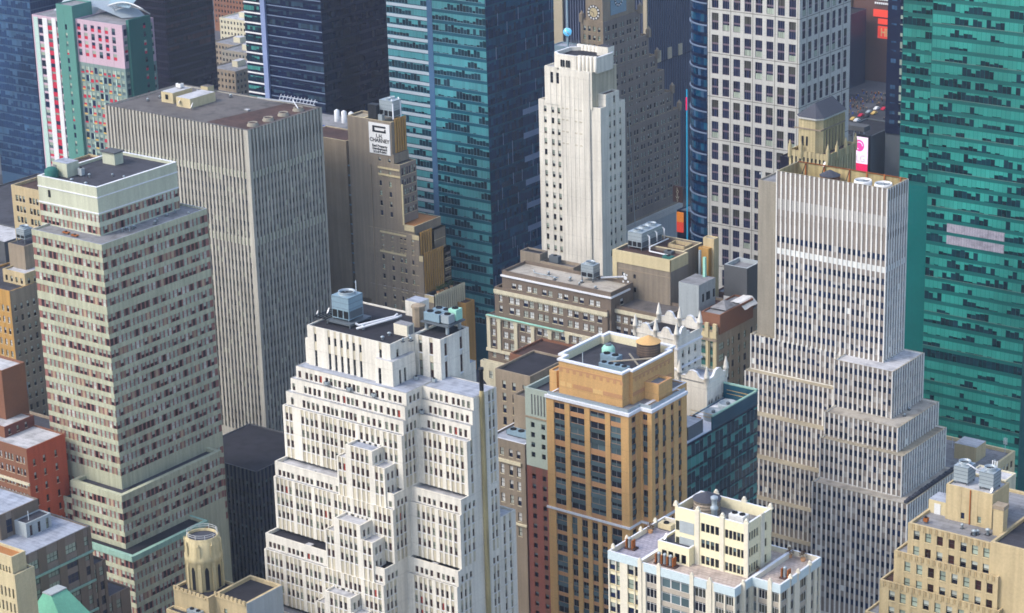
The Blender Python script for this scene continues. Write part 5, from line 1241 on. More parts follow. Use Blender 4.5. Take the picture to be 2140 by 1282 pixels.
b.vol(-430, LX, 338.7, 363.5, 0, 85.0, 'loft_brick', E=dict(cols=[(340, 342.4), (343.4, 346.4), (349.0, 352.6), (355.0, 358.6), (361.0, 362.4)], rows=downto(82.6, 45, 3.9, 2.3), zb=44, **gt), S=dict(cols=even(-430, LX, 3, 2), rows=downto(82.6, 45, 3.9, 2.3), zb=44, **gt), roof='roof_blue', par=.45, pt=.4, cop='grey_dark')
b.vol(-440, -420.5, 346, 358.5, 84, 91.0, 'loft_brick', E=dict(cols=at(2.0, 349), rows=[(85.5, 89)], **gt), roof='roof_blue', par=.3)
b.vol(-420.5, -416.4, 350.5, 358.5, 84, 88.2, 'grey_render', E=dict(cols=at(.9, 352.0, 354.6, 357.2), rows=[(84.6, 87.4)], pier='grey_render', spand='grey_render', style='hung_brown'), roof='roof_dark', par=.2)
b.vol(-430, -410.0, 363.5, 369, 0, 73.5, 'loft_brick', E=dict(cols=at(1.4, 365, 367.4), rows=downto(72, 45, 3.9, 2.3), zb=44, **gt), roof='roof_dark', par=.5)
b.vol(-432, -412.0, 369, 378, 0, 62.0, 'loft_brick', E=dict(cols=at(1.6, 371, 374), rows=downto(60, 45, 3.9, 2.3), zb=44, **gt), roof='roof_dark', par=.5)
mb = MB()
for z in (78.7, 70.9, 63.2, 55.5): mb.box(LX, LX + .5, 338.5, 363.5, z - .45, z, 'mint_copper')
b.part('sill_course', mb)
b = Building('cream_building', 'cream stone corner building cut by the bottom left edge', -384, 318)
b.vol(-396, -384.2, 318.4, 322.5, 0, 100.0, 'cream_stone', S=dict(cols=at(.5, -388.2, -387.2, -386.2, -385.2), rows=[(95.0, 97.4)], zb=93, **dict(gr(0, 0, 'cream_stone'), style='small_dark')), roof='roof_orange', par=.6)
b.vol(-400, -382.9, 317.7, 323.5, 0, 96.2, 'cream_stone', S=dict(cols=even(-400, -382.9, 1.25, .55), rows=downto(92.6, 70, 3.6, 2.4), zb=66, **dict(gr(0, 0, 'cream_stone'), style='small_dark')), roof='roof_taupe', par=.5)
b = Building('copper_roof_house', 'small house with steep green copper mansard roof at the bottom left', -398, 342)
b.vol(-404, -392, 338.5, 347, 0, 72.0, 'brown_brick_dark', S=dict(cols=even(-404, -392, 2.4, 1.2), rows=downto(70, 55, 3.6, 2), zb=55, **gr(0, 0, 'brown_brick_dark')), roof='roof_dark', par=0)
mb = MB()
A_ = [(-404.2, 338.2, 72), (-391.6, 338.2, 72), (-391.6, 347.2, 72), (-404.2, 347.2, 72)]; T_ = [(-401.0, 340.6, 78), (-398.2, 340.6, 78), (-398.2, 345.4, 78), (-401.0, 345.4, 78)]
for i in range(4): mb.poly([A_[i], A_[(i + 1) % 4], T_[(i + 1) % 4], T_[i]], 'copper_green')
mb.box(-401.1, -398.1, 340.5, 345.5, 78, 78.3, 'grey_render'); b.part('mansard_roof', mb)
# stone drum tower and its roofs
b = Building('stone_tower_building', 'sandstone building with round lancet drum tower and black roofs beside the white ziggurat', -368, 363)
mb = MB(); cxx, cyy = -373.7, 366.9
mb.lathe(cxx, cyy, [(4.3, 40), (4.3, 84.0), (4.5, 84.2), (4.5, 85.4), (4.15, 86.2), (4.1, 89.2), (3.75, 89.4), (3.75, 90.0), (3.45, 90.0), (3.45, 89.3)], 'sandstone', 32, True, False)
b.part('drum', mb)
mb = MB(); mb.poly([(cxx + 3.45 * math.cos(i * math.pi / 16), cyy + 3.45 * math.sin(i * math.pi / 16), 89.35) for i in range(32)], 'slate'); b.part('drum_roof', mb)
for k in range(8):
    a = math.radians(-95 + 45 * k + 12); m2 = MB()
    def R_(da, r, z): return (cxx + r * math.cos(a + da), cyy + r * math.sin(a + da), z)
    pr = [(-.11, 77.4), (.11, 77.4), (.11, 82.3), (.06, 83.0), (0, 83.3), (-.06, 83.0), (-.11, 82.3)]
    m2.poly([R_(d, 4.33, z) for d, z in pr], 'dark_void'); b.part('lancet_window', m2)
    m2 = MB(); a2 = a + math.radians(22.5)
    for r0, z0, z1 in ((4.6, 60, 83.2), (4.45, 83.2, 88.6)): m2.prism([(cxx + (r0 - .5) * math.cos(a2 - .09), cyy + (r0 - .5) * math.sin(a2 - .09)), (cxx + r0 * math.cos(a2 - .09), cyy + r0 * math.sin(a2 - .09)), (cxx + r0 * math.cos(a2 + .09), cyy + r0 * math.sin(a2 + .09)), (cxx + (r0 - .5) * math.cos(a2 + .09), cyy + (r0 - .5) * math.sin(a2 + .09))], z0, z1, 'sandstone')
    m2.lathe(cxx + 4.35 * math.cos(a2), cyy + 4.35 * math.sin(a2), [(.3, 88.6), (.05, 89.5)], 'sandstone', 6); b.part('buttress', m2)
mb = MB()
for zz in (90.6, 91.1): mb.tube([(cxx + 3.6 * math.cos(i * math.pi / 10), cyy + 3.6 * math.sin(i * math.pi / 10), zz) for i in range(21)], .05, 'frame_white', 5)
for i in range(10): mb.tube([(cxx + 3.6 * math.cos(i * math.pi / 5), cyy + 3.6 * math.sin(i * math.pi / 5), 90), (cxx + 3.6 * math.cos(i * math.pi / 5), cyy + 3.6 * math.sin(i * math.pi / 5), 91.1)], .05, 'frame_white', 5)
b.part('railing', mb)
b.vol(-378.5, -367.2, 361.0, 370.5, 0, 77.6, 'tan_brick', roof='roof_black', par=.6, pt=.5)
b.vol(-367.3, -357.2, 363.2, 375.5, 0, 77.9, 'tan_brick', S=dict(cols=at(1.0, -364.0, -359.8), rows=[(72.4, 74.8)], zb=70, **gr(0, 0, 'tan_brick')), Nm='tan_brick', roof='roof_black', par=.9, pt=.6)
b.vol(-379.0, -366.9, 358.6, 361.0, 0, 72.6, 'tan_brick', roof='roof_dark', par=.5)
mb = MB(); mb.box(-357.2, -357.1, 363.2, 375.5, 40, 77.9, 'grey_render'); b.part('rendered_wall', mb)
mb = MB()
def cren(u0, u1, y, z0, z1, m):
    n_ = int((u1 - u0) / .65); pts = [(u0, z0)]
    for i in range(n_):
        h_ = z1 if i % 2 == 0 else z0 + .35; pts += [(u0 + .65 * i, h_), (u0 + .65 * (i + 1), h_)]
    pts.append((u0 + .65 * n_, z0)); mb = MB(); mb.poly([(u, y, z) for u, z in pts], m); mb.poly([(u, y + .3, z) for u, z in pts], m)
    for i in range(len(pts) - 1): (a, c), (e, f) = pts[i], pts[i + 1]; mb.poly([(a, y, c), (e, y, f), (e, y + .3, f), (a, y + .3, c)], m)
    b.part('crenellation', mb)
cren(-367.2, -357.3, 362.95, 77.2, 78.5, 'tan_brick'); cren(-378.4, -367.4, 360.75, 76.9, 78.0, 'tan_brick')

# ================= annex of the ribbed tower =================
b = Building('annex_building', 'dark ribbed annex with flat blue black roof at the foot of the ribbed tower', -452, 466)
AP = dict(pier='grey_dark', spand='navy_spandrel', pd=0, sdp=.4, wd=.45, style='small_dark')
b.vol(-485, -456.5, 472, 500, 0, 50, 'grey_dark', S=dict(cols=even(-485, -456.5, 1.6, 1.1, .2, .2), rows=downto(46, 8, 3.6, 1.8), zb=8, **AP), E=dict(cols=even(472, 500, 1.6, 1.1, .2, .2), rows=downto(46, 8, 3.6, 1.8), zb=8, **AP), roof='roof_black', par=.3)

# ================= dark slot between the white ziggurat and the orange tower =================
b = Building('panel_building', 'narrow sage panel block over dark red brick base beside the orange tower', -355.9, 470)
b.vol(-355.7, -346, 470, 492, 76.0, 97.9, 'sage_panel', S=dict(cols=at(1.25, -353.4, -350.0, -347.2), rows=[(87.0, 88.5), (84.2, 85.7), (81.4, 82.9), (78.6, 80.1)], pier='sage_panel', spand='sage_panel', style='small_dark'), roof='roof_dark', par=1.6, pt=.5)
mb = MB()
for u in (-353.5, -352.5, -351.5, -350.5, -349.5): mb.box(u - .16, u + .16, 469.93, 470, 90.8, 96.4, 'grey_dark')
mb.box(-355.7, -346, 469.85, 470, 89.6, 90.1, 'tan_brick_old'); b.part('louvre', mb)
b.vol(-355.65, -346, 470.05, 492, 0, 76.0, 'maroon_brick', S=dict(cols=at(1.25, -353.4, -350.0, -347.2), rows=downto(73.8, 20, 2.85, 1.4), zb=18, pier='maroon_brick', spand='maroon_brick2', style='small_dark'), top=False)
b = Building('classical_building', 'weathered grey classical loft with arched windows in the dark slot', -363.8, 480)
b.vol(-376, -363.8, 480, 500, 0, 76.5, 'brown_brick', S=dict(cols=at(1.2, -371.6, -368.6, -366.0), rows=[(71.8, 74.0), (66.4, 69.2), (62.4, 65.0), (58, 60.6), (53.4, 56), (49, 51.6)], zb=44, pier='brown_brick', spand='brown_brick', style='hung_white'), E=dict(cols=at(1.4, 483.5, 487.5), rows=downto(60, 28, 3.8, 2.2), zb=26, pier='brown_brick_dark', spand='brown_brick_dark', style='hung_white'), roof='roof_blue', par=.6, pt=.4, cop='white_ledge')
mb = MB(); mb.box(-373.6, -365, 479.5, 480, 69.9, 70.8, 'loft_cream'); mb.box(-376, -363.6, 479.6, 480, 52.2, 52.8, 'loft_cream'); b.part('cornice', mb)
b.vol(-374, -366, 489, 500, 70, 86, 'tan_brick_old', roof='roof_taupe', par=.6)
b.vol(-384, -372, 494, 512, 0, 90, 'tan_brick_old', S=dict(cols=at(1.2, -381, -377.6, -374), rows=downto(87, 60, 3.6, 2.4), zb=60, pier='tan_brick_old', spand='tan_brick_old', style='hung_dark'), roof='roof_black', par=.6)
b = Building('loft_building', 'dark flat roofed loft with brown bulkhead in front of the cream pilaster block', -372, 520)
b.vol(-402, -370, 519, 543, 0, 76.5, 'brown_brick_dark', S=dict(cols=even(-402, -370, 3, 1.6), rows=downto(73, 50, 3.6, 2), zb=50, pier='brown_brick_dark', spand='brown_brick_dark', style='hung_dark'), roof='roof_black', par=.7)
b.vol(-404, -389, 527, 543, 0, 80.5, 'rust_brick', roof='roof_rust', par=.7)
b.vol(-366, -352, 500, 520, 0, 82, 'brown_brick_dark', roof='roof_black', par=.7)
b = Building('metal_roof_shed', 'low building with blue ribbed metal roof at the bottom of the dark slot', -362, 485)
b.vol(-379.5, -352, 486, 502, 0, 27.0, 'grey_render', roof='roof_dark', par=.3)
mb = MB()
mb.poly([(-377, 488.5, 29.0), (-360, 488.5, 29.0), (-360, 501, 30.6), (-377, 501, 30.6)], 'steel_blue')
for i in range(12): mb.tube([(-376.6 + 1.5 * i, 488.5, 29.1), (-376.6 + 1.5 * i, 501, 30.7)], .12, 'galv_dark', 5)
mb.box(-377, -360, 488.5, 488.8, 26, 29.0, 'loft_cream'); b.part('metal_roof', mb)
b.vol(-374, -352, 478, 486, 0, 21, 'grey_render', roof='roof_dark', par=.8)
b = Building('chapel_building', 'dark slate pitched roof church with pale stone gable behind the white ziggurat', -395, 520)
b.vol(-418, -397, 497, 516, 0, 66, 'brown_brick_dark', roof='roof_black', par=.4)
mb = MB(); mb.poly([(-418, 497, 66.2), (-396.6, 497, 66.2), (-405.5, 511, 82), (-418, 511, 82)], 'slate'); mb.poly([(-396.6, 497, 66.2), (-396.6, 516, 66.2), (-405.5, 511, 82)], 'slate'); mb.poly([(-418, 511, 82), (-405.5, 511, 82), (-396.6, 516, 66.2), (-418, 518, 66.2)], 'slate'); b.part('slate_roof', mb)
mb = MB(); mb.box(-396.6, -396.2, 500, 521, 58, 66.8, 'galvanised'); mb.box(-396.7, -395.9, 520.6, 521.6, 50, 70.5, 'tan_brick_old')
for i in range(5): mb.lathe(-396.4, 502 + 4.4 * i, [(.4, 66.8), (.3, 67.8), (.05, 68.8)], 'galvanised', 6)
b.part('stone_gable', mb)

# ================= behind the ribbed stepped tower, right edge =================
b = Building('low_building', 'grey flat roof with tan penthouse between the ribbed tower and the green glass tower', -288, 600)
b.vol(-312, -285.8, 596.5, 619.5, 0, 44.5, 'cream_stone', E=dict(cols=even(597, 619, 2.6, 1.5), rows=downto(42, 20, 3.6, 2.2), zb=20, pier='cream_stone', spand='cream_stone', style='hung_pale'), roof='roof_grey', par=1.0, pt=.7)
b.box('penthouse', -299.5, -292.4, 606.8, 613.2, 43.5, 48.3, 'tan_brick', 'roof_pale')
b = Building('low_building', 'white roofed brown building at the right edge below the green glass tower', -226, 487)
b.vol(-236, -226.5, 486.5, 492, 0, 95.6, 'loft_cream', roof='roof_pale', par=.3)
b.vol(-234, -222, 482, 487.0, 0, 90.8, 'tan_brick_old', roof='roof_pale', par=.4)

# ================= ground, streets =================
mb = MB(); mb.poly([(-2600, -400, 0), (900, -400, 0), (900, 2400, 0), (-2600, 2400, 0)], 'concrete_walk'); o = mb.build('ground'); tag(o, kind='structure')
mb = MB()
for y in (200, 281, 384, 460, 510, 590, 645, 715, 765, 860, 950, 1050, 1130, 1210, 1290): mb.poly([(-1500, y, .06), (300, y, .06), (300, y + 12, .06), (-1500, y + 12, .06)], 'asphalt')
o = mb.build('road'); tag(o, kind='structure')
mb = MB()
for x in (-870, -610, -345, -60): mb.poly([(x, -200, .12), (x + 22, -200, .12), (x + 22, 2200, .12), (x, 2200, .12)], 'asphalt')
o = mb.build('avenue'); tag(o, kind='structure')
# far city fabric beyond the towers
rc = random.Random(11); mb = MB()
for i in range(34):
    for j in range(12):
        x = -1900 + 46 * i; y = 1330 + 62 * j
        if -640 < x < -600: continue
        h = rc.uniform(14, 38); w_ = rc.uniform(26, 42); d_ = rc.uniform(26, 46)
        mb.box(x, x + w_, y, y + d_, 0, h, rc.choice(('tan_brick', 'rust_brick', 'brown_brick', 'loft_cream', 'maroon_brick', 'grey_render')), rc.choice(('roof_dark', 'roof_grey', 'roof_pale')))
o = mb.build('distant_city'); tag(o, 'mass of low distant city blocks beyond the towers', 'city blocks', kind='stuff')
# ================= things standing on the roofs =================
def rot_pts(mb, x, y, a):
    c, s = math.cos(a), math.sin(a); mb.v = [(x + (p[0]) * c - p[1] * s, y + p[0] * s + p[1] * c, p[2]) for p in mb.v]
def cooling_tower(label, x, y, z, w, d, h, fans=1, m='steel_blue', axis='y', louv=True, legs=.5, group=None, name='cooling_tower'):
    t = tag(empty(name, (x, y, z)), label, 'cooling tower', group)
    o = t.location
    mb = MB(); mb.box(x - w / 2, x + w / 2, y - d / 2, y + d / 2, z + legs, z + h, m)
    for k in range(4): mb.box(x - w / 2 - .04, x + w / 2 + .04, y - d / 2 - .04, y + d / 2 + .04, z + legs + (h - legs) * (k + 1) / 4.2, z + legs + (h - legs) * (k + 1) / 4.2 + .06, 'galv_dark')
    cs_ = mb.build('casing', t, o)
    for sx in (-1, 1):
        for sy in (-1, 1):
            mb = MB(); mb.box(x + sx * (w / 2 - .2) - .12, x + sx * (w / 2 - .2) + .12, y + sy * (d / 2 - .2) - .12, y + sy * (d / 2 - .2) + .12, z, z + legs, 'galv_dark'); mb.build('leg', t, o)
    for k in range(fans):
        u = (k + .5) / fans - .5; fx, fy = (x, y + u * d) if axis == 'y' else (x + u * w, y); r = min(w if axis == 'y' else w / fans, d / fans if axis == 'y' else d) * .4
        mb = MB(); mb.lathe(fx, fy, [(r, z + h), (r * .92, z + h + .45), (r, z + h + .7), (r * .9, z + h + .7), (r * .85, z + h + .15)], 'galvanised', 20, True, False); fr_ = mb.build('fan_ring', t, o)
        mb = MB(); mb.poly([(fx + r * .86 * math.cos(i * math.pi / 10), fy + r * .86 * math.sin(i * math.pi / 10), z + h + .16) for i in range(20)], 'dark_void')
        for q in range(5):
            a = q * 1.257; mb.poly([(fx, fy, z + h + .3), (fx + r * .8 * math.cos(a), fy + r * .8 * math.sin(a), z + h + .25), (fx + r * .8 * math.cos(a + .45), fy + r * .8 * math.sin(a + .45), z + h + .35)], 'galv_dark')
        mb.build('fan', fr_, o)
    if louv:
        n = max(2, int(w / 1.6))
        for k in range(n):
            u0 = x - w / 2 + (k + .1) * w / n; mb = MB(); mb.box(u0, u0 + w / n * .8, y - d / 2 - .06, y - d / 2, z + legs + .25, z + legs + (h - legs) * .38, 'dark_void'); mb.build('louvre', cs_, o)
        mb = MB(); mb.box(x + w / 2, x + w / 2 + .06, y - d / 2 + .3, y + d / 2 - .3, z + legs + .25, z + legs + (h - legs) * .38, 'galv_dark'); mb.build('louvre', cs_, o)
    return t
def water_tank(label, x, y, z, r, h, m='tank_wood', rm='tank_roof', legs=1.5):
    t = tag(empty('water_tank', (x, y, z)), label, 'water tank'); o = t.location
    mb = MB(); mb.lathe(x, y, [(r, z + legs), (r * .98, z + legs + h)], m, 28, True)
    for k in range(5): mb.lathe(x, y, [(r + .05, z + legs + h * (k + .4) / 5), (r + .05, z + legs + h * (k + .4) / 5 + .1)], 'black_metal', 28, True, False)
    br_ = mb.build('barrel', t, o)
    mb = MB(); mb.lathe(x, y, [(r * 1.06, z + legs + h), (.05, z + legs + h + r * .55)], rm, 28, False); mb.build('conical_roof', br_, o)
    for i in range(4):
        a = i * math.pi / 2 + .78; mb = MB(); mb.box(x + r * .7 * math.cos(a) - .15, x + r * .7 * math.cos(a) + .15, y + r * .7 * math.sin(a) - .15, y + r * .7 * math.sin(a) + .15, z, z + legs, 'black_metal'); mb.build('leg', t, o)
    return t
def air_unit(label, x, y, z, w, d, h, m='galvanised', fans=2, group=None, name='air_handler'):
    t = tag(empty(name, (x, y, z)), label, 'air unit', group); o = t.location
    mb = MB(); mb.box(x - w / 2, x + w / 2, y - d / 2, y + d / 2, z + .3, z + h, m); mb.box(x - w / 2 - .03, x - w / 2 + .1, y - d / 2 - .03, y + d / 2 + .03, z + .3, z + h + .03, 'galv_dark'); mb.build('casing', t, o)
    mb = MB(); mb.box(x - w / 2 + .2, x + w / 2 - .2, y - d / 2 + .2, y + d / 2 - .2, z, z + .3, 'galv_dark'); mb.build('base', t, o)
    for k in range(fans):
        fx = x - w / 2 + w * (k + .5) / fans; r = min(w / fans, d) * .34
        mb = MB(); mb.lathe(fx, y, [(r, z + h), (r, z + h + .22), (r * .85, z + h + .22), (r * .8, z + h + .08), (.02, z + h + .08)], 'dark_void', 16, True, False); mb.build('fan', t, o)
    return t
def dish(label, x, y, z, r, az=225, group=None):
    t = tag(empty('satellite_dish', (x, y, z)), label, 'satellite dish', group); o = t.location
    mb = MB(); mb.tube([(x, y, z), (x, y, z + r * 1.2)], .07, 'galvanised', 6); mb.build('mast', t, o)
    a = math.radians(az); n = Vector((math.sin(a) * .9, math.cos(a) * .9, .45)).normalized(); c = Vector((x, y, z + r * 1.3)); u = n.cross(Vector((0, 0, 1))).normalized(); v = u.cross(n)
    mb = MB(); N = 16
    for k in range(3):
        for i in range(N):
            def q(rr, ii): 
                th = 2 * math.pi * ii / N; p = c + (u * math.cos(th) + v * math.sin(th)) * (r * rr) + n * (r * .3 * rr * rr); return tuple(p)
            mb.poly([q(k / 3, i), q(k / 3, i + 1), q((k + 1) / 3, i + 1), q((k + 1) / 3, i)] if k else [q(0, 0), q(1 / 3, i), q(1 / 3, i + 1)], 'white_paint', True)
    mb.build('reflector', t, o)
    return t
def mast(label, x, y, z, h, group=None, bars=3, name='antenna_mast'):
    t = tag(empty(name, (x, y, z)), label, 'antenna', group); o = t.location
    mb = MB(); mb.tube([(x, y, z), (x, y, z + h)], .09, 'galvanised', 6); mb.build('pole', t, o)
    for k in range(bars): mb = MB(); mb.box(x - .5 + .45 * k, x - .3 + .45 * k, y - .12, y + .02, z + h * .55, z + h * .95, 'white_paint'); mb.build('panel_antenna', t, o)
    return t
def pipes(label, runs, r=.28, m='white_pipe', group=None):
    p = runs[0][0]; t = tag(empty('pipe_run', p), label, 'pipe', group)
    for run in runs: mb = MB(); mb.tube(run, r, m); mb.build('pipe', t, t.location)
    return t
def shrub(label, x, y, z, s=1.0, m='leaf', group=None, pot='terracotta'):
    t = tag(empty('potted_shrub', (x, y, z)), label, 'shrub', group); R = random.Random(int(x * 37 + y * 91))
    mb = MB(); mb.lathe(x, y, [(.4 * s, z), (.5 * s, z + .6 * s)], pot, 10); mb.build('pot', t, t.location)
    mb = MB()
    for i in range(170):
        a, b_, rr = R.uniform(0, 6.28), R.uniform(-.6, 1.5), R.random() ** .4 * .85 * s
        px, py, pz = x + rr * math.cos(a) * math.cos(b_), y + rr * math.sin(a) * math.cos(b_), z + s * 1.2 + rr * math.sin(b_)
        e = .16 * s; d1 = Vector((R.uniform(-1, 1), R.uniform(-1, 1), R.uniform(-1, 1))).normalized() * e; d2 = Vector((R.uniform(-1, 1), R.uniform(-1, 1), R.uniform(-1, 1))).normalized() * e
        mb.poly([(px, py, pz), tuple(Vector((px, py, pz)) + d1), tuple(Vector((px, py, pz)) + d1 + d2), tuple(Vector((px, py, pz)) + d2)], m)
    mb.build('foliage', t, t.location)
    return t
# white ziggurat roof
ZR = 134.75
cooling_tower('large blue grey cooling tower standing on the black roof of the white ziggurat', -357.9, 404.4, ZR + 1.0, 5.2, 5.2, 6.0, 1, legs=.5)
t = tag(empty('steel_platform', (-357.6, 404, ZR)), 'dark steel platform under the big cooling tower on the white ziggurat', 'platform')
mb = MB(); mb.box(-361.4, -354.0, 400.6, 408.4, ZR + .6, ZR + 1.0, 'galv_dark'); mb.build('deck', t, t.location)
for x in (-361.2, -354.2):
    for y in (400.8, 408.2): mb = MB(); mb.box(x - .15, x + .15, y - .15, y + .15, ZR - .3, ZR + .6, 'galv_dark'); mb.build('leg', t, t.location)
t = tag(empty('dunnage_frame', (-362.6, 403.5, ZR)), 'open black steel frame at the west edge of the white ziggurat roof', 'steel frame')
mb = MB()
for k in range(5): mb.tube([(-364.6 + k * .9, 400.0, ZR + 1.4), (-364.6 + k * .9, 407.5, ZR + 1.4)], .13, 'black_metal', 5)
for y in (400, 403.7, 407.5): mb.tube([(-364.6, y, ZR + 1.4), (-361, y, ZR + 1.4)], .15, 'black_metal', 5)
for x, y in ((-364.5, 400), (-361, 400), (-364.5, 407.5), (-361, 407.5)): mb.tube([(x, y, ZR - .3), (x, y, ZR + 1.4)], .12, 'black_metal', 5)
mb.build('beam', t, t.location)
dish('white dish at the far west corner of the white ziggurat roof', -364.3, 401.0, ZR + 1.4, .55)
dish('larger white dish on the black frame beside the big cooling tower', -362.2, 402.6, ZR + 1.4, .8)
pipes('pair of white insulated pipes crossing the black roof of the white ziggurat', [[(-353.6, 402.2, ZR + 1), (-352.6, 402.0, ZR + .8), (-349.5, 411.5, ZR + .8), (-349.3, 412.4, ZR + 1.2)], [(-352.4, 401.2, ZR + .3), (-351.2, 401.0, ZR + .8), (-348.6, 411.2, ZR + .8), (-348.2, 412.5, ZR + 1.0)]], .3)
t = tag(empty('steel_platform', (-335, 412, ZR)), 'raised steel platform carrying pale boxes on the white ziggurat roof', 'platform')
mb = MB(); mb.box(-339.6, -331.4, 409.0, 415.6, ZR + 2.0, ZR + 2.35, 'galv_dark'); mb.build('deck', t, t.location)
for x in (-338.6, -332.4):
    for y in (410, 414.6): mb = MB(); mb.box(x - .3, x + .3, y - .3, y + .3, ZR - .3, ZR + 2.0, 'galvanised'); mb.build('leg', t, t.location)
for i, (x, y, m_, lb) in enumerate(((-336.6, 410.6, 'steel_blue', 'nearest pale blue air unit on the raised platform'), (-336.4, 413.6, 'steel_blue', 'rear pale blue air unit on the raised platform'), (-332.9, 413.8, 'mint_metal', 'mint green air unit on the raised platform'), (-333.0, 411.0, 'galvanised', 'grey air unit at the east end of the raised platform'))):
    air_unit(lb, x, y, ZR + 2.35, 4.6 if i < 2 else 2.4, 2.3, 2.2 if i != 2 else 2.9, m_, 2 if i < 2 else 1)
mast('thin bent white mast beside the big cooling tower', -355.9, 405.5, ZR + 7, 3.4, bars=0)
rr_ = random.Random(5)
zu = [(-355.8, 393.6, 122.5, 'on the second ledge of the white ziggurat, left of middle'), (-348.9, 393.6, 122.5, 'on the second ledge of the white ziggurat, right of middle'), (-341.5, 393.7, 122.5, 'on the second ledge of the white ziggurat, near its right end'), (-331.4, 398.6, 118.9, 'in the inner corner of the white ziggurat'), (-336.0, 402.6, 125.0, 'on the pale roof beside the slotted block'), (-331.6, 403.8, 125.0, 'on the pale roof below the east wing')]
for x, y, z, lb in zu: air_unit('small grey air conditioner ' + lb, x, y - .25, z, 1.1, .8, 1.0, 'galvanised', 1, 'air conditioners on the white ziggurat ledges', 'air_conditioner')
# green banded tower roof
t = tag(empty('covered_tank', (-480.6, 425.0, 147.1)), 'green tarpaulin covered tank on the banded tower roof', 'tank')
mb = MB(); mb.lathe(-480.4, 425.2, [(1.9, 147.1), (1.9, 149.2), (1.2, 149.9), (.3, 150.1)], 'hotel_green_dark', 10, True); mb.build('cover', t, t.location)
mb = MB(); mb.box(-482.2, -478.5, 424.0, 426.4, 147.05, 147.25, 'grey_dark'); mb.build('base', t, t.location)
air_unit('small grey vent unit beside the pale bulkhead on the banded tower', -474.6, 430.6, 147.1, 1.5, 1.2, 2.2, 'grey_render', 1)
for x, y, lb in ((-470, 419.2, 'left'), (-466, 418.6, 'right')): air_unit('flat rusty vent on the %s part of the banded tower setback roof' % lb, x, y, 134.4, 2.2, 1.0, .6, 'rust_metal', 1)
mast('thin mast on the blue setback roof of the banded tower', -457, 430, 134.4, 2.0, bars=0)
# ribbed tower roof
for i, (x, y, lb) in enumerate(((-519.6, 546, 'nearest the corner'), (-519.8, 553.5, 'second from the corner'), (-520, 561, 'third from the corner'), (-520.2, 568.5, 'farthest from the corner'))):
    t = tag(empty('roof_fan', (x, y, 129.5)), 'round tan roof fan on the ribbed tower, ' + lb, 'fan', 'roof fans on the ribbed tower'); mb = MB(); mb.lathe(x, y, [(1.9, 129.5), (1.9, 130.0), (1.5, 130.3), (1.6, 130.7), (1.4, 130.7), (1.3, 130.2), (.1, 130.1)], 'slab_tan', 20, True, False); mb.build('housing', t, t.location)
    mb = MB(); mb.poly([(x + 1.3 * math.cos(k * .628), y + 1.3 * math.sin(k * .628), 130.45) for k in range(10)], 'roof_rust'); mb.build('fan', t, t.location)
t = tag(empty('truss_rail', (-520, 575, 129.7)), 'white lattice rail along the far roof edge of the ribbed tower', 'rail'); mb = MB()
mb.tube([(-533, 574.6, 131.5), (-517.2, 574.6, 131.5)], .16, 'white_pipe'); mb.tube([(-533, 573.4, 130.6), (-517.2, 573.4, 130.6)], .16, 'white_pipe'); mb.tube([(-540, 570.5, 131), (-525, 571.5, 131)], .2, 'white_pipe'); mb.tube([(-527, 573.5, 131.2), (-518.5, 566.5, 131)], .2, 'white_pipe')
for k in range(11): mb.tube([(-533 + 1.5 * k, 573.4, 130.5), (-533 + 1.5 * k, 574.6, 132.2)], .1, 'white_pipe', 5)
mb.build('tubing', t, t.location)
dish('white dish by the right corner of the machine room on the ribbed tower', -551.8, 551.8, 129.5, 1.0)
dish('white dish on the front of the machine room on the ribbed tower', -557.8, 551.9, 130.3, .7)
air_unit('white box unit on the bulkhead roof of the ribbed tower', -566.4, 561.0, 133.0, 2.2, 1.6, 1.6, 'white_paint', 1)
# brown sign tower
cooling_tower('tall open steel cooling tower on top of the brown brick sign tower', -503.0, 594.8, 123.0, 5.6, 4.6, 7.0, 2, 'galvanised', 'y', legs=1.6)
pipes('white curved pipes on the side of the sign tower cooling unit', [[(-500.1, 592.6, 124), (-500.1, 592.6, 129), (-501.2, 593.4, 130.4)], [(-500.0, 596.4, 124), (-500.0, 596.4, 129.2), (-501.2, 596.8, 130.5)]], .2)
air_unit('grey box unit below the cooling tower on the sign tower', -504.6, 591.8, 122.9, 1.8, 1.3, 2.4, 'galvanised', 1)
for k, (x, y, lb) in enumerate(((-484.8, 594, 'front'), (-484.8, 596, 'second'), (-484.9, 598.4, 'third'), (-484.8, 601, 'rear'))): shrub('bushy green plant on the brown tower terrace, %s one of the row' % lb, x, y, 65.6, 1.3, 'leaf', 'terrace plants on the brown tower')
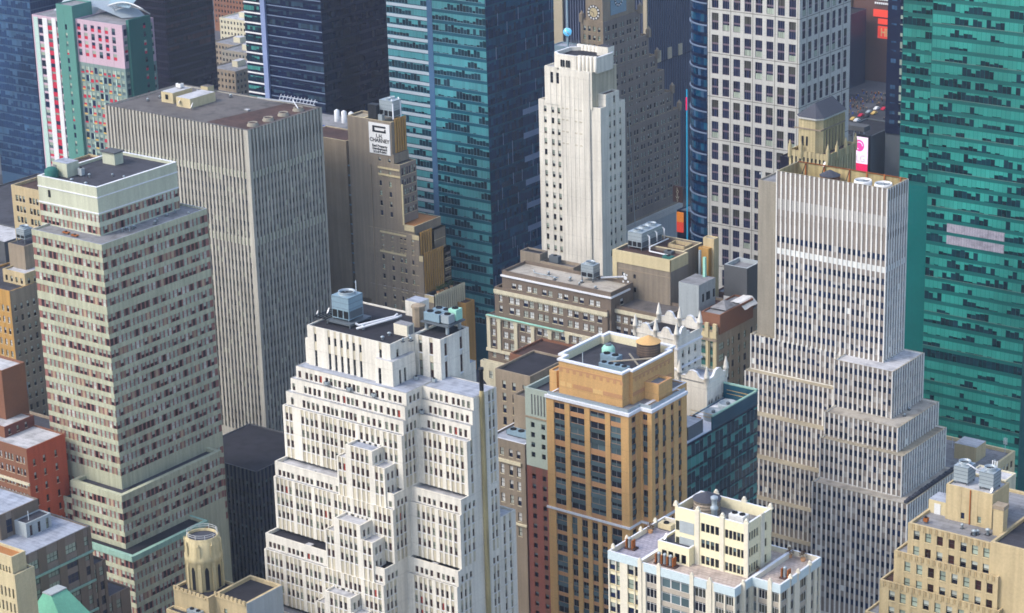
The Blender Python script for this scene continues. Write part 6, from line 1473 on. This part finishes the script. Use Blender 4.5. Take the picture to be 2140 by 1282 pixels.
# cream pilaster loft roof
cooling_tower('grey cooling tower standing on the gravel roof of the cream pilaster loft', -397.4, 559.2, 95.3, 4.4, 3.6, 5.2, 1, 'galvanised', legs=1.3)
air_unit('grey round duct equipment in the walled roof yard beside the white deco tower', -414.5, 564.8, 96.4, 3.4, 1.8, 2.2, 'galv_dark', 1)
pipes('long grey pipe lying on the gravel roof of the loft', [[(-417.5, 557.5, 95.5), (-415.5, 555.5, 95.5), (-406.5, 555.3, 95.5)]], .14, 'galvanised')
pipes('white duct between the loft roof cooling tower and brown block', [[(-394.5, 560.5, 96.2), (-386.5, 561.6, 97.6)]], .3)
t = tag(empty('antenna_cluster', (-384.4, 559.6, 95.3)), 'cluster of round white dishes at the loft roof corner against the brown block', 'antenna')
mb = MB()
for dx, dz, r in ((0, 2.9, .62), (-.8, 1.7, .35), (.9, 1.9, .35), (-.4, 4.0, .4), (.5, 3.9, .3), (-1.0, 3.2, .3)):
    mb.poly([(-384.6 + dx + r * math.cos(i * .524), 559.0, 95.3 + dz + r * math.sin(i * .524)) for i in range(12)], 'white_paint'); mb.poly([(-384.6 + dx + r * .8 * math.cos(i * .524), 558.9, 95.3 + dz + r * .8 * math.sin(i * .524)) for i in range(12)], 'white_pipe')
mb.build('dish', t, t.location); mb = MB(); mb.tube([(-384.6, 559.2, 95.2), (-384.6, 559.2, 99.6)], .1, 'galv_dark', 6); mb.tube([(-385.6, 559.1, 97.6), (-383.6, 559.1, 97.6)], .08, 'galv_dark', 6); mb.build('frame', t, t.location)
# brown mechanical block
cooling_tower('long silver cooling tower with three fans on the brown block', -387.8, 574.2, 103.9, 5.0, 11.0, 5.4, 3, 'galvanised', 'y', legs=.8)
pipes('white pipework branching over the rust coloured roof of the brown block', [[(-384.8, 571, 108.4), (-384.0, 571, 108.0), (-384.0, 571, 105.6), (-383.2, 569.4, 105.2), (-383.2, 580, 105.2)], [(-384.8, 575, 108.6), (-384, 575, 108.2), (-384, 575, 105.4)], [(-384.8, 579, 108.8), (-384, 579, 108.4), (-384, 579, 105.4)], [(-383.2, 570, 105.2), (-382.0, 568, 104.6), (-375.0, 567.6, 104.6), (-374.2, 566.6, 104.4), (-374.2, 565.8, 104.2)]], .22)
air_unit('green tarpaulin covered unit at the front corner of the brown block roof', -374.0, 566.0, 103.9, 3.2, 1.8, 1.1, 'hotel_green_dark', 1)
air_unit('flat grey unit near the back of the brown block roof', -377.0, 571.0, 103.9, 2.6, 1.8, .9, 'galv_dark', 1)
t = tag(empty('roof_curb_box', (-378, 578, 103.9)), 'open copper coloured curb box at the back of the brown block roof', 'curb'); mb = MB(); mb.box(-381, -375, 576.2, 576.5, 103.9, 105.0, 'tan_brick'); mb.box(-381, -375, 580.2, 580.5, 103.9, 105.0, 'tan_brick'); mb.box(-375.2, -374.9, 576.2, 580.5, 103.9, 105.0, 'tan_brick'); mb.box(-381, -380.7, 576.2, 580.5, 103.9, 105.0, 'tan_brick'); mb.build('curb', t, t.location)
# orange tower rooftop
water_tank('dark round water tank with tan conical roof inside the orange tower screen', -317.3, 471.0, 112.9, 3.0, 3.3)
air_unit('long blue grey chiller with four fans inside the orange tower screen', -319.2, 458.6, 113.1, 8.0, 2.2, 1.9, 'steel_blue', 4, name='chiller')
air_unit('second blue grey chiller beside the long one in the orange tower screen', -323.5, 463.5, 113.1, 5.0, 2.6, 2.2, 'steel_blue', 2, name='chiller')
t = tag(empty('plate_exchanger', (-325.5, 464.5, 113.1)), 'pale blue rounded fan housing inside the orange tower screen', 'fan'); mb = MB(); mb.lathe(-326.2, 466.2, [(1.7, 113.1), (1.7, 115.6), (1.2, 116.3), (.2, 116.5)], 'mint_metal', 14, True); mb.build('housing', t, t.location); mb = MB(); mb.lathe(-326.2, 466.2, [(.8, 116.3), (.8, 116.8)], 'galv_dark', 12); mb.build('fan', t, t.location)
pipes('pale steel beams crossing inside the orange tower screen', [[(-321, 468, 114.5), (-313, 461.0, 114.5)], [(-313.2, 468.5, 114.8), (-322, 460.5, 114.5)]], .25, 'slab_tan')
mast('grey stack rising inside the west side of the orange tower screen', -328.6, 458.4, 113.1, 3.4, bars=0)
# cream apartment roof
water_tank('dark grey round tank with flat cone roof on the cream penthouse', -217.6, 341.6, 141.6, 2.5, 3.0, 'tank_wood_pale', 'slate', .8)
t = tag(empty('exhaust_stack', (-214.4, 339.2, 142.6)), 'galvanised exhaust stack beside the dark tank on the cream penthouse', 'stack'); mb = MB(); mb.lathe(-214.5, 339.2, [(.55, 142.6), (.55, 144.6), (.72, 144.8), (.72, 145.2), (.5, 145.4), (.5, 146.6), (.66, 146.8), (.66, 147.2)], 'galvanised', 14); mb.build('duct', t, t.location); mb = MB(); mb.lathe(-214.5, 339.2, [(.7, 147.2), (.1, 147.5)], 'galvanised', 14); mb.build('cowl', t, t.location)
air_unit('white twin fan air unit on the cream penthouse roof', -210.5, 341.0, 142.6, 3.2, 2.0, 1.6, 'white_paint', 2)
air_unit('small white air unit near the corner of the cream penthouse roof', -207.8, 339.4, 142.6, 1.1, .9, 1.1, 'white_paint', 1)
def tank_rack(label, x, y, z, n, dx):
    t = tag(empty('pipe_rack', (x, y, z)), label, 'pipe rack')
    mb = MB(); mb.box(x - .6, x + n * dx + .3, y - .8, y + .8, z, z + .25, 'roof_rust'); mb.build('base', t, t.location)
    for k in range(n + 1): mb = MB(); mb.box(x - .4 + k * dx, x - .2 + k * dx, y - .6, y + .5, z + .2, z + 1.9, 'rust_metal'); mb.build('panel', t, t.location)
    for k in range(n): mb = MB(); mb.lathe(x + .2 + k * dx, y - .1, [(.33, z + .25), (.33, z + 1.9), (.42, z + 2.0), (.2, z + 2.3)], 'galvanised', 10); mb.build('vent', t, t.location)
tank_rack('rusty rack of three vents against the cream penthouse wall', -222.8, 333.4, 134.3, 3, 1.25)
tank_rack('rusty vent box at the west edge of the cream roof terrace', -230.9, 335.8, 134.3, 1, 1.3)
tank_rack('rusty vent box at the east edge of the cream roof terrace', -200.6, 340.6, 134.3, 1, 1.3)
dish('white dish on the low penthouse roof of the cream block', -222.9, 336.2, 137.5, .7)
air_unit('pale stone bin at the northwest corner of the cream terrace', -229.8, 346.6, 134.3, 3.0, 1.6, 1.3, 'cream_stone', 1)
for x, y, lb in ((-204.2, 348.6, 'left one along the back parapet'), (-201.4, 348.6, 'right one along the back parapet'), (-231.4, 343.6, 'beside the west parapet'), (-206.0, 340.3, 'at the foot of the penthouse')):
    shrub('dry brown potted shrub on the cream terrace, ' + lb, x, y, 134.3, 1.0 if 'foot' not in lb else .5, 'leaf_dry', 'potted shrubs on the cream terrace')
# ribbed stepped tower top
for x, lb in ((-309.5, 'left'), (-303.2, 'right')):
    t = tag(empty('cooling_fan', (x, 565.5, 133.5)), 'large white round cooling fan, %s one of two in the ribbed tower roof well' % lb, 'cooling fan', 'round fans in the ribbed tower roof')
    mb = MB(); mb.lathe(x, 565.5, [(2.5, 133.4), (2.5, 137.4), (2.35, 138.0), (2.2, 138.0), (2.1, 137.2)], 'white_paint', 24, True, False); mb.build('shroud', t, t.location)
    mb = MB(); mb.poly([(x + 2.15 * math.cos(k * .3), 565.5 + 2.15 * math.sin(k * .3), 137.4) for k in range(21)], 'galv_dark')
    for q in range(6): a = q * 1.047; mb.tube([(x, 565.5, 137.6), (x + 2.1 * math.cos(a), 565.5 + 2.1 * math.sin(a), 137.6)], .1, 'galvanised', 5)
    mb.build('fan', t, t.location)
water_tank('dark slate roofed tank at the west end of the ribbed tower roof well', -321.0, 567.5, 133.4, 2.8, 3.2, 'rust_brick', 'slate', .6)
t = tag(empty('steel_bracing', (-328, 566, 133.4)), 'rusty steel bracing around the roof well of the ribbed stepped tower', 'steel frame'); mb = MB()
for x in (-331, -325, -317, -311.5, -306, -301): mb.tube([(x, 571.3, 133.4), (x, 571.3, 138.6)], .22, 'rust_metal', 6)
for x in (-331, -325, -317): mb.tube([(x, 571.2, 138.2), (x + 3, 562, 134)], .12, 'black_metal', 5)
mb.tube([(-333.4, 571.4, 138.4), (-299.2, 571.4, 138.4)], .16, 'rust_metal', 6); mb.build('beam', t, t.location)
dish('white dish above the back parapet of the ribbed stepped tower', -325, 571.6, 137.6, .8)
mast('low white marker on the grey slab beside the ribbed stepped tower top', -342.3, 566, 133.8, 1.4, bars=1)
# tan building penthouse
for x, lb in ((-185.2, 'left'), (-180.0, 'right')):
    cooling_tower('grey cooling tower with black louvres, %s one on the tan brick penthouse' % lb, x, 379.8, 142.7, 2.9, 3.2, 3.5, 1, 'galvanised', legs=.5, group='cooling towers on the tan penthouse', louv=False)
    t = bpy.data.objects[-1] if False else None
for x in (-185.6, -180.4):
    pass
pipes('white pipes over the twin cooling towers of the tan penthouse', [[(-186, 378.6, 146.4), (-184.2, 379.2, 146.6), (-181.8, 379.0, 145.8)], [(-180.6, 378.6, 146.4), (-178.9, 379.6, 146.8)]], .14)
dish('white dish at the east end of the tan brick penthouse roof', -178.3, 377.4, 142.6, .55)
mast('antenna group behind the twin cooling towers on the tan penthouse', -180.5, 382.6, 142.6, 4.6, bars=3)
air_unit('rusty small unit on the tan building setback roof', -189.2, 372.6, 136.0, .9, .8, 1.0, 'rust_metal', 1)
mast('white antenna group on the right end of the tan penthouse block', -288.2, 617.5, 44, 5.0, bars=3)
mast('single white pole on the grey roof beside the ribbed stepped tower', -303, 612.5, 44, 3.4, bars=0)
# teal glass block
for y, lb in ((493.5, 'nearer'), (500.6, 'farther')):
    t = tag(empty('cooling_fan', (-312.4, y, 90.5)), 'round grey fan drum, %s one behind the yellow railing' % lb, 'cooling fan', 'fan drums on the teal glass block'); mb = MB(); mb.lathe(-312.4, y, [(2.6, 90.5), (2.6, 92.6), (2.3, 92.9), (2.1, 92.3), (.1, 92.3)], 'galvanised', 22, True, False); mb.build('shroud', t, t.location); mb = MB(); mb.lathe(-312.4, y, [(.5, 92.3), (.5, 92.9)], 'galv_dark', 10); mb.build('hub', t, t.location)
air_unit('rust coloured unit on the white roof of the teal glass block', -314.5, 487.5, 90.5, 3.2, 2.0, 2.0, 'terracotta', 1)
# slot between ziggurat and orange tower
water_tank('pale wooden water tank with tan cone roof at the bottom of the dark slot', -359.0, 489.6, 26.5, 2.9, 4.6, 'tank_wood_pale', 'tank_roof', 1.5)
water_tank('second pale water tank half hidden behind the orange tower base', -353.6, 491.6, 26.5, 2.6, 4.4, 'tank_wood_pale', 'tank_roof', 1.5)
cooling_tower('dark blue cooling tower on the black loft roof behind the white ziggurat', -384.5, 527.5, 75.9, 5.0, 4.0, 4.6, 1, 'blue_frame', legs=1.2)
water_tank('tan cone roofed tank beside the dark blue cooling tower', -374.0, 527.5, 75.9, 3.3, 2.6, 'tank_wood', 'tank_roof', .8)
air_unit('tangle of grey ducts on the classical loft roof', -369.0, 485.5, 76.0, 8.0, 3.0, 1.4, 'steel_blue', 3)
for k in range(3): air_unit('round fan unit at the foot of the dark slot, %s of three' % ('left', 'middle', 'right')[k], -368 + 3 * k, 480.5, 20.4, 2.2, 1.8, 2.0, 'grey_render', 1, 'fan units at the foot of the slot')
pipes('white handrail at the foot of the dark slot', [[(-372, 479, 23.6), (-370, 482, 23.6), (-357, 482, 23.2)]], .16, 'white_pipe')
# ornate building roof clutter
cl = random.Random(8)
for k, (x, y, w_, d_, h_, m_, lb) in enumerate(((-358.5, 557.6, 1.6, 1.2, 1.6, 'white_paint', 'white box unit at the front parapet of the ornate building'), (-353.6, 556.6, 1.6, 1.3, 2.2, 'white_paint', 'white box unit at the front corner of the ornate building'), (-360.6, 569.5, 2.4, 1.4, 1.2, 'roof_pale', 'pale covered unit beside the grey cube house'), (-356, 566, 2.2, 1.6, .9, 'galv_dark', 'flat grey unit behind the brick bulkhead of the ornate building'))):
    air_unit(lb, x, y, 89.4, w_, d_, h_, m_, 1)
t = tag(empty('tent_canopy', (-352.6, 562.6, 93.4)), 'grey pyramid canopy on the ornate building roof', 'canopy'); mb = MB()
for a, c in (((-355.4, 559.6), (-350, 559.6)), ((-350, 559.6), (-350, 566)), ((-350, 566), (-355.4, 566)), ((-355.4, 566), (-355.4, 559.6))): mb.poly([(*a, 94.2), (*c, 94.2), (-352.7, 562.8, 96.2)], 'roof_grey')
mb.build('canvas', t, t.location); mb = MB()
for x, y in ((-355.3, 559.7), (-350.1, 559.7), (-350.1, 565.9), (-355.3, 565.9)): mb.tube([(x, y, 93.4), (x, y, 94.2)], .08, 'galv_dark', 5)
mb.build('post', t, t.location)
t = tag(empty('white_membrane', (-349.8, 574, 90)), 'torn white roof membrane draped over the ornate building edge', 'membrane'); mb = MB(); rm_ = random.Random(4); g = [[(-353.5 + 1.0 * i, 567.5 + 1.5 * j, 94.15 - (.0 if i < 4 else .9 * (i - 3)) + rm_.uniform(-.12, .12)) for j in range(6)] for i in range(6)]
for i in range(5):
    for j in range(5):
        if i > 3 and rm_.random() < .35: continue
        mb.poly([g[i][j], g[i + 1][j], g[i + 1][j + 1], g[i][j + 1]], 'white_paint')
mb.build('sheet', t, t.location)
# left edge roofs
cooling_tower('grey cooling tower on the brown brick bulkhead at the left edge', -545.6, 470, 106.4, 3.6, 3.6, 4.4, 1, 'galvanised', legs=1.4)
cooling_tower('pale blue cooling tower on dark low roofs left of the banded tower', -528, 447, 66.4, 4.4, 3.2, 5.0, 1, 'steel_blue', legs=1.2)
air_unit('small blue roof unit between the low dark roofs', -511, 452, 59.5, 2.4, 2.0, 2.2, 'steel_blue', 1)
for k, (x, y, lb) in enumerate(((-495.5, 407.5, 'left'), (-491.5, 406.6, 'right'))): air_unit('flat dark skylight, %s one on the white brick building roof' % lb, x, y, 80.7, 2.4, 1.6, .3, 'grey_dark', 1, name='skylight')
air_unit('blue grey air unit on the low sandstone roof, bottom left', -370.6, 359.8, 72.2, 4.0, 1.6, 1.9, 'galvanised', 2)
mast('mint topped vent on the grey brown loft, lower left', -417.6, 352.5, 88.2, 2.4, bars=0)
# celebration ball on its mast
mat('ball_glow', (96, 186, 236), emit=.5, var=.25, fine=.3)
t = tag(empty('mast_ball', (-559.5, 774, 107)), 'glowing light blue faceted ball on a grey mast behind the white deco tower', 'ball')
bm_ = MB()
for i in range(10):
    for j in range(18):
        def sp(a, c): th = math.pi * a / 10; ph = 2 * math.pi * (c + .5 * (a % 2)) / 18; return (-559.5 + 1.75 * math.sin(th) * math.cos(ph), 774 + 1.75 * math.sin(th) * math.sin(ph), 112.6 + 1.75 * math.cos(th))
        bm_.poly([sp(i, j), sp(i, j + 1), sp(i + 1, j + 1), sp(i + 1, j)], 'ball_glow' if (i * 7 + j * 3) % 5 else 'white_paint')
bm_.build('ball', t, t.location)
mb = MB(); mb.tube([(-559.5, 774, 106.5), (-559.5, 774, 150)], .42, 'steel_blue'); mb.build('mast', t, t.location)
t = tag(empty('guy_wire', (-441, 632, 110)), 'thin white cable falling from the east side of the white deco tower', 'cable'); mb = MB(); mb.tube([(-442.4, 646, 122), (-436, 640, 84)], .12, 'galvanised', 5); mb.build('cable', t, t.location)
# traffic in the far street
def car(label, x, y, m, rz=0.0):
    t = tag(empty('parked_car', (x, y, .13)), label, 'car', 'vehicles in the far dark street'); t.rotation_euler = (0, 0, rz); o = (0, 0, 0)
    def put(nm, mb): ob = mb.build(nm, t, (0, 0, 0)); return ob
    mb = MB(); sec = [(-2.3, .35), (-2.3, .8), (-1.9, .95), (-1.2, 1.0), (-.6, 1.45), (1.1, 1.45), (1.7, 1.0), (2.2, .9), (2.3, .35)]
    mb.poly([(-.9, a, c) for a, c in sec], m); mb.poly([(.9, a, c) for a, c in sec], m)
    for i in range(len(sec)): a, c = sec[i], sec[(i + 1) % len(sec)]; mb.poly([(-.9, a[0], a[1]), (.9, a[0], a[1]), (.9, c[0], c[1]), (-.9, c[0], c[1])], m)
    put('body', mb)
    mb = MB(); mb.box(-.92, .92, -.7, 1.2, 1.02, 1.36, 'glass_black'); put('window', mb)
    for sx in (-.85, .85):
        for yy in (-1.45, 1.4):
            mb = MB(); mb.tube([(sx - .1, yy, .33), (sx + .1, yy, .33)], .33, 'black_metal', 12); put('wheel', mb)
cs = [('yellow taxi', 'yellow_panel'), ('white car', 'white_paint'), ('red car', 'red_panel'), ('dark car', 'black_metal'), ('silver car', 'galvanised')]
rcar = random.Random(2); k = 0
for j in range(5):
    for i in range(2):
        nm, m_ = cs[k % 5]; k += 1; car('%s in the far street, row %s of the queue' % (nm, ('first', 'second', 'third', 'fourth', 'fifth')[j]), -605 + 3.6 * i + rcar.uniform(-.3, .3), 1092 + 9 * j + rcar.uniform(-1, 1), m_)
mb = MB(); rp = random.Random(6)
for i in range(170):
    x, y = rp.uniform(-632, -590), rp.uniform(1085, 1150)
    if -608 < x < -594: x -= 14
    mb.box(x - .25, x + .25, y - .2, y + .2, .14, 1.45, rp.choice(('black_metal', 'slate', 'blue_tarp', 'maroon_brick', 'rust_metal', 'grey_dark'))); mb.lathe(x, y, [(.13, 1.45), (.15, 1.6), (.05, 1.75)], 'orange_pale', 6)
o = mb.build('crowd'); tag(o, 'tiny crowd of people filling the far dark street', 'crowd', kind='stuff')

# small fittings that the photograph shows scattered over the flat roofs
def vent(label, x, y, z, h=.9, r=.22, group=None, m='galvanised'):
    t = tag(empty('roof_vent', (x, y, z)), label, 'roof vent', group); mb = MB(); mb.lathe(x, y, [(r, z), (r, z + h), (r * 1.7, z + h), (r * 1.7, z + h + .2), (.02, z + h + .42)], m, 10); mb.build('pipe', t, t.location)
    mb = MB(); mb.box(x - r * 2, x + r * 2, y - r * 2, y + r * 2, z, z + .12, 'roof_black'); mb.build('flashing', t, t.location)
rv = random.Random(12)
def strew(label, group, x0, x1, y0, y1, z, n, **k):
    for i in range(n): vent(label, rv.uniform(x0, x1), rv.uniform(y0, y1), z, rv.uniform(.5, 1.1), rv.uniform(.16, .3), group, **k)
strew('small metal vent pipe on the blue grey setback roof of the banded tower', 'vents on the banded tower setback', -459, -454.5, 418, 452, 134.3, 9)
strew('small metal vent pipe on the dark top roof of the banded tower', 'vents on the banded tower top', -478, -462, 424, 440, 147.0, 5)
strew('small metal vent pipe on the wide roof of the ribbed tower', 'vents on the ribbed tower', -575, -528, 545, 572, 129.4, 8)
strew('small vent pipe on the black roof of the white ziggurat', 'vents on the white ziggurat', -352, -334, 399, 404, 134.6, 6)
strew('small pale vent on the gravel roof of the cream pilaster loft', 'vents on the cream pilaster loft', -420, -388, 552.5, 557, 95.2, 6)
strew('small vent pipe on the setback roof of the tan brick building', 'vents on the tan brick building', -190, -176, 371, 375, 135.8, 5)
strew('small vent pipe on the long pale terrace of the ribbed stepped tower', 'vents on the ribbed stepped tower', -296, -288.5, 549, 571, 74.7, 5)
strew('small vent pipe on the blue grey roof of the grey brown loft', 'vents on the grey brown loft', -428, -410, 340, 346, 84.5, 5)
def hatch(label, x, y, z):
    t = tag(empty('roof_hatch', (x, y, z)), label, 'roof hatch'); mb = MB(); mb.box(x - .8, x + .8, y - .6, y + .6, z, z + .45, 'frame_grey'); mb.build('curb', t, t.location); mb = MB(); mb.box(x - .88, x + .88, y - .68, y + .68, z + .45, z + .55, 'roof_pale'); mb.build('cover', t, t.location)
hatch('pale roof hatch on the left black terrace of the white ziggurat', -356.5, 385.0, 84.4)
hatch('pale roof hatch on the right black terrace of the white ziggurat', -325.0, 393.0, 84.4)
hatch('pale roof hatch on the upper white terrace of the white ziggurat', -358, 389.0, 101.5)
hatch('pale roof hatch on the wide taupe roof of the ribbed tower', -535, 560, 129.4)
# ================= build walls and roofs, then hang the windows =================
for b in BLD:
    if b.wall.f: b.part('wall', b.wall)
    for r_ in b.roofs: b.part('roof', r_)
bpy.context.view_layer.update()
dg = bpy.context.evaluated_depsgraph_get()
SX, SY = 1024, 613
FPX = cam.lens / 36.0 * SX
def proj(p):
    d = p - CAM_P; z = d.dot(CAM_F)
    if z <= 1: return None
    return (SX / 2 + FPX * d.dot(CAM_R) / z, SY / 2 - FPX * d.dot(CAM_U) / z, z)
ZROT = {'S': 0.0, 'E': math.pi / 2}
for b in BLD:
    if not b.win: continue
    cand = []
    for i, (face, u0, u1, v0, v1, pl, d, sty) in enumerate(b.win):
        P = lambda u, v, dd=0.0: Vector(b.P(face, pl, u, v, dd))
        c = P((u0 + u1) / 2, (v0 + v1) / 2, d); q = proj(c); area = 0.0
        if q and -8 < q[0] < SX + 8 and -8 < q[1] < SY + 8:
            tgt = c - CAM_P; dist = tgt.length; hit, loc, *_ = SC.ray_cast(dg, CAM_P, tgt.normalized(), distance=dist - 0.8)
            if not hit:
                a, e = proj(P(u0, v0)), proj(P(u1, v1)); area = abs((a[0] - e[0]) * (a[1] - e[1]))
        cand.append((area, i))
    cand.sort(reverse=True)
    vis = [i for a, i in cand if a > 0]
    keep = set(vis[:100]) if len(vis) > 100 or len(b.win) > 100 else set(i for i in range(len(b.win)))
    mass = MB(); ox, oy, oz = b.o
    for i, (face, u0, u1, v0, v1, pl, d, sty) in enumerate(b.win):
        vi = pick(sty, b.rnd); w_, me, mb = WST[sty][vi]
        if i in keep:
            o = bpy.data.objects.new('window', me); COL.objects.link(o); o.parent = b.root
            x, y, z = b.P(face, pl, u0, v0, d)
            o.location = (x - ox, y - oy, z - oz); o.rotation_euler = (0, 0, ZROT[face]); o.scale = (u1 - u0, 1.0, v1 - v0)
        else:
            mi = [mass.mi(m) for m in mb.ms]; n0 = len(mass.v)
            for (x, y, z) in mb.v: mass.v.append(b.P(face, pl, u0 + x * (u1 - u0), v0 + z * (v1 - v0), d + y))
            for f, m in zip(mb.f, mb.m): mass.f.append(tuple(n0 + k for k in f)); mass.m.append(mi[m]); mass.sm.append(False)
    if mass.f: tag(mass.build('window', b.root, b.o), kind='stuff')

# ================= thin city haze =================
hz = MB(); hz.box(-2610, 910, -410, 2410, -1.0, 330.0, 'haze_air'); o = hz.build('haze'); tag(o, kind='stuff')
